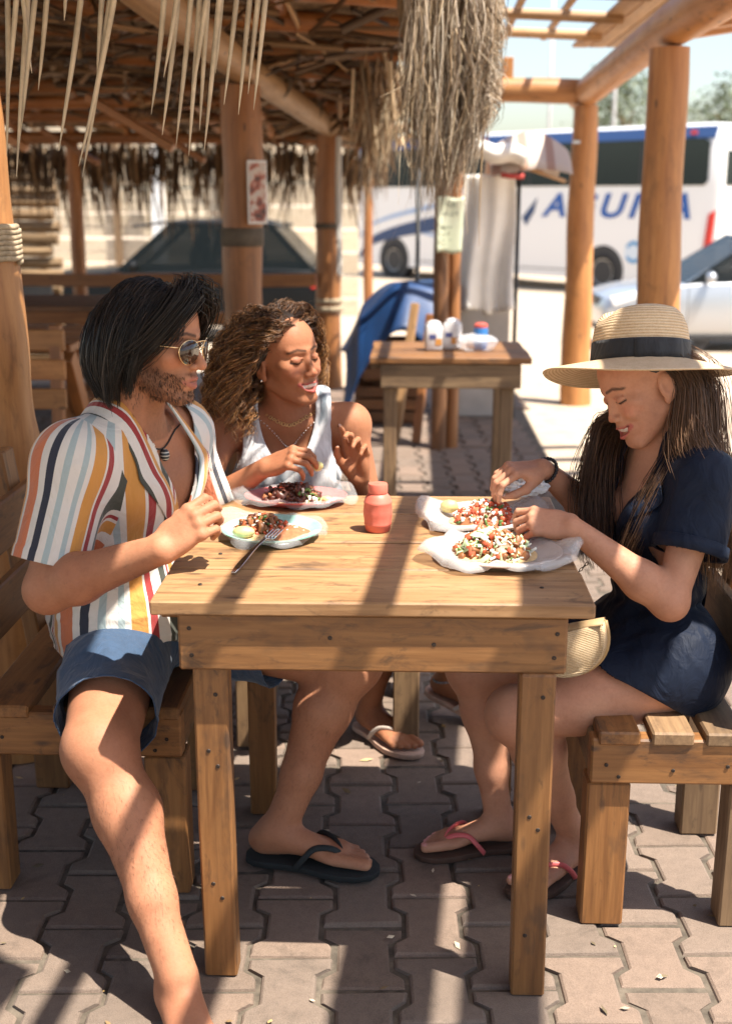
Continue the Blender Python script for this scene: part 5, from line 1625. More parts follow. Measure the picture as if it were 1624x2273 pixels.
# =================================================================== man in the striped shirt
def make_man():
    fw = unit((.92, -.38, 0)); Tt = Frame((-.585, 2.49, .75), fw)
    pel, wst, cst, nck = np.array((-.585, 2.57, .515)), np.array((-.59, 2.53, .67)), np.array((-.585, 2.47, .83)), np.array((-.565, 2.44, .965))
    Rs, Ls = np.array((-.648, 2.30, .935)), np.array((-.50, 2.60, .935))
    Re, Rw = np.array((-.690, 2.215, .705)), np.array((-.448, 2.125, .815))
    Le, Lw = np.array((-.45, 2.72, .69)), np.array((-.30, 2.60, .585))
    Rh, Rk, Ra = np.array((-.615, 2.47, .515)), np.array((-.578, 2.105, .425)), np.array((-.405, 1.895, .085))
    Lh, Lk, La = np.array((-.54, 2.63, .515)), np.array((-.118, 2.47, .465)), np.array((-.272, 2.425, .09))
    S = Field(); c3 = Tt.cols()
    S.ell(pel, (.165, .12, .10), c3, .03); S.ell(wst, (.145, .10, .14), c3, .04); S.ell(cst, (.155, .108, .16), c3, .04)
    S.ell(cst + Tt.d(.07, .07, .03), (.075, .045, .06), c3, .03); S.ell(cst + Tt.d(-.07, .07, .03), (.075, .045, .06), c3, .03)
    S.cone(Rs, Ls, .062, .062, .04); S.cone(nck, Rs + np.array((0, 0, .015)), .05, .04, .04); S.cone(nck, Ls + np.array((0, 0, .015)), .05, .04, .04)
    limb_arm(S, Rs, Re, Rw, (.056, .046, .042, .047, .028)); limb_arm(S, Ls, Le, Lw, (.056, .046, .042, .047, .028))
    limb_leg(S, Rh, Rk, Ra, (.098, .068, .058, .061, .037), back=(.55, .6, -.2)); limb_leg(S, Lh, Lk, La, (.098, .068, .058, .061, .037), back=(-.9, .2, 0))
    TH = Frame((-.506, 2.415, 1.152), unit((.95, -.30, -.09)), (.06, .02, 1), 1.0)
    S.cone(nck + np.array((-.01, 0, -.02)), TH.w(0, -.024, -.045), .064, .058, .03)
    S.cone(nck + Tt.d(.035, .05, -.005), TH.w(.045, -.02, -.03), .012, .014, .02)      # neck muscle on the near side
    S.cone(nck + Tt.d(.012, .05, -.03), nck + Tt.d(.13, .025, -.004), .010, .009, .025)   # collar bone
    add_head(S, TH, False, 0.0, 1.05, 1.03)
    HT = Frame(Rw, unit((.66, .16, .52)), unit((-.20, -.90, .40)), .97)
    curl = [(.45, 1.0, .6), (.52, 1.05, .6), (.58, 1.1, .6), (.65, 1.15, .6)]
    fs = add_hand(S, HT, True, curl, 1.0, (.10, .03, -.04, -.10), [(.022, .03, -.014), (.040, .062, -.032), (.036, .092, -.040), (.026, .112, -.046)], 1.06)
    HL = Frame(Lw, unit((.85, -.2, -.4)), (0, 0, 1)); add_hand(S, HL, False, [(.3, .4, .3)] * 4, 1.0)
    F1 = Frame((La[0] - .012, La[1], .022), unit((.97, -.22, .02))); t1 = add_foot(S, F1, True, 1.10)
    F2 = Frame((Ra[0] - .005, Ra[1] + .01, .003), unit((.45, -.88, .0))); t2 = add_foot(S, F2, False, 1.10)
    def paint(V):
        C = np.tile(np.array(SKIN_M), (len(V), 1))
        paint_head(TH, V, C, False, 0, (.36, .13, .095), (.03, .018, .012), 0, (.055, .03, .018), (.48, .19, .12))
        q = Tt.l(V)                                  # chest hair shade
        w = sstep(.09, .02, np.abs(q[:, 0])) * sstep(.06, .09, q[:, 1]) * sstep(.0, .05, q[:, 2]) * sstep(.22, .14, q[:, 2]) * .30
        C = C * (1 - w[:, None]) + np.array((.10, .05, .03)) * w[:, None]
        paint_nails(V, C, fs, HT.d(0, 0, 1), (.56, .36, .28))
        for f_ in (F1, F2):
            l = f_.l(V); w = (sstep(.03, .0, l[:, 2]) * (np.linalg.norm(l[:, :2], axis=1) < .3) * .35)[:, None]; C = C * (1 - w) + np.array((.5, .36, .28)) * w
        return C
    root = body_obj('person', 'man in a striped open shirt and blue shorts, wearing sunglasses', S, (-.95, 1.6, -.02), (.15, 2.95, 1.36),
                    [(TH.o, .17), (np.mean([fs[1][0], Rw], 0), .12)], paint, (pel[0], pel[1], .43), .0052)
    # ---- shirt
    G = Field(); e = .016
    G.ell(pel + np.array((0, -.008, .045)), (.206, .166, .15), c3, .05); G.ell(wst, (.158, .118, .15), c3, .05); G.ell(cst, (.164, .120, .162), c3, .04)
    G.ell(cst + Tt.d(.07, .072, .03), (.082, .054, .07), c3, .03); G.ell(cst + Tt.d(-.07, .072, .03), (.082, .054, .07), c3, .03)
    G.cone(Rs + np.array((0, 0, -.005)), Ls + np.array((0, 0, -.005)), .076, .076, .04); G.cone(nck + np.array((0, 0, .0)), Rs + np.array((0, 0, .02)), .066, .055, .04); G.cone(nck, Ls + np.array((0, 0, .02)), .066, .055, .04)
    Re2 = Re + np.array((-.012, .012, 0)); Le2 = Le
    G.cone(Rh + np.array((.0, -.02, .045)), Lh + np.array((.0, -.02, .045)), .138, .135, .06)
    G.cone(Rs, Rs + (Re2 - Rs) * .84, .071, .071, .03); G.cone(Ls, Ls + (Le2 - Ls) * .84, .071, .071, .03)
    TL = Tt.l
    def vcut(P):
        q = TL(P); z = q[:, 2]; w = np.clip((z - .02) * .42, -.02, .2)
        return np.minimum(w - np.abs(q[:, 0] + .006), q[:, 1] - .02)
    nk = (nck + np.array((.01, 0, 0))).astype(f32)
    def ncut(P):
        q = P - nk; r = np.sqrt(q[:, 0] ** 2 + q[:, 1] ** 2); return np.minimum(.066 + .35 * np.clip(q[:, 2], -.05, .1) * 0 - r, q[:, 2] + .035)
    def hcut(P): return (.522 + .10 * (P[:, 0] + .58) + .012 * np.sin(P[:, 0] * 40 + P[:, 1] * 25)) - P[:, 2]
    fo = folds(11, 8, 20, .0055, (1, 1, .45)); fo2 = folds(12, 8, 46, .0035, (.6, .6, 1.6))
    rg = ridges(14, 7, 15, .0075, (1, 1, .7)); rg2 = ridges(15, 6, 30, .006, (.5, .5, 1.8)); c1, c2 = sleeve_cut(Rs, Re2, .80, .115), sleeve_cut(Ls, Le2, .8, .115)
    def wr(P):
        low = sstep(.80, .58, P[:, 2]); return fo(P) * (.5 + .6 * low) + rg(P) * (.5 + .5 * low) + rg2(P) * (.12 + 1.5 * low) - .0022 * sstep(-.024, -.021, np.maximum(c1(P), c2(P)))
    as_cloth(G, .005, (vcut, ncut, hcut, sleeve_cut(Rs, Re2, .80, .115), sleeve_cut(Ls, Le2, .8, .115)), wr)
    white, och, red, grn, nvy, lbl, orr = (.66, .62, .57), (.56, .255, .055), (.30, .028, .028), (.055, .058, .045), (.022, .026, .045), (.36, .44, .45), (.55, .165, .07)
    seq = [(white, .020), (lbl, .012), (white, .010), (och, .030), (white, .006), (red, .015), (white, .024), (grn, .018), (white, .008), (red, .005), (white, .005), (och, .013), (white, .012), (orr, .032), (white, .016), (nvy, .018), (white, .016), (lbl, .014)]
    per = sum(w for _, w in seq); stops = []; acc = 0
    for c, w in seq: stops.append((acc / per, c)); acc += w
    MS = fabric('striped_shirt_fabric', 'stripe', stops, period=per, wv=1100)
    ru = unit(Re2 - Rs); lu = unit(Le2 - Ls)
    def ucoord(V):
        q = Tt.l(V); ang = np.arctan2(q[:, 0], q[:, 1] + .02); u = -ang * .150 + .18
        us = np.zeros(len(V)); mk = np.full(len(V), -1.)
        for sh, ax, o, sg in ((Rs, ru, .226, 1), (Ls, lu, .1, -1)):
            c = Tt.d(sg, 0, 0); c = unit(c - ax * (c @ ax)); b = np.cross(ax, c)
            r = V - sh; a2 = np.arctan2(r @ b, r @ c); t = r @ ax; dist = np.linalg.norm(r - t[:, None] * ax, axis=1)
            m_ = np.minimum(.108 - dist, q[:, 0] * sg + .35 * t - .150 - .010 * np.sin(q[:, 1] * 20)); s_ = q[:, 0] * sg > 0
            us = np.where(s_, -a2 * .085 + o, us); mk = np.where(s_, m_, mk)
        return dict(u=u + 5 * per, us=us + 5 * per, mask=mk)
    cloth_obj('shirt', G, (-.95, 2.05, .5), (-.2, 2.95, 1.06), MS, root, .0048, ucoord)
    # ---- collar and lapels
    for sg in (1, -1): drape_lapel(Tt, sg, G, nck, lambda z: (z - .02) * .42, .205, .03, .058, .066, MS, root, .052 if sg > 0 else .30, per)
    # ---- shorts
    H = Field()
    H.ell(pel, (.182, .138, .112), c3, .04); H.cone(Rh, Rh + (Rk - Rh) * .9, .116, .096, .05); H.cone(Lh, Lh + (Lk - Lh) * .9, .114, .092, .05)
    H.ell(wst + np.array((0, 0, -.07)), (.15, .11, .09), c3, .05)
    fo_ = folds(21, 9, 26, .005); rg3 = ridges(22, 7, 18, .010); k1, k2 = sleeve_cut(Rh, Rk, .76, .15), sleeve_cut(Lh, Lk, .64, .15); fo3 = lambda P: fo_(P) + rg3(P) - .002 * sstep(-.026, -.023, np.maximum(k1(P), k2(P)))
    as_cloth(H, .005, (sleeve_cut(Rh, Rk, .76, .15), sleeve_cut(Lh, Lk, .64, .15), lambda P: P[:, 2] - .625), fo3)
    cloth_obj('shorts', H, (-.85, 2.0, .3), (-.05, 2.85, .66), fabric('blue_shorts_fabric', None, None, (.024, .058, .12), .8), root, .0050)
    # ---- hair
    keep = lambda p: ((p[:, 1] < .056 + .80 * (p[:, 2] - .060)) & ((p[:, 2] > .004) | (p[:, 1] < -.012)) & (p[:, 2] > -.045))
    rp, rn = scalp_roots(5600, keep, 5)
    rs = np.random.default_rng(8)
    side = np.sign(rp[:, 0] + .012); side[side == 0] = 1
    top = sstep(.06, .11, rp[:, 2]); frontw = sstep(.03, .07, rp[:, 1])
    d = rn * .35 + np.c_[side * (.35 + .5 * top + .5 * frontw), -.25 + .30 * frontw, np.full(len(rp), .1) + .25 * frontw] + rs.normal(0, .06, rp.shape)
    d /= np.linalg.norm(d, axis=1, keepdims=True)
    ln = (.072 + .135 * sstep(-.05, .12, rp[:, 2])) * rs.uniform(.66, 1.16, len(rp)) + .03 * sstep(.0, -.06, rp[:, 1]) - .05 * frontw
    lift = .010 + np.abs(rs.normal(.010, .018, len(rp))) + .05 * top * rs.uniform(.3, 1, len(rp))
    def comb(p, t):
        o = np.zeros_like(p); o[:, 1] = -.10 * sstep(-.06, .0, p[:, 1]) - .34 * sstep(.02, .06, p[:, 1]) * (t > .15)
        low = sstep(.0, -.06, p[:, 2]); o[:, 0] -= .10 * np.sign(p[:, 0]) * low; o[:, 1] += .30 * low * sstep(-.02, -.08, p[:, 1])
        return o
    P = grow(TH, rp, d, ln, 11, .42, comb, lift, ellr=(.081, .097, .096), stiff=.62)
    P += rs.normal(0, .0015, P.shape) * np.linspace(0, 1, 11)[None, :, None]
    P = clump(P, rp, 170, .62, .0075, 5, rs)
    Pw = TH.w(P.reshape(-1, 3)).reshape(P.shape)
    W = rs.uniform(.0012, .0027, (len(Pw), 1)) * (1 - .8 * np.linspace(0, 1, 11)[None] ** 3)
    hair_obj('hair', Pw, W, root, [(.010, .0085, .008), (.016, .012, .010), (.008, .007, .007), (.034, .022, .015)], seed=3)
    for sgx, nn, ex in ((1, 420, 0), (-1, 260, .008)):
        gd = [TH.w(sgx * .004, .066, .126), TH.w(sgx * .034, .084 + ex, .112), TH.w(sgx * .066, .070 + ex, .070), TH.w(sgx * .084, .038 + ex, .022), TH.w(sgx * .089, .004, -.012), TH.w(sgx * .085, -.022, -.038)]
        Pl = lock(gd, (.020, .024, .022, .022, .024, .020), nn, 11, 44 + sgx, .14, .004, 5)
        hair_obj('hair_lock', Pl, np.random.default_rng(3).uniform(.0012, .0026, (nn, 1)) * (1 - .8 * np.linspace(0, 1, 11)[None] ** 3), root, [(.010, .0085, .008), (.014, .011, .010), (.022, .016, .012)], seed=5)
    cap = Field(); cap.ell(TH.w(0, -.014, .042), (.0785, .0955, .0900), TH.cols(), .01)
    cap.ell(TH.w(.054, -.022, .0), (.026, .050, .070), TH.cols(), .02); cap.ell(TH.w(-.054, -.022, .0), (.026, .050, .070), TH.cols(), .02); cap.ell(TH.w(0, -.064, -.01), (.060, .032, .075), TH.cols(), .03)
    def fcut(P):
        q = TH.l(P); return q[:, 1] - (.048 + .80 * (q[:, 2] - .060)) 
    cap.post = lambda P, d: np.maximum(d, np.minimum(fcut(P), 1))
    Vc, Fc = polygonise(cap, TH.o - .16, TH.o + .16, .004)
    me = npmesh('hair_base', Vc, Fc, M_HAIR); vcol(me, np.tile(np.array((.010, .008, .007)), (len(Vc), 1))); link('hair_base', me, root)
    # short beard hairs
    N = 1700; a = rs.uniform(-1, 1, N); 
    bp = np.zeros((N, 3)); zz = rs.uniform(-.105, -.03, N); xx = rs.uniform(-.062, .062, N)
    cand = np.c_[xx, np.zeros(N), zz]
    # drop rays from the front/side onto the jaw
    org = np.c_[xx * 1.25, rs.uniform(-.005, .10, N), zz]; cen = np.c_[np.zeros(N), np.full(N, .03), zz * .8]
    Pq = org.copy(); t = np.full(N, 1.6)
    for it in range(26):
        Pq = cen + (org - cen) * t[:, None]; dd = S.eval(TH.w(Pq).astype(f32)); t = t - np.clip(dd, -.03, .03) / np.maximum(np.linalg.norm(org - cen, axis=1), .02) * .8
    Pq = cen + (org - cen) * t[:, None]; w = TH.l(TH.w(Pq)); ax_ = np.abs(w[:, 0])
    ok = (np.abs(dd) < .004) & (((w[:, 2] < -.045 + .25 * (ax_ - .03)) & ((ax_ > .024) | (w[:, 2] < -.076))) | ((np.abs(w[:, 2] + .0435) < .004) & (ax_ < .026) & (w[:, 1] > .06)) | ((ax_ > .046) & (w[:, 1] < .045) & (w[:, 2] < .0)))
    b0 = w[ok]; dirn = unit_rows(b0 - np.array((0, .01, -.02))) * .5 + np.array((0, .15, -.75)) + rs.normal(0, .25, b0.shape); dirn = unit_rows(dirn)
    Lb = rs.uniform(.004, .009, (len(b0), 1, 1)); s = np.linspace(0, 1, 3)[None, :, None]
    Pb = b0[:, None, :] + dirn[:, None, :] * s * Lb
    hair_obj('beard', TH.w(Pb.reshape(-1, 3)).reshape(Pb.shape), np.tile(np.array([[.0009, .0007, .0003]]), (len(b0), 1)), root, [(.06, .030, .015), (.10, .05, .024), (.03, .016, .01)], seed=9)
    def limb_hair(a_, b_, n_, t0, t1, ln, wd):
        ax = unit(b_ - a_); x_ = unit(np.cross(ax, (.3, .5, .8))); y_ = np.cross(ax, x_); t_ = t0 + (t1 - t0) * rs.beta(2.2, 2.2, n_); an = rs.uniform(0, 6.28, n_)
        rad = x_[None] * np.cos(an)[:, None] + y_[None] * np.sin(an)[:, None]; c_ = a_ + (b_ - a_) * t_[:, None]
        p_ = trace(S, c_ + rad * .11, -rad, 36, .0); dr_ = unit_rows(ax[None] * .9 + rad * .35 + rs.normal(0, .25, (n_, 3)))
        return p_[:, None, :] + dr_[:, None, :] * (np.linspace(0, 1, 3)[None, :, None] * rs.uniform(.5, 1.2, (n_, 1, 1)) * ln), np.tile(np.array([[wd, wd * .8, wd * .3]]), (n_, 1))
    for a_, b_, n_, wd_ in ((Rk, Ra, 1300, .00030), (Lk, La, 1300, .00030), (Re, Rw, 300, .00022)):
        Ph, Wh = limb_hair(a_, b_, n_, .02, 1.0, .010, wd_)
        hair_obj('body_hair', Ph, Wh, root, [(.05, .026, .014), (.10, .05, .028)], seed=21)
    # ---- necklace
    cord = []
    for i in range(33):
        a = -math.pi + 2 * math.pi * i / 32; dr = max(0, math.cos(a)) ** 2
        cord.append(nck + Tt.d(.072 * math.sin(a), .078 * math.cos(a) + .018 * dr, .040 * -math.cos(a) - .012 * dr + .030))
    cf = slice(10, 23); cd = np.array([unit((p - nck) * np.array((1, 1, 0))) for p in cord[cf]]); cord[cf] = list(trace(S, np.array(cord[cf]) + cd * .06, -cd, 40, .0022))
    cordP = [tuple(p) for p in cord]
    nk_ = MB().tube(cordP, .0018, 6).build('necklace_cord', mat('dark_cord', (.03, .02, .015), .8), root, smooth=True)
    pb = cord[16] + Tt.d(0, .006, -.012)
    pend = MB().sphere(pb, (.010, .010, .013), 14, 10).build('pendant', bead_mat(), nk_, smooth=True)
    # ---- flip-flop under the table and the near one
    return dict(T=Tt, TH=TH, F1=F1, F2=F2, root=root)

def unit_rows(v): return v / (np.linalg.norm(v, axis=1, keepdims=True) + 1e-9)
def bead_mat():
    m = mat('banded_bead', (.03, .03, .03), .3); t = NT(m)
    geo = t.n('NewGeometry'); sp = t.n('SeparateXYZ'); t.l(geo.outputs['Position'], sp.inputs[0])
    ml = t.n('Math', operation='MULTIPLY', i_1=900.0); t.l(sp.outputs[2], ml.inputs[0]); sn = t.n('Math', operation='SINE'); t.l(ml.outputs[0], sn.inputs[0])
    t.base(t.ramp(sn.outputs[0], [(.45, (.02, .025, .03)), (.65, (.5, .48, .42))])); return m

# =================================================================== curly haired woman
def make_curly():
    fw = unit((.10, -.99, 0)); Tt = Frame((-.30, 3.0, .75), fw); c3 = Tt.cols()
    pel, wst, cst, nck = np.array((-.31, 3.20, .52)), np.array((-.305, 3.10, .66)), np.array((-.30, 3.0, .79)), np.array((-.292, 2.965, .925))
    Rs, Ls = np.array((-.448, 2.955, .885)), np.array((-.142, 2.985, .888))
    Re, Rw = np.array((-.515, 2.80, .70)), np.array((-.318, 2.672, .848))
    Le, Lw = np.array((-.085, 2.93, .665)), np.array((-.112, 2.795, .795))
    Rh, Rk, Ra = np.array((-.38, 3.20, .50)), np.array((-.02, 2.97, .47)), np.array((-.095, 3.10, .085))
    Lh, Lk, La = np.array((-.24, 3.22, .50)), np.array((.155, 3.02, .455)), np.array((.118, 3.215, .125))
    S = Field()
    S.ell(pel, (.165, .12, .10), c3, .03); S.ell(wst, (.12, .085, .13), c3, .04); S.ell(cst, (.128, .088, .135), c3, .04)
    for s in (-1, 1): S.ell(cst + Tt.d(s * .066, .068, -.01), (.055, .048, .055), c3, .02)
    S.cone(Rs, Ls, .045, .045, .04); S.cone(nck, Rs + np.array((0, 0, .012)), .036, .028, .04); S.cone(nck, Ls + np.array((0, 0, .012)), .036, .028, .04)
    ar = (.043, .037, .032, .037, .0215)
    limb_arm(S, Rs, Re, Rw, ar); limb_arm(S, Ls, Le, Lw, ar)
    lr = (.085, .056, .050, .054, .031)
    limb_leg(S, Rh, Rk, Ra, lr, back=(-.3, .9, 0)); limb_leg(S, Lh, Lk, La, lr, back=(-.3, .9, 0))
    TH = Frame((-.297, 2.935, 1.052), unit((.74, -.66, .05)), unit((-.12, .0, 1)), .94)
    S.cone(nck + np.array((0, 0, -.02)), TH.w(0, -.022, -.045), .050, .046, .03)
    S.cone(nck + Tt.d(.0, .03, -.03), TH.w(.045, -.02, -.03), .009, .011, .02)
    S.cone(nck + Tt.d(-.012, .036, -.034), nck + Tt.d(-.11, .018, -.014), .008, .008, .02); S.cone(nck + Tt.d(.012, .036, -.034), nck + Tt.d(.11, .018, -.014), .008, .008, .02)
    add_head(S, TH, True, 1.0, .95, .97)
    HR = Frame(Rw, unit((.70, -.30, .34)), unit((-.30, -.55, .78)), .95)
    fr = add_hand(S, HR, True, [(.75, .85, .4), (.80, .8, .4), (.85, .85, .4), (.9, .9, .4)], .90, (.06, .02, -.03, -.08), [(.024, .03, -.016), (.040, .060, -.034), (.034, .086, -.052), (.024, .104, -.064)], .92)
    HLf = Frame(Lw, unit((-.05, -.10, .99)), unit((.28, .93, .10)), .95)
    fl = add_hand(S, HLf, False, [(.10, .35, .25), (.35, .8, .5), (.5, 1.0, .6), (.6, 1.1, .6)], .88, (.10, .03, -.05, -.14), [(.026, .03, -.012), (.042, .058, -.028), (.046, .084, -.040), (.040, .104, -.048)], .92)
    F1 = Frame((Ra[0], Ra[1], .020), unit((.62, -.78, .0))); t1 = add_foot(S, F1, False, .95)
    F2 = Frame((La[0] - .005, La[1] + .01, .062), unit((.86, -.42, -.30)), unit((.25, -.12, .95))); t2 = add_foot(S, F2, True, .95)
    lip = (.36, .085, .075)
    def paint(V):
        C = np.tile(np.array(SKIN_C), (len(V), 1))
        paint_head(TH, V, C, True, 1.0, lip, (.035, .018, .010), 1.0, None, (.42, .15, .085))
        paint_nails(V, C, fr, HR.d(0, 0, 1), (.62, .42, .36), .9); paint_nails(V, C, fl, HLf.d(0, 0, 1), (.62, .45, .40), .9)
        return C
    root = body_obj('person', 'smiling curly haired woman in a tie-dye tank top, behind the table', S, (-.72, 2.5, -.02), (.42, 3.45, 1.26),
                    [(TH.o, .16), (np.mean([fr[1][0], Rw], 0), .11), (np.mean([fl[1][0], Lw], 0), .11)], paint, (pel[0], pel[1], .43), .0052)
    # ---- tank top
    G = Field()
    G.ell(pel + np.array((0, -.01, .05)), (.165, .125, .14), c3, .05); G.ell(wst, (.138, .102, .14), c3, .05); G.ell(cst, (.140, .100, .145), c3, .04)
    for s in (-1, 1): G.ell(cst + Tt.d(s * .066, .068, -.012), (.064, .056, .066), c3, .03)
    G.cone(nck + Tt.d(.085, .0, .012), nck + Tt.d(-.085, .0, .012), .040, .040, .03)
    G.cone(nck + Tt.d(.075, .0, .0), cst + Tt.d(.07, .05, .04), .042, .05, .03); G.cone(nck + Tt.d(-.075, .0, .0), cst + Tt.d(-.07, .05, .04), .042, .05, .03)
    def arm(sg):
        def f(P):
            q = Tt.l(P); x = q[:, 0] * sg; z = q[:, 2]
            return x - (.108 + .030 * sstep(.10, .0, z) + .06 * sstep(.02, -.04, z))
        return f
    nk = nck
    def ncut(P):
        q = Tt.l(P); x = q[:, 0]; z = q[:, 2]; fr_ = q[:, 1] > 0
        zc = np.where(fr_, .195, .215); rr = np.where(fr_, .135, .075)
        return np.minimum(1 - np.sqrt((x / .070) ** 2 + ((z - zc) / rr) ** 2), .3) * .06
    fo = folds(31, 9, 24, .004, (1, 1, .6)); fo2 = folds(33, 8, 50, .002)
    rg = ridges(35, 7, 17, .008, (1, 1, .5))
    as_cloth(G, .005, (arm(1), arm(-1), ncut, lambda P: .50 - P[:, 2]), lambda P: fo(P) * 1.1 + fo2(P) + rg(P))
    fd = folds(41, 14, 34, 1.0, (1.2, 1.2, .5)); fe = folds(43, 14, 95, 1.0, (1, 1, .4))
    def dye(V):
        P = V.astype(f32); a_ = fd(P); b_ = fe(P); n = a_ / a_.std() * .30 + b_ / b_.std() * .26
        q1, q2, q3, q4 = np.percentile(n[(V[:, 1] < 2.97) & (V[:, 2] > .74)], [30, 78, 91, 96]); w = sstep(q1, q2, n)[:, None]; C = np.array((.60, .60, .61)) * (1 - w) + np.array((.13, .16, .19)) * w
        w2 = sstep(q3, q4, n)[:, None]; C = C * (1 - w2) + np.array((.04, .05, .07)) * w2
        rim = np.maximum(np.maximum(arm(1)(P), arm(-1)(P)), ncut(P)); w3 = sstep(-.010, -.006, rim)[:, None]; C = C * (1 - w3) + np.array((.52, .53, .55)) * w3
        return C
    cloth_obj('tank_top', G, (-.55, 2.75, .48), (-.05, 3.4, 1.02), fabric('tie_dye_fabric', 'col'), root, .0044, None, dye)
    Hh = Field(); Hh.ell(pel, (.18, .135, .11), c3, .04); Hh.cone(Rh, Rh + (Rk - Rh) * .7, .10, .088, .05); Hh.cone(Lh, Lh + (Lk - Lh) * .7, .10, .088, .05)
    as_cloth(Hh, .006, (sleeve_cut(Rh, Rk, .45, .14), sleeve_cut(Lh, Lk, .45, .14), lambda P: P[:, 2] - .60), folds(51, 8, 30, .004))
    cloth_obj('shorts', Hh, (-.6, 2.8, .35), (.2, 3.42, .62), fabric('denim_shorts_fabric', None, None, (.05, .07, .11)), root, .006)
    # ---- curly hair
    keep = lambda p: ((p[:, 1] < .048 + .75 * (p[:, 2] - .060)) & ((p[:, 2] > .004) | (p[:, 1] < -.012)) & (p[:, 2] > -.05))
    N = 430; rp, rn = scalp_roots(N, keep, 15); rs = np.random.default_rng(16)
    side = np.sign(rp[:, 0]); K = 31
    top = sstep(.06, .11, rp[:, 2]); frontw = sstep(.035, .075, rp[:, 1])
    d = rn * .6 + np.c_[side * (.25 + .4 * top), -.15 - .45 * frontw, np.full(N, .06)] + rs.normal(0, .12, rp.shape); d /= np.linalg.norm(d, axis=1, keepdims=True)
    ln = rs.uniform(.12, .185, N) + .09 * sstep(-.02, .12, rp[:, 2]) + .03 * sstep(-.02, -.08, rp[:, 1])
    ln *= np.where(rp[:, 0] < -.02, .80, 1.0)
    lift = .035 + np.abs(rs.normal(.075, .075, N)) * (1 - .5 * top); lift *= np.where(rp[:, 0] < -.02, .6, 1.0)
    def comb(p, t):
        o = np.zeros_like(p); o[:, 1] = -.07 * sstep(-.02, .05, p[:, 1]); o[:, 0] = .03 * np.sign(p[:, 0]) * (t < .5); return o
    P = grow(TH, rp, d, ln, K, .12, comb, lift, stiff=.86)
    T_ = np.gradient(P, axis=1); T_ /= np.linalg.norm(T_, axis=2, keepdims=True) + 1e-9
    r0 = rs.normal(size=(N, 1, 3)); a = np.cross(T_, np.broadcast_to(r0, T_.shape)); a /= np.linalg.norm(a, axis=2, keepdims=True) + 1e-9; b = np.cross(T_, a)
    s = np.linspace(0, 1, K)[None, :, None]; turns = rs.uniform(2.8, 5.0, (N, 1, 1)) * (ln[:, None, None] / .2); ph = rs.uniform(0, 6.28, (N, 1, 1)); cr = rs.uniform(.006, .0135, (N, 1, 1)) * sstep(.0, .25, s)
    P = P + (a * np.cos(s * turns * 6.28 + ph) + b * np.sin(s * turns * 6.28 + ph)) * cr
    M6 = 4; P = np.repeat(P, M6, 0); N = N * M6
    P = P + rs.normal(0, .0017, (N, 1, 3)) * sstep(0, .1, s) + rs.normal(0, .0006, (N, K, 3)).cumsum(1)
    Pw = TH.w(P.reshape(-1, 3)).reshape(P.shape)
    W = rs.uniform(.0012, .0026, (N, 1)) * (1 - .7 * np.linspace(0, 1, K)[None] ** 3)
    hair_obj('hair', Pw, W, root, [(.035, .016, .009), (.055, .025, .012), (.024, .012, .008), (.085, .037, .015)], [(.38, .165, .05), (.50, .25, .085), (.25, .10, .03), (.13, .055, .02)], .9, seed=13)
    # fine frizz
    N2 = 300; pick = rs.integers(N, size=N2); Pf = Pw[pick] + rs.normal(0, .006, (N2, 1, 3)) + rs.normal(0, .004, (N2, K, 3)).cumsum(1) * .12
    hair_obj('frizz', Pf, np.full((N2, K), .0009), root, [(.10, .05, .025), (.05, .028, .016)], [(.30, .17, .08)], seed=14)
    cap = Field(); cap.ell(TH.w(0, -.018, .048), (.078 * .94, .096 * .94, .088 * .94), TH.cols(), .01)
    for sg in (-1, 1): cap.ell(TH.w(sg * .062, -.035, -.02), (.035, .045, .085), TH.cols(), .03)
    cap.ell(TH.w(0, -.085, -.03), (.075, .04, .09), TH.cols(), .03)
    cap.post = lambda P, dd: np.maximum(dd, (lambda q: q[:, 1] - (.040 + .75 * (q[:, 2] - .060)))(TH.l(P)))
    Vc, Fc = polygonise(cap, TH.o - .17, TH.o + .16, .004)
    me = npmesh('hair_base', Vc, Fc, M_HAIR); vcol(me, np.tile(np.array((.016, .010, .007)), (len(Vc), 1))); link('hair_base', me, root)
    # ---- jewellery
    M_SILV = mat('silver_chain', (.75, .72, .68), .25, 1.0); M_GOLD = mat('gold', (.80, .52, .22), .28, 1.0)
    def ring_path(n, r, drop, z0):
        out = []
        for i in range(n):
            a = -math.pi + 2 * math.pi * i / n; dr = max(0, math.cos(a)) ** 2
            out.append(nck + Tt.d(r * math.sin(a), (r + .006) * math.cos(a) + .012 * dr, z0 - drop * dr - .02 * math.cos(a)))
        o_ = np.array(out); sl = slice(int(n * .31), int(n * .69)); dr_ = np.array([unit((p - nck) * np.array((1, 1, 0))) for p in o_[sl]]); o_[sl] = trace(S, o_[sl] + dr_ * .06, -dr_, 40, .0022); return list(o_)
    ch = MB()
    pts = ring_path(46, .062, .022, .018)
    for i in range(len(pts)):
        d_ = Vector(pts[(i + 1) % len(pts)]) - Vector(pts[i]); M = Matrix.Translation(Vector(pts[i])) @ frame(d_, Tt.d(0, 1, .3)).to_4x4()
        rr = .0042 if i % 2 else .0030
        ch.tube([M @ Vector((rr * math.cos(q * .785), rr * math.sin(q * .785), 0)) for q in range(9)], .0009, 4, cap=False)
    tag(ch.build('necklace', M_GOLD, root, smooth=True), kind='stuff')
    ch = MB(); pts = ring_path(90, .066, .075, .014)
    for p_ in pts: ch.sphere(p_, .0021, 6, 4)
    tag(ch.build('necklace', M_SILV, root, smooth=True), kind='stuff')
    MB().sphere(TH.w(.0805, -.006, -.036), .0042, 10, 8).build('earring', M_SILV, root, smooth=True)
    # anklet of beads
    ch = MB()
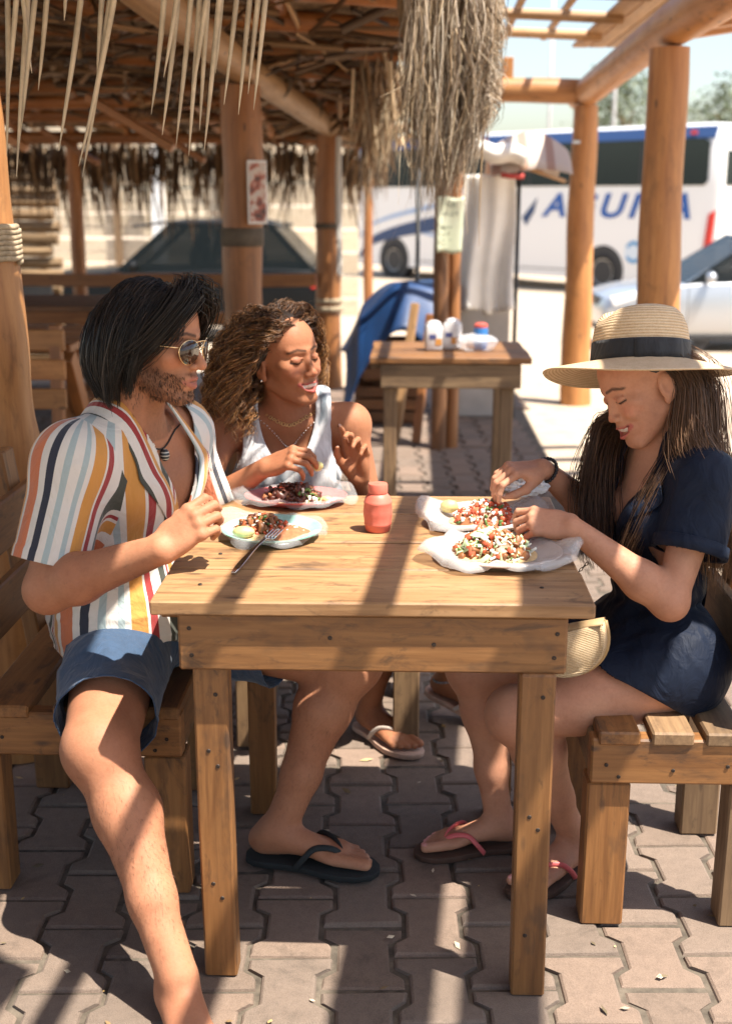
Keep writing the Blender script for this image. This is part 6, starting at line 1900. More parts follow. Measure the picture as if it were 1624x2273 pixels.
    for i in range(30):
        a = i / 30 * 6.283; ch.sphere(La + np.array((.036 * math.cos(a), .036 * math.sin(a), -.004 + .006 * math.cos(a))), .0035, 6, 4)
    tag(ch.build('anklet', plain('bead_string', (.25, .27, .30), .5, .8, 160), root, smooth=True), kind='stuff')
    return dict(T=Tt, TH=TH, F1=F1, F2=F2, fr=fr, fl=fl, root=root)

# =================================================================== woman in the straw hat
def make_hat_woman():
    fw = unit((-.93, -.34, 0)); Tt = Frame((.56, 2.50, .72), fw); c3 = Tt.cols()
    pel, wst, cst, nck = np.array((.530, 2.440, .510)), np.array((.532, 2.465, .66)), np.array((.535, 2.49, .80)), np.array((.538, 2.505, .925))
    Ls, Rs = np.array((.590, 2.365, .888)), np.array((.490, 2.640, .888))
    Le, Lw = np.array((.515, 2.270, .675)), np.array((.322, 2.300, .818))
    Re, Rw = np.array((.435, 2.690, .735)), np.array((.285, 2.515, .885))
    Lh, Lk, La = np.array((.555, 2.365, .495)), np.array((.226, 2.318, .412)), np.array((.372, 2.42, .085))
    Rh, Rk, Ra = np.array((.545, 2.515, .500)), np.array((.150, 2.515, .436)), np.array((.215, 2.50, .085))
    S = Field()
    S.ell(pel, (.145, .105, .095), c3, .03); S.ell(wst, (.105, .078, .12), c3, .04); S.ell(cst, (.118, .082, .13), c3, .04)
    for s in (-1, 1): S.ell(cst + Tt.d(s * .06, .062, -.01), (.052, .046, .052), c3, .02)
    S.cone(Rs, Ls, .042, .042, .04); S.cone(nck, Rs + np.array((0, 0, .012)), .035, .027, .04); S.cone(nck, Ls + np.array((0, 0, .012)), .035, .027, .04)
    ar = (.044, .038, .032, .037, .0215)
    limb_arm(S, Rs, Re, Rw, ar); limb_arm(S, Ls, Le, Lw, ar)
    lr = (.084, .056, .049, .054, .031)
    limb_leg(S, Lh, Lk, La, lr, back=(.9, .2, 0)); limb_leg(S, Rh, Rk, Ra, lr, back=(.9, .2, 0))
    S.cone(Lh + np.array((-.02, 0, -.01)), Lh + (Lk - Lh) * .6 + np.array((0, 0, -.008)), .078, .066, .04)
    TH = Frame((.487, 2.485, 1.062), unit((-.86, -.32, -.40)), unit((-.30, .10, .95)), .94)
    S.cone(nck + np.array((0, 0, -.02)), TH.w(0, -.022, -.045), .049, .045, .03)
    S.cone(nck + Tt.d(-.01, .032, -.03), TH.w(-.045, -.02, -.03), .010, .012, .02)
    S.cone(nck + Tt.d(-.012, .036, -.034), nck + Tt.d(-.11, .018, -.014), .008, .008, .02)
    add_head(S, TH, True, 1.0, .96, .92)
    HL = Frame(Lw, unit((-.88, .10, .10)), unit((-.15, -.62, .76)), .95)
    fl = add_hand(S, HL, False, [(.45, .95, .4), (.75, .95, .4), (.85, 1.0, .5), (.9, 1.0, .5)], .92, (.10, .03, -.04, -.10), [(.024, .03, -.016), (.040, .060, -.034), (.036, .086, -.050), (.026, .104, -.060)], .92)
    HR = Frame(Rw, unit((-.90, -.40, .05)), unit((-.10, -.25, .96)), .95)
    fr = add_hand(S, HR, True, [(.55, .8, .4), (.70, .85, .4), (.70, .85, .4), (.65, .8, .4)], .92, (.14, .04, -.05, -.12), [(.026, .03, -.016), (.042, .058, -.034), (.036, .084, -.050), (.026, .104, -.058)], .92)
    F1 = Frame((La[0] + .008, La[1], .020), unit((-.72, -.68, .0))); t1 = add_foot(S, F1, True, .93)
    F2 = Frame((Ra[0] + .008, Ra[1], .020), unit((-.96, -.20, .0))); t2 = add_foot(S, F2, False, .93)
    lip = (.42, .11, .095)
    def paint(V):
        C = np.tile(np.array(SKIN_H), (len(V), 1))
        paint_head(TH, V, C, True, 1.0, lip, (.03, .016, .012), 1.0, None, (.58, .23, .15))
        paint_nails(V, C, fl, HL.d(0, 0, 1), (.72, .60, .54), .9); paint_nails(V, C, fr, HR.d(0, 0, 1), (.75, .66, .60), .9)
        for tips in (t1, t2):
            for tp in tips:
                w = sstep(.0085, .005, np.linalg.norm(V - tp, axis=1))[:, None]; C = C * (1 - w) + np.array((.80, .42, .40)) * w
        return C
    root = body_obj('person', 'smiling woman in a navy romper and straw hat, eating at the right', S, (.02, 2.0, -.02), (.85, 2.95, 1.24),
                    [(TH.o, .16), (np.mean([fl[1][0], Lw], 0), .11), (np.mean([fr[1][0], Rw], 0), .11)], paint, (pel[0], pel[1], .43), .0052)
    # ---- romper
    G = Field()
    G.ell(pel + np.array((0, 0, .01)), (.160, .118, .120), c3, .04); G.ell(wst, (.112, .085, .10), c3, .05); G.ell(cst + np.array((.0, 0, -.01)), (.136, .096, .138), c3, .04)
    for s in (-1, 1): G.ell(cst + Tt.d(s * .06, .062, -.01), (.064, .056, .064), c3, .03)
    G.cone(Rs, Ls, .058, .058, .04); G.cone(nck, Rs + np.array((0, 0, .018)), .052, .042, .04); G.cone(nck, Ls + np.array((0, 0, .018)), .052, .042, .04)
    Le2 = Le + np.array((.018, .01, 0))
    G.cone(Ls, Ls + (Le2 - Ls) * .64, .062, .069, .03); G.cone(Rs, Rs + (Re - Rs) * .6, .062, .068, .03)
    G.cone(Lh + np.array((0, 0, .0)), Lh + (Lk - Lh) * .55, .106, .094, .05); G.cone(Rh, Rh + (Rk - Rh) * .55, .104, .092, .05)
    G.ell(pel + np.array((.005, -.01, -.02)), (.095, .125, .092), None, .05)
    TL = Tt.l
    def vcut(P):
        q = TL(P); w = np.clip((q[:, 2] - .045) * .50, -.02, .2); return np.minimum(w - np.abs(q[:, 0] - .004), q[:, 1] - .02)
    nk = (nck + np.array((-.008, 0, 0))).astype(f32)
    def ncut(P):
        q = P - nk; r = np.sqrt(q[:, 0] ** 2 + q[:, 1] ** 2); return np.minimum(.056 - r, q[:, 2] + .03)
    fo = folds(61, 9, 24, .0048, (1, 1, .6)); fo2 = folds(63, 9, 55, .003, (1.4, 1.4, .5))
    rg = ridges(66, 8, 17, .009, (1, 1, .6))
    def wr(P):
        wz = np.exp(-((P[:, 2] - .625) / .05) ** 2); return fo(P) + rg(P) + fo2(P) * (.18 + 1.2 * wz) + .010 * np.exp(-((P[:, 2] - .625) / .016) ** 2)
    as_cloth(G, .005, (vcut, ncut, sleeve_cut(Ls, Le2, .60, .084, .0), sleeve_cut(Rs, Re, .55, .084, .0), lambda P: ((P[:, 0] - .425) * -.49 + (P[:, 2] - .518) * -.87 + .006 * np.sin(P[:, 1] * 60))), wr)
    MR = fabric('navy_romper_fabric', None, None, (.006, .011, .026), .65, sheen=.02)
    MR.node_tree.nodes['Principled BSDF'].inputs['Specular IOR Level'].default_value = .2
    cloth_obj('romper', G, (.25, 2.1, .36), (.86, 2.9, 1.0), MR, root, .0048)
    for sg in (1, -1): drape_lapel(Tt, sg, G, nck, lambda z: (z - .045) * .5, .20, .05, .046, .056, MR, root)
    # sleeve cuff band
    def cuff(sh, el, frac, r):
        ax = unit(el - sh); c = sh + (el - sh) * frac; M = Matrix.Translation(Vector(c)) @ frame(Vector(ax)).to_4x4() @ Matrix.Rotation(R(90), 4, 'Y')
        MB().lathe([(r, -.02), (r + .006, -.018), (r + .007, .006), (r + .001, .008), (r - .002, .006)], 36, M).build('cuff', MR, root, smooth=True)
    cuff(Ls, Le2, .57, .0685)
    # pocket
    # ---- long hair
    W = lambda n, K, a=.0008, b=.0018: np.random.default_rng(n).uniform(a, b, (n, 1)) * (1 - .7 * np.linspace(0, 1, K)[None] ** 3)
    h0 = TH.w
    locks = [
        ([h0(-.066, -.035, .05), h0(-.082, -.055, -.02), (.562, 2.400, .965), (.598, 2.372, .885), (.622, 2.380, .79), (.630, 2.39, .71)], (.012, .020, .034, .042, .048, .040), 800, .005),
        ([h0(-.03, -.085, .03), h0(-.03, -.105, -.05), (.605, 2.455, .93), (.635, 2.45, .83), (.648, 2.45, .72)], (.02, .034, .045, .05, .045), 650, .005),
        ([h0(.03, -.085, .03), h0(.04, -.10, -.05), (.62, 2.55, .92), (.67, 2.55, .8), (.68, 2.55, .72)], (.02, .034, .045, .05, .05), 260, .005),
        ([h0(.070, .005, .03), h0(.082, .012, -.04), (.428, 2.560, .945), (.402, 2.530, .86), (.398, 2.490, .775), (.405, 2.465, .715)], (.008, .016, .030, .038, .040, .030), 620, .005),
        ([h0(.072, .03, .03), h0(.075, .07, -.03), (.395, 2.53, .975), (.383, 2.52, .90), (.378, 2.51, .83)], (.006, .007, .009, .012, .013), 60, .008),
        ([h0(-.070, -.03, .0), h0(-.070, -.035, -.06), (.530, 2.415, .925), (.484, 2.385, .845), (.455, 2.375, .77), (.440, 2.375, .715)], (.010, .014, .020, .022, .020, .014), 170, .006),
    ]
    K = 15
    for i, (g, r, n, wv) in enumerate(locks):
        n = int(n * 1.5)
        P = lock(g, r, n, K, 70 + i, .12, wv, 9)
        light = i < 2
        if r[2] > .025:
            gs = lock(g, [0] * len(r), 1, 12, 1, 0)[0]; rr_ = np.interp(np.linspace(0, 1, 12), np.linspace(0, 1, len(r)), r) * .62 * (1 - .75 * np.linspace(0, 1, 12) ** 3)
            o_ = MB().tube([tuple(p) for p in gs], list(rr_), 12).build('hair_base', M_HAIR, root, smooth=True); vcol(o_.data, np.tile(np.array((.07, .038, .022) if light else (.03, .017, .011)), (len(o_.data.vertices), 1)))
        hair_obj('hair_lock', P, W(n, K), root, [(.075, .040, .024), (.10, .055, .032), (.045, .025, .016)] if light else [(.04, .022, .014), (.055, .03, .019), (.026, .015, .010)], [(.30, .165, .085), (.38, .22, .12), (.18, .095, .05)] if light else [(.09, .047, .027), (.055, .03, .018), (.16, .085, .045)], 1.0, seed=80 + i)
    cap = Field(); cap.ell(TH.w(0, -.016, .046), (.077 * .94, .096 * .94, .088 * .94), TH.cols(), .01); cap.ell(TH.w(0, -.075, -.01), (.06, .038, .07), TH.cols(), .03)
    cap.post = lambda P, dd: np.maximum(dd, (lambda q: np.maximum(q[:, 1] - (.034 + .8 * (q[:, 2] - .060)), q[:, 1] - .0 - 2.0 * np.maximum(0, q[:, 2] - .02)))(TH.l(P)))
    Vc, Fc = polygonise(cap, TH.o - .16, TH.o + .16, .004)
    me = npmesh('hair_base', Vc, Fc, M_HAIR); vcol(me, np.tile(np.array((.025, .014, .010)), (len(Vc), 1))); link('hair_base', me, root)
    # ---- beaded bracelet on the far wrist
    ax = unit(Re - Rw); b1 = unit(np.cross(ax, (0, 0, 1))); b2 = np.cross(ax, b1); cb = Rw + ax * .012; m = MB()
    for i in range(26):
        a = i / 26 * 6.283; m.sphere(cb + (b1 * math.cos(a) + b2 * math.sin(a)) * .0285, .0042, 8, 5)
    tag(m.build('bracelet', mat('black_bead', (.012, .013, .016), .45), root, smooth=True), kind='stuff')
    return dict(T=Tt, TH=TH, F1=F1, F2=F2, fl=fl, fr=fr, HR=HR, HL=HL, root=root)

MAN = make_man()
CURLY = make_curly()
HATW = make_hat_woman()
# ------------------------------------------------------------------ straw hat
def straw_mat(name, freq=1050, base=((.34, .185, .075), (.60, .42, .235), (.74, .58, .38))):
    m = mat(name, base[1], .7); t = NT(m)
    a = t.n('Attribute'); a.attribute_name = 'u'
    ml = t.n('Math', operation='MULTIPLY', i_1=freq); t.l(a.outputs['Fac'], ml.inputs[0]); sn = t.n('Math', operation='SINE'); t.l(ml.outputs[0], sn.inputs[0])
    mr = t.n('MapRange'); mr.inputs[1].default_value = -1; t.l(sn.outputs[0], mr.inputs[0])
    geo = t.n('NewGeometry'); n1 = t.noise(geo.outputs['Position'], 350, 3, .6); n2 = t.noise(geo.outputs['Position'], 40, 3, .6)
    c = t.ramp(mr.outputs[0], [(.05, base[0]), (.35, base[1]), (.9, base[2])])
    c = t.mix(.35, c, t.ramp(n1, [(.3, (.35, .2, .09)), (.65, (.8, .65, .45))])); c = t.mix(.3, c, t.ramp(n2, [(.3, (.45, .29, .14)), (.7, (.7, .54, .34))]))
    t.base(c); ad = t.n('Math', operation='ADD'); t.l(mr.outputs[0], ad.inputs[0]); t.l(n1, ad.inputs[1]); t.bump(ad.outputs[0], .6, .0016)
    return m
def surf_rev(name, prof, n, fn, m, parent, th=.0025):
    """revolved sheet with arc-length attribute 'u'; fn(local)->world"""
    L = [0]
    for a, b in zip(prof[:-1], prof[1:]): L.append(L[-1] + math.hypot(b[0] - a[0], b[1] - a[1]))
    V = []; U = []
    for (r, z), l in zip(prof, L):
        for j in range(n):
            V.append(fn(r, z, 2 * math.pi * j / n)); U.append(l)
    idx = np.arange(len(V)).reshape(len(prof), n)
    F = np.stack([idx[:-1], np.roll(idx[:-1], -1, 1), np.roll(idx[1:], -1, 1), idx[1:]], -1).reshape(-1, 4)
    me = npmesh(name, np.array(V), F, m); at = me.attributes.new('u', 'FLOAT', 'POINT'); at.data.foreach_set('value', np.array(U, np.float32))
    o = link(name, me, parent); so = o.modifiers.new('t', 'SOLIDIFY'); so.thickness = th
    return o
def make_hat():
    t = thing('straw_hat', 'wide brimmed straw hat with a black ribbon, worn by the woman at right', 'hat', (.4865, 2.506, 1.106))
    HF = Frame((.4765, 2.502, 1.112), unit((-.96, -.26, .05)), unit((-.02, .235, .97)))
    def fn(r, z, a):
        x = r * .97 * math.sin(a); y = r * 1.03 * math.cos(a)
        if z > .07:         # pinched crown
            k = (z - .07) / .04; y *= 1 - .05 * k
            z -= .026 * math.exp(-(x / .030) ** 2) * max(0, k) * (1 - .2 * math.cos(a))
        if r > .10:
            k = (r - .10) / .092; z += .007 * math.cos(2 * a) * k + .003 * math.sin(3 * a + 1) * k
        return HF.w(x, y, z)
    cr = [(.0965, -.004), (.0955, .008), (.094, .03), (.0915, .055), (.088, .075), (.083, .092), (.074, .104), (.060, .109), (.040, .109), (.018, .108), (.001, .108)]
    surf_rev('crown', [(np.interp(i / 40, np.linspace(0, 1, len(cr)), [c[0] for c in cr]), np.interp(i / 40, np.linspace(0, 1, len(cr)), [c[1] for c in cr])) for i in range(41)], 72, fn, straw_mat('hat_straw'), t)
    br = [(.0955, .0), (.105, -.003), (.125, -.008), (.15, -.015), (.175, -.022), (.190, -.027), (.193, -.029)]
    surf_rev('brim', [(np.interp(i / 24, np.linspace(0, 1, len(br)), [c[0] for c in br]), np.interp(i / 24, np.linspace(0, 1, len(br)), [c[1] for c in br])) for i in range(25)], 90, fn, straw_mat('hat_straw_brim', 900), t, -.003)
    M_RIB = fabric('black_ribbon', None, None, (.012, .012, .014), .7, sheen=.1)
    surf_rev('ribbon', [(.0995, -.001), (.0985, .012), (.0978, .022), (.0968, .032), (.0962, .040)], 72, fn, M_RIB, t, .0012)
    # flat bow on the near side
    V = []; n = 14
    for i in range(n):
        a = math.pi / 2 * -1 + .55 - i / (n - 1) * 1.05
        for z in (.0, .013, .026, .039): V.append(fn(.1022 - .08 * z + .0015 * math.sin(i * 1.4), z, a))
    idx = np.arange(len(V)).reshape(n, 4); F = np.stack([idx[:-1, :-1], idx[:-1, 1:], idx[1:, 1:], idx[1:, :-1]], -1).reshape(-1, 4)
    o = link('bow', npmesh('bow', np.array(V), F, M_RIB), t); o.modifiers.new('t', 'SOLIDIFY').thickness = .0015
make_hat()

# ------------------------------------------------------------------ sunglasses
def make_glasses():
    T = MAN['TH']; t = thing('sunglasses', 'gold aviator sunglasses with brown lenses, worn by the man', 'sunglasses', T.w(0, .09, 0))
    M_GOLD = mat('gold_wire', (.83, .60, .33), .25, 1.0); M_LENS = mat('brown_lens', (.035, .018, .010), .06, 0, .6)
    def outline(s, n=26):
        out = []
        for i in range(n):
            a = 2 * math.pi * i / n; x = .0265 * math.cos(a) + .003 * math.sin(a) * math.sin(a) * (1 if math.sin(a) < 0 else 0); z = .0225 * math.sin(a)
            if math.sin(a) < 0: x *= 1 - .14 * (-math.sin(a)) ; z *= 1.12
            X = s * (.0345 + x); out.append((X, .1045 - .42 * max(0, abs(X) - .012) ** 1.25 * 1.6, .004 + z))
        return out
    for s in (-1, 1):
        o = outline(s); P = [T.w(p) for p in o]
        MB().tube(P + [P[0], P[1]], .0013, 6, cap=False).build('rim', M_GOLD, t, smooth=True)
        c = np.mean(P, 0); m = MB(); m.add([c + T.d(0, .0015, 0)] + P, [(0, 1 + i, 1 + (i + 1) % len(P)) for i in range(len(P))])
        ln = m.build('lens', M_LENS, t, smooth=True); ln.modifiers.new('t', 'SOLIDIFY').thickness = .0015
        MB().tube([T.w(s * .0595, .088, .012), T.w(s * .070, .074, .013), T.w(s * .079, .02, .012), T.w(s * .0815, -.01, .008), T.w(s * .081, -.03, -.012)], .0013, 6).build('temple', M_GOLD, t, smooth=True)
        MB().sphere(T.w(s * .0105, .099, -.004), .003, 8, 6).build('nose_pad', M_GOLD, t, smooth=True)
    MB().tube([T.w(x, .106 + .004 * (1 - (x / .012) ** 2), .012) for x in np.linspace(-.011, .011, 7)], .0013, 6).build('bridge', M_GOLD, t, smooth=True)
    MB().tube([T.w(x, .1045, .022 + .0015 * (1 - (x / .02) ** 2)) for x in np.linspace(-.022, .022, 9)], .0012, 6).build('brow_bar', M_GOLD, t, smooth=True)
make_glasses()

# ------------------------------------------------------------------ flip-flops
def flipflop(lab, T, left, sc, msole, mstrap, z0, tip=None):
    s = 1 if left else -1
    t = thing('flip_flop', lab, 'sandal', T.w(0, .05, z0))
    out = [(0, -.062), (.022, -.056), (.034, -.036), (.036, -.01), (.034, .03), (.037, .07), (.047, .11), (.052, .145), (.048, .18), (.034, .207), (.012, .218), (-.010, .212), (-.030, .195), (-.046, .165), (-.052, .13), (-.048, .09), (-.038, .05), (-.034, .01), (-.035, -.02), (-.030, -.045), (-.016, -.059)]
    out = [(s * x * sc, y * sc) for x, y in out]
    # densify
    m = MB(); n = len(out)
    top = [T.w(x, y, z0 + .016) for x, y in out]; bot = [T.w(x * .97, y * .985, z0) for x, y in out]
    m.add(top + bot, [tuple(range(n)), tuple(range(n, 2 * n))[::-1]] + [(i, (i + 1) % n, n + (i + 1) % n, n + i) for i in range(n)])
    m.build('sole', msole, t, bevel=.003, seg=2, smooth='auto')
    zt = z0 + .016
    post = (s * .016 * sc, .150 * sc, zt + .010)
    for x, y, hx in ((s * .040 * sc, .052 * sc, s * .040), (-s * .042 * sc, .050 * sc, -s * .042)):
        pts = [(post[0], post[1], zt), (post[0], post[1] - .004, zt + .020), (post[0] * .6 + x * .35, post[1] * .78 + y * .22, zt + .040 * sc), (x * .78 + post[0] * .1, post[1] * .45 + y * .5, zt + .042 * sc), (x * 1.02, y + .02 * sc, zt + .022 * sc), (x * 1.0, y, zt - .004)]
        g = np.array([T.w(p) for p in pts]); K = 22; u = np.linspace(0, len(g) - 1, K); i = np.clip(u.astype(int), 0, len(g) - 2); f = (u - i)[:, None]
        at = lambda k: g[np.clip(k, 0, len(g) - 1)]
        p0, p1, p2, p3 = at(i - 1), at(i), at(i + 1), at(i + 2)
        c = .5 * ((2 * p1) + (-p0 + p2) * f + (2 * p0 - 5 * p1 + 4 * p2 - p3) * f ** 2 + (-p0 + 3 * p1 - 3 * p2 + p3) * f ** 3)
        MB().tube([tuple(p) for p in c], [.0062 * sc] * K, 8, flat=.45, ref=tuple(T.d(0, 0, 1))).build('strap', mstrap, t, smooth=True)
M_FBLK = plain('black_foam', (.014, .017, .018), .75, .25, 30); M_PINK = plain('pink_rubber', (.66, .13, .13), .5, .1, 10); M_BROWNF = plain('brown_foam', (.07, .035, .022), .75, .25, 30)
M_BEIGE = plain('beige_foam', (.50, .33, .25), .7, .2, 20); M_CREAMS = plain('cream_rubber', (.50, .42, .36), .6, .15, 20)
flipflop('black flip-flop on the foot under the table', MAN['F1'], True, 1.12, M_FBLK, M_FBLK, -.019)
flipflop('pink strapped flip-flop behind the front right table leg', HATW['F2'], False, .95, M_BROWNF, M_PINK, -.0185)
flipflop('pink strapped flip-flop beside the wooden bench leg', HATW['F1'], True, .95, M_BROWNF, M_PINK, -.0185)
flipflop('cream sandal flat on the paving under the far table edge', CURLY['F1'], False, .97, M_BEIGE, M_CREAMS, -.0185)
flipflop('cream sandal with its heel raised, below the beaded anklet', CURLY['F2'], True, .97, M_BEIGE, M_CREAMS, -.016)

# ------------------------------------------------------------------ woven half-moon purse
def purse():
    t = thing('straw_purse', 'half-moon woven straw purse on a chain, hanging by the navy romper', 'purse', (.345, 2.27, .50))
    F = Frame((.312, 2.285, .612), unit((-.30, -.95, 0)), unit((-.30, .07, .95)), .80)
    n = 24; V = []; U = []; rings = 9
    prof = [(-.022, .90), (-.026, .97), (-.020, 1.0), (-.008, 1.02), (.008, 1.02), (.020, 1.0), (.026, .97), (.022, .90)]
    def pt(y, k, i):
        a = math.pi * i / (n - 1); return F.w(-.105 * math.cos(a) * k, y * (1 + .5 * math.sin(a)), -.118 * math.sin(a) ** .8 * k)
    for y, k in prof:
        for i in range(n): V.append(pt(y, k, i)); U.append(F.l(V[-1])[2])
    idx = np.arange(len(prof) * n).reshape(len(prof), n); Fc = [tuple(q) for q in np.stack([idx[:-1, :-1], idx[:-1, 1:], idx[1:, 1:], idx[1:, :-1]], -1).reshape(-1, 4)]
    for side, row in ((-1, 0), (1, len(prof) - 1)):
        prev = list(idx[row]); 
        for r in range(1, 12):
            k = .9 * (1 - r / 12); base = len(V)
            for i in range(n): V.append(pt(side * (.022 + .010 * math.sin(r / 12 * 1.5)), k, i)); U.append(F.l(V[-1])[2])
            cur = list(range(base, base + n))
            for i in range(n - 1): Fc.append((prev[i], prev[i + 1], cur[i + 1], cur[i]))
            prev = cur
    top = []
    me = bpy.data.meshes.new('bag'); me.from_pydata([tuple(v) for v in V], [], Fc); me.materials.append(straw_mat('purse_straw', 1500, ((.30, .185, .08), (.48, .34, .175), (.60, .45, .26))))
    bm = bmesh.new(); bm.from_mesh(me); bmesh.ops.recalc_face_normals(bm, faces=bm.faces)
    for f in bm.faces: f.smooth = True
    bm.to_mesh(me); bm.free()
    at = me.attributes.new('u', 'FLOAT', 'POINT'); at.data.foreach_set('value', np.array(U, np.float32))
    o = link('bag', me, t); o.modifiers.new('t', 'SOLIDIFY').thickness = .002
    MB().tube([tuple(pt(0, 1.03, i)) for i in range(n)], .0045, 6).build('piping', plain('tan_edge', (.42, .27, .12), .6, .15), t, smooth=True)
    MB().tube([tuple(F.w(x, 0, .0)) for x in np.linspace(-.105, .105, 8)], [.022] * 8, 10, flat=.25).build('top_band', plain('straw_top', (.45, .30, .15), .7, .2), t, smooth=True)
    M_CH = mat('dark_chain', (.16, .13, .10), .35, .9)
    MB().tube([tuple(F.w(.112 + .009 * math.cos(a * .6283), 0, .0 + .009 * math.sin(a * .6283))) for a in range(11)], .0018, 6).build('ring', mat('brass_ring', (.6, .45, .25), .3, 1.0), t, smooth=True)
    m = MB(); a = Vector(F.w(.114, 0, .010)); b = Vector((.362, 2.31, .745)); N = 26
    for i in range(N):
        p = a.lerp(b, i / N); M = Matrix.Translation(p) @ frame(b - a).to_4x4() @ Matrix.Rotation(R(90 * (i % 2)), 4, 'X')
        m.tube([M @ Vector((.0048 * math.cos(q * .785), .0026 * math.sin(q * .785), 0)) for q in range(9)], .0009, 4, cap=False)
    tag(m.build('chain', M_CH, t, smooth=True), kind='stuff')
purse()

# ------------------------------------------------------------------ plates, film and food
ZT = TH_TOP = .771
def plate(name, lab, c, rx, ry, m, rot=0, group='plates on the dining table'):
    t = thing(name, lab, 'plate', (c[0], c[1], ZT), group)
    prof = [(.001, .004), (.60, .004), (.70, .006), (.92, .017), (1.0, .019), (1.0, .0165), (.93, .014), (.70, .002), (.60, .0005), (.001, .0005)]
    V = []; n = 40; F = []
    for r, z in prof:
        for j in range(n):
            a = 2 * math.pi * j / n; x = r * rx * math.cos(a); y = r * ry * math.sin(a)
            V.append((c[0] + x * math.cos(rot) - y * math.sin(rot), c[1] + x * math.sin(rot) + y * math.cos(rot), ZT + z))
    for i in range(len(prof) - 1):
        for j in range(n): F.append((i * n + j, i * n + (j + 1) % n, (i + 1) * n + (j + 1) % n, (i + 1) * n + j))
    MB().add(V, F).build('dish', m, t, smooth='auto')
    return t
def film(parent, c, rx, ry, m, seed, bulges=(), name='plastic_liner', edge=1.12, amp=.008):
    """crinkled plastic bag pulled over the plate"""
    rs = np.random.default_rng(seed); nr, na = 34, 90; V = []
    kk = rs.normal(0, 1, (12, 2)) * 55; ph = rs.uniform(0, 6.28, 12); pa = rs.uniform(0, 6.28, 6)
    for i in range(nr):
        r = i / (nr - 1) * edge
        for j in range(na):
            a = 2 * math.pi * j / na
            e = 1 + .06 * math.sin(3 * a + pa[0]) * (r > .8) * (r - .8) * 5 + .05 * math.sin(7 * a + pa[1]) * (r > .85) * (r - .85) * 5
            x, y = r * e * math.cos(a), r * e * math.sin(a)
            z = np.interp(r, [0, .62, .75, .95, 1.02, 1.06, edge], [.0055, .0055, .009, .0195, .0205, .019, .009])
            if r > 1.0: z += .004 * math.sin(5 * a + pa[2]) + .003 * math.sin(11 * a + pa[3])
            w = .25 + .75 * min(1, max(0, (r - .6) / .35))
            P = np.array([x * rx, y * ry]); cr = np.abs(np.sin(kk @ P + ph)).mean() - .55
            z += amp * cr * w
            for (ba, bw, bh, bo) in bulges:
                da = (a - ba + math.pi) % (2 * math.pi) - math.pi
                f = math.exp(-(da / bw) ** 2) * max(0, (r - .62) / .5)
                z += bh * f; x *= 1 + bo * f; y *= 1 + bo * f
            V.append((c[0] + x * rx, c[1] + y * ry, ZT + max(.0012, z)))
    idx = np.arange(nr * na).reshape(nr, na); F = np.stack([idx[:-1], np.roll(idx[:-1], -1, 1), np.roll(idx[1:], -1, 1), idx[1:]], -1).reshape(-1, 4)
    o = link(name, npmesh(name, np.array(V), F, m), parent)
    o.modifiers.new('t', 'SOLIDIFY').thickness = .0006
    return o
M_FILMW = film_mat('white_film', (.70, .66, .63), .36, .14); M_FILMC = film_mat('thin_film', (.8, .8, .8), .11, .15)
M_TEAL = mat('teal_plastic', (.22, .50, .42), .35); M_PINKP = mat('pink_plastic', (.66, .13, .12), .35); M_WHP = mat('white_plastic', (.66, .58, .53), .4)
def bits(name, m, parent, c, rx, ry, h, n, size, seed, rmax=1.0, z0=.008, sq=(1, 1, .7), off=(0, 0), up=1.0):
    """many small irregular morsels over a mound"""
    rs = np.random.default_rng(seed)
    base = np.array([(-1, -1, -1), (1, -1, -1), (1, 1, -1), (-1, 1, -1), (-.8, -.8, 1), (.8, -.8, 1), (.8, .8, 1), (-.8, .8, 1)], float) * .5
    fc = np.array([(3, 2, 1, 0), (4, 5, 6, 7), (0, 1, 5, 4), (1, 2, 6, 5), (2, 3, 7, 6), (3, 0, 4, 7)])
    V = []; F = []
    for i in range(n):
        r = math.sqrt(rs.uniform(0, 1)) * rmax; a = rs.uniform(0, 6.28); x, y = r * math.cos(a), r * math.sin(a)
        zz = h * (1 - r * r) * rs.uniform(.75, 1.05) * up
        q = rs.normal(size=4); q /= np.linalg.norm(q); w_, x_, y_, z_ = q
        Rm = np.array([[1 - 2 * (y_ * y_ + z_ * z_), 2 * (x_ * y_ - z_ * w_), 2 * (x_ * z_ + y_ * w_)], [2 * (x_ * y_ + z_ * w_), 1 - 2 * (x_ * x_ + z_ * z_), 2 * (y_ * z_ - x_ * w_)], [2 * (x_ * z_ - y_ * w_), 2 * (y_ * z_ + x_ * w_), 1 - 2 * (x_ * x_ + y_ * y_)]])
        s = size * rs.uniform(.6, 1.4) * np.array(sq) * rs.uniform(.7, 1.3, 3)
        v = (base * (1 + rs.normal(0, .12, base.shape)) * s) @ Rm.T + np.array([c[0] + off[0] + x * rx, c[1] + off[1] + y * ry, ZT + z0 + zz])
        V.append(v); F.append(fc + 8 * i)
    me = npmesh(name, np.concatenate(V), np.concatenate(F), m, smooth=False)
    o = link(name, me, parent); bv = o.modifiers.new('b', 'BEVEL'); bv.width = size * .16; bv.segments = 1
    return tag(o, kind='stuff')
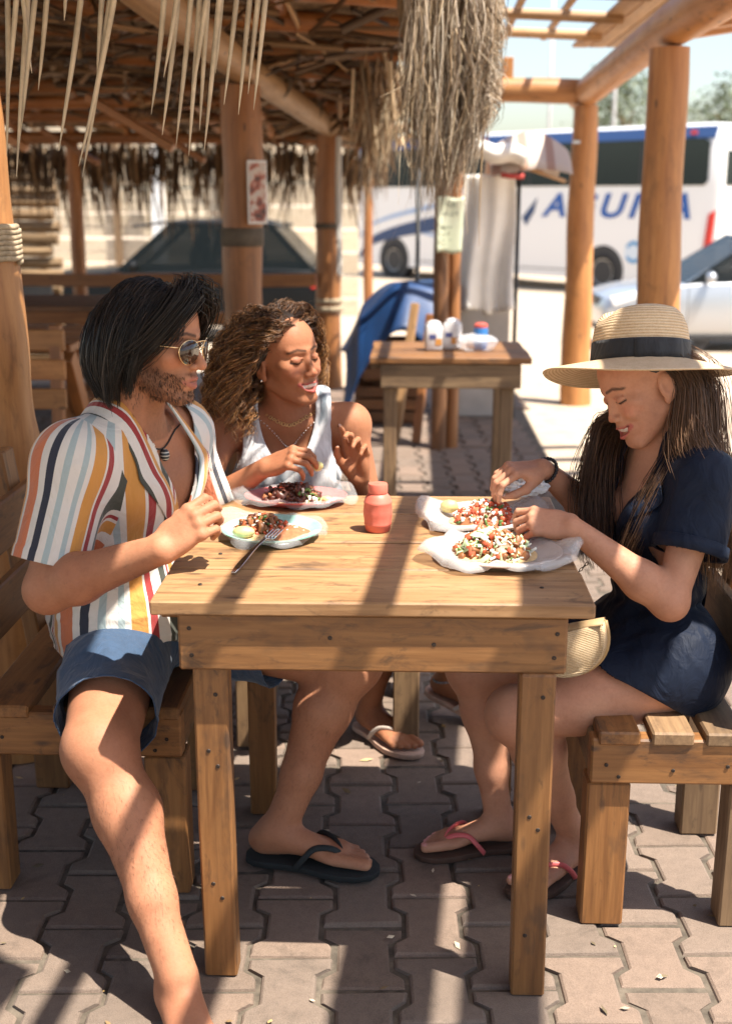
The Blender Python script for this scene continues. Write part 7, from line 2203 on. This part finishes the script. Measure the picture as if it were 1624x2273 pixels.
def mound(name, m, parent, c, rx, ry, h, seed, z0=.007):
    rs = np.random.default_rng(seed); kk = rs.normal(0, 90, (10, 2)); ph = rs.uniform(0, 6.28, 10); nr, na = 14, 36; V = []
    for i in range(nr):
        r = i / (nr - 1)
        for j in range(na):
            a = 2 * math.pi * j / na; rr = r * (1 + .10 * math.sin(3 * a + ph[0]) + .06 * math.sin(5 * a + ph[1])); x, y = rr * rx * math.cos(a), rr * ry * math.sin(a)
            z = h * (1 - r ** 2.2) + .0022 * np.sin(kk @ np.array([x, y]) + ph).sum() * .4 * (1 - r)
            V.append((c[0] + x, c[1] + y, ZT + z0 + max(0, z)))
    idx = np.arange(nr * na).reshape(nr, na); F = np.stack([idx[:-1], np.roll(idx[:-1], -1, 1), np.roll(idx[1:], -1, 1), idx[1:]], -1).reshape(-1, 4)
    o = link(name, npmesh(name, np.array(V), F, m), parent); return o
def foodm(name, col, rough=.45, var=.35): return plain(name, col, rough, var, 120, .4, 300, .001)
F_MEAT = foodm('grilled_meat', (.085, .022, .012), .42, .6); F_MEAT2 = foodm('stewed_meat', (.26, .10, .035), .45, .5); F_TOM = foodm('tomato', (.62, .12, .055), .25, .25); F_ONI = foodm('onion', (.72, .70, .60), .35, .12)
F_CIL = foodm('cilantro', (.09, .17, .035), .5, .4); F_LET = foodm('lettuce', (.50, .60, .33), .45, .3); F_CHE = foodm('white_cheese', (.78, .75, .66), .5, .1); F_BEAN = foodm('bean_paste', (.42, .16, .075), .4, .3); F_TORT = foodm('tortilla', (.62, .44, .22), .6, .25); F_SAUCE = foodm('cream_sauce', (.55, .62, .40), .3, .2)
F_LIME = foodm('lime', (.56, .50, .22), .4, .2)
def food(name, lab, c): return thing(name, lab, 'food', (c[0], c[1], ZT), 'food on the plates')

# man's teal plate
pc = (-.272, 2.375); pl = plate('plate', 'oval teal plate in a plastic bag, in front of the man', pc, .102, .105, M_TEAL)
film(pl, pc, .101, .104, M_FILMC, 1, [(2.6, .5, .014, .25), (3.3, .4, .016, .2)], edge=1.10)
f = food('beans_and_taco', 'half-eaten taco with beans and salsa on the teal plate', pc)
mound('tortilla', F_TORT, f, (pc[0] - .02, pc[1] - .005), .068, .055, .006, 3)
mound('beans', F_BEAN, f, (pc[0] + .035, pc[1] - .012), .052, .052, .016, 4)
mound('meat', F_MEAT2, f, (pc[0] - .025, pc[1] + .018), .050, .042, .026, 5)
for i, (m_, n_, s_) in enumerate(((F_MEAT2, 60, .011), (F_MEAT, 26, .010), (F_TOM, 40, .0085), (F_ONI, 44, .0065), (F_CIL, 34, .007))): bits('topping', m_, f, (pc[0] - .022, pc[1] + .016), .056, .046, .032, n_, s_, 10 + i, sq=(1.3, .8, .6))
bits('topping', F_TOM, f, (pc[0] + .015, pc[1]), .055, .045, .020, 30, .008, 18); bits('topping', F_CHE, f, (pc[0] + .015, pc[1]), .06, .045, .020, 46, .0055, 19)
blob('lime_wedge', (pc[0] - .052, pc[1] - .042, ZT + .020), (.022, .015, .012), F_LIME, tag(thing('lime_wedge', 'squeezed lime wedge on the teal plate', 'lime', (pc[0] - .05, pc[1] - .04, ZT))), 8, .15)
# curly woman's pink plate
pc = (-.248, 2.655); pl = plate('plate', 'pink oval plate in a plastic bag, in front of the curly haired woman', pc, .116, .085, M_PINKP)
film(pl, pc, .115, .084, M_FILMC, 2, [(1.2, .5, .05, .10), (.2, .35, .014, .25), (3.0, .4, .012, .2)], edge=1.08)
f = food('meat_taco', 'taco heaped with dark grilled meat on the pink plate', pc)
mound('tortilla', F_TORT, f, (pc[0], pc[1] - .004), .075, .052, .006, 6)
mound('meat', F_MEAT, f, (pc[0] - .012, pc[1] + .005), .060, .045, .030, 7)
for i, (m_, n_, s_) in enumerate(((F_MEAT, 110, .012), (F_MEAT2, 30, .010), (F_TOM, 12, .009))): bits('topping', m_, f, (pc[0] - .008, pc[1] + .004), .064, .048, .036, n_, s_, 30 + i, sq=(1.4, .8, .6))
for i, (m_, n_, s_) in enumerate(((F_ONI, 26, .0075), (F_CIL, 22, .008))): bits('topping', m_, f, (pc[0] + .02, pc[1] - .018), .034, .024, .03, n_, s_, 35 + i)
blob('pineapple', (pc[0] + .072, pc[1] - .030, ZT + .014), (.012, .009, .009), F_LIME, f, 12, .1)
# hat woman's two plates
pc = (.157, 2.480); pl = plate('plate', 'white plate wrapped in a plastic bag, farther of the two at right', pc, .118, .098, M_WHP)
film(pl, pc, .117, .097, M_FILMW, 3, [(2.75, .42, .040, .22), (.4, .4, .03, .12), (-.35, .3, .012, .3)], edge=1.10, amp=.012)
f = food('salsa_taco', 'taco heaped with tomato salsa on the farther white plate', pc); g_ = (pc[0] + .012, pc[1] + .0)
mound('tortilla', F_TORT, f, g_, .078, .062, .007, 13); mound('filling', F_BEAN, f, g_, .066, .052, .040, 14)
for i, (m_, n_, s_) in enumerate(((F_TOM, 95, .0105), (F_ONI, 95, .0070), (F_CIL, 50, .0065), (F_CHE, 40, .006))): bits('topping', m_, f, g_, .072, .058, .046, n_, s_, 40 + i)
blob('lime_wedge', (.092, 2.515, ZT + .030), (.019, .014, .014), F_LIME, thing('lime_wedge', 'yellow lime wedge on the farther white plate', 'lime', (.092, 2.515, ZT)), 9, .15)
pc = (.178, 2.235); pl = plate('plate', 'white plate wrapped in a plastic bag, nearest the camera', pc, .120, .112, M_WHP)
film(pl, pc, .119, .111, M_FILMW, 4, [(.10, .22, .022, .35), (2.9, .5, .016, .18)], edge=1.10, amp=.010)
f = food('lettuce_taco', 'taco topped with lettuce, cream and tomato on the nearest plate', pc); g_ = (pc[0] - .012, pc[1] + .012)
mound('tortilla', F_TORT, f, g_, .085, .070, .007, 15); mound('filling', F_MEAT2, f, g_, .070, .058, .036, 16)
for i, (m_, n_, s_, q_) in enumerate(((F_MEAT2, 40, .012, (1.3, .8, .6)), (F_LET, 95, .011, (2.0, .5, .25)), (F_CHE, 85, .009, (1.8, .5, .35)), (F_TOM, 40, .012, (1, 1, .8)), (F_CIL, 26, .007, (1, 1, .5)))): bits('topping', m_, f, g_, .078, .066, .044, n_, s_, 50 + i, sq=q_)
mound('sauce', F_SAUCE, f, (g_[0] - .008, g_[1] + .010), .034, .030, .012, 17, .042)

# salsa bottle
bt = thing('sauce_bottle', 'coral red barrel shaped squeeze bottle in the middle of the table', 'bottle', (-.058, 2.425, ZT))
M_CORAL = plain('coral_plastic', (.64, .155, .105), .5, .14, 45, .25, 90, .0012)
prof = [(.001, 0), (.022, 0), (.0255, .003), (.0275, .014), (.0282, .0155), (.0282, .0185), (.0278, .020), (.0298, .034), (.0300, .044), (.0285, .058), (.0290, .0595), (.0290, .063), (.0280, .0645), (.0255, .072), (.0205, .0785), (.0180, .0805), (.0180, .083)]
V = []; F = []; n = 44
for r, z in prof:
    for j in range(n):
        a = 2 * math.pi * j / n; rr = r - (.0006 if (j % 4 == 0 and .02 < z < .058) else 0)
        V.append((-.058 + rr * math.cos(a), 2.425 + rr * math.sin(a), ZT + z))
for i in range(len(prof) - 1):
    for j in range(n): F.append((i * n + j, i * n + (j + 1) % n, (i + 1) * n + (j + 1) % n, (i + 1) * n + j))
MB().add(V, F).build('barrel', M_CORAL, bt, smooth='auto')
MB().lathe([(.0175, .081), (.0198, .0815), (.0200, .083), (.0200, .098), (.0190, .1005), (.001, .1008)], 40, Matrix.Translation((-.058, 2.425, ZT))).build('cap', M_CORAL, bt, smooth='auto')

# fork
fk = thing('fork', 'steel fork leaning on the rim of the teal plate', 'fork', (-.29, 2.2, ZT))
M_STEEL = mat('steel', (.62, .62, .62), .22, 1.0)
a = Vector((-.315, 2.120, ZT + .004)); b = Vector((-.262, 2.300, ZT + .030)); dv = (b - a); sd = dv.cross(Vector((0, 0, 1))).normalized()
def ribbon(pts, ws, th, name, m, parent):
    V = []; F = []
    for p, w in zip(pts, ws): V += [p - sd * w, p + sd * w, p + sd * w - Vector((0, 0, th)), p - sd * w - Vector((0, 0, th))]
    for i in range(len(pts) - 1):
        for j in range(4): F.append((i * 4 + j, i * 4 + (j + 1) % 4, i * 4 + 4 + (j + 1) % 4, i * 4 + 4 + j))
    F += [(0, 1, 2, 3), tuple(range(len(V) - 4, len(V)))[::-1]]
    return MB().add(V, F).build(name, m, parent, bevel=.0006, smooth='auto')
ribbon([a.lerp(b, u) + Vector((0, 0, .005 * math.sin(u * 3.1))) for u in np.linspace(0, .80, 10)], [.0042, .0064, .0066, .0060, .0052, .0044, .0038, .0032, .0030, .0032], .0022, 'handle', M_STEEL, fk)
ribbon([a.lerp(b, u) + Vector((0, 0, .005 * math.sin(u * 3.1) - .006 * math.sin((u - .8) * 12))) for u in np.linspace(.79, .93, 6)], [.0034, .0075, .0105, .0115, .0118, .0118], .0016, 'head', M_STEEL, fk)
for k in (-1.5, -.5, .5, 1.5):
    MB().tube([a.lerp(b, u) + sd * k * .0066 + Vector((0, 0, .005 * math.sin(u * 3.1) - .006 + .01 * (u - .93))) for u in np.linspace(.92, 1.18, 6)], [.0018, .0018, .0018, .0017, .0015, .0008], 6).build('tine', M_STEEL, fk, smooth=True)

# napkin crumpled in the far hand, morsel in the curly woman's hand
nk = thing('napkin', 'crumpled white paper napkin held over the plates', 'napkin', tuple(HATW['HR'].w(0, .06, -.04)))
M_PAPER = plain('paper', (.72, .72, .73), .85, .1, 60, .5, 120, .003)
def crumple(c, r, seed, m, parent, name):
    mb = MB().sphere((0, 0, 0), 1.0, 36, 20); V = np.array(mb.v); rs = np.random.default_rng(seed); kk = rs.normal(0, 3.6, (14, 3)); ph = rs.uniform(0, 6.28, 14)
    s = 1 + .85 * (np.abs(np.sin(V @ kk.T + ph)).mean(1) - .62) * 2.4
    mb.v = [tuple(p) for p in V * s[:, None] * np.array(r) + np.array(c)]; o = mb.build(name, m, parent, smooth=False); return o
crumple(HATW['HR'].w(-.010, .052, -.034), (.034, .022, .020), 4, M_PAPER, nk, 'paper')
crumple(HATW['HR'].w(-.014, .020, -.036), (.026, .018, .015), 9, M_PAPER, nk, 'paper_fold')
ms = thing('tortilla_piece', 'small piece of tortilla pinched in the curly haired woman\'s fingers', 'food', tuple(CURLY['fr'][0][-1]))
blob('piece', np.mean([CURLY['fr'][0][-1], CURLY['fr'][1][-1], CURLY['fr'][4][-1]], 0) + np.array((.006, -.004, -.004)), (.013, .008, .011), F_LIME, ms, 21, .3)

# ------------------------------------------------------------------ crumbs and leaf bits on the paving
def litter():
    rs = np.random.default_rng(77); n = 150; V = []; F = []; C = []
    pal = np.array([(.34, .22, .08), (.42, .30, .14), (.20, .13, .06), (.5, .42, .30), (.12, .09, .05)])
    for i in range(n):
        x = rs.uniform(-1.0, 1.1); y = rs.uniform(1.75, 4.2); s = rs.uniform(.002, .0075); a = rs.uniform(0, 6.28); l = rs.uniform(1, 2.6)
        u = np.array([math.cos(a), math.sin(a), rs.normal(0, .15)]) * s * l; v = np.array([-math.sin(a), math.cos(a), rs.normal(0, .25)]) * s; c = np.array([x, y, .0035])
        q = [c - u, c - v * .8, c + u, c + v, c + np.array([0, 0, s * .45])]
        V += q; o = 5 * i; F += [(o, o + 1, o + 4), (o + 1, o + 2, o + 4), (o + 2, o + 3, o + 4), (o + 3, o, o + 4)]; C += [pal[rs.integers(5)] * rs.uniform(.7, 1.3)] * 5
    me = npmesh('litter', np.array(V), np.array(F), M_STRAND, smooth=False); vcol(me, np.array(C))
    tag(link('litter', me), 'small dry leaf bits and crumbs scattered on the paving', 'litter', kind='stuff')
litter()
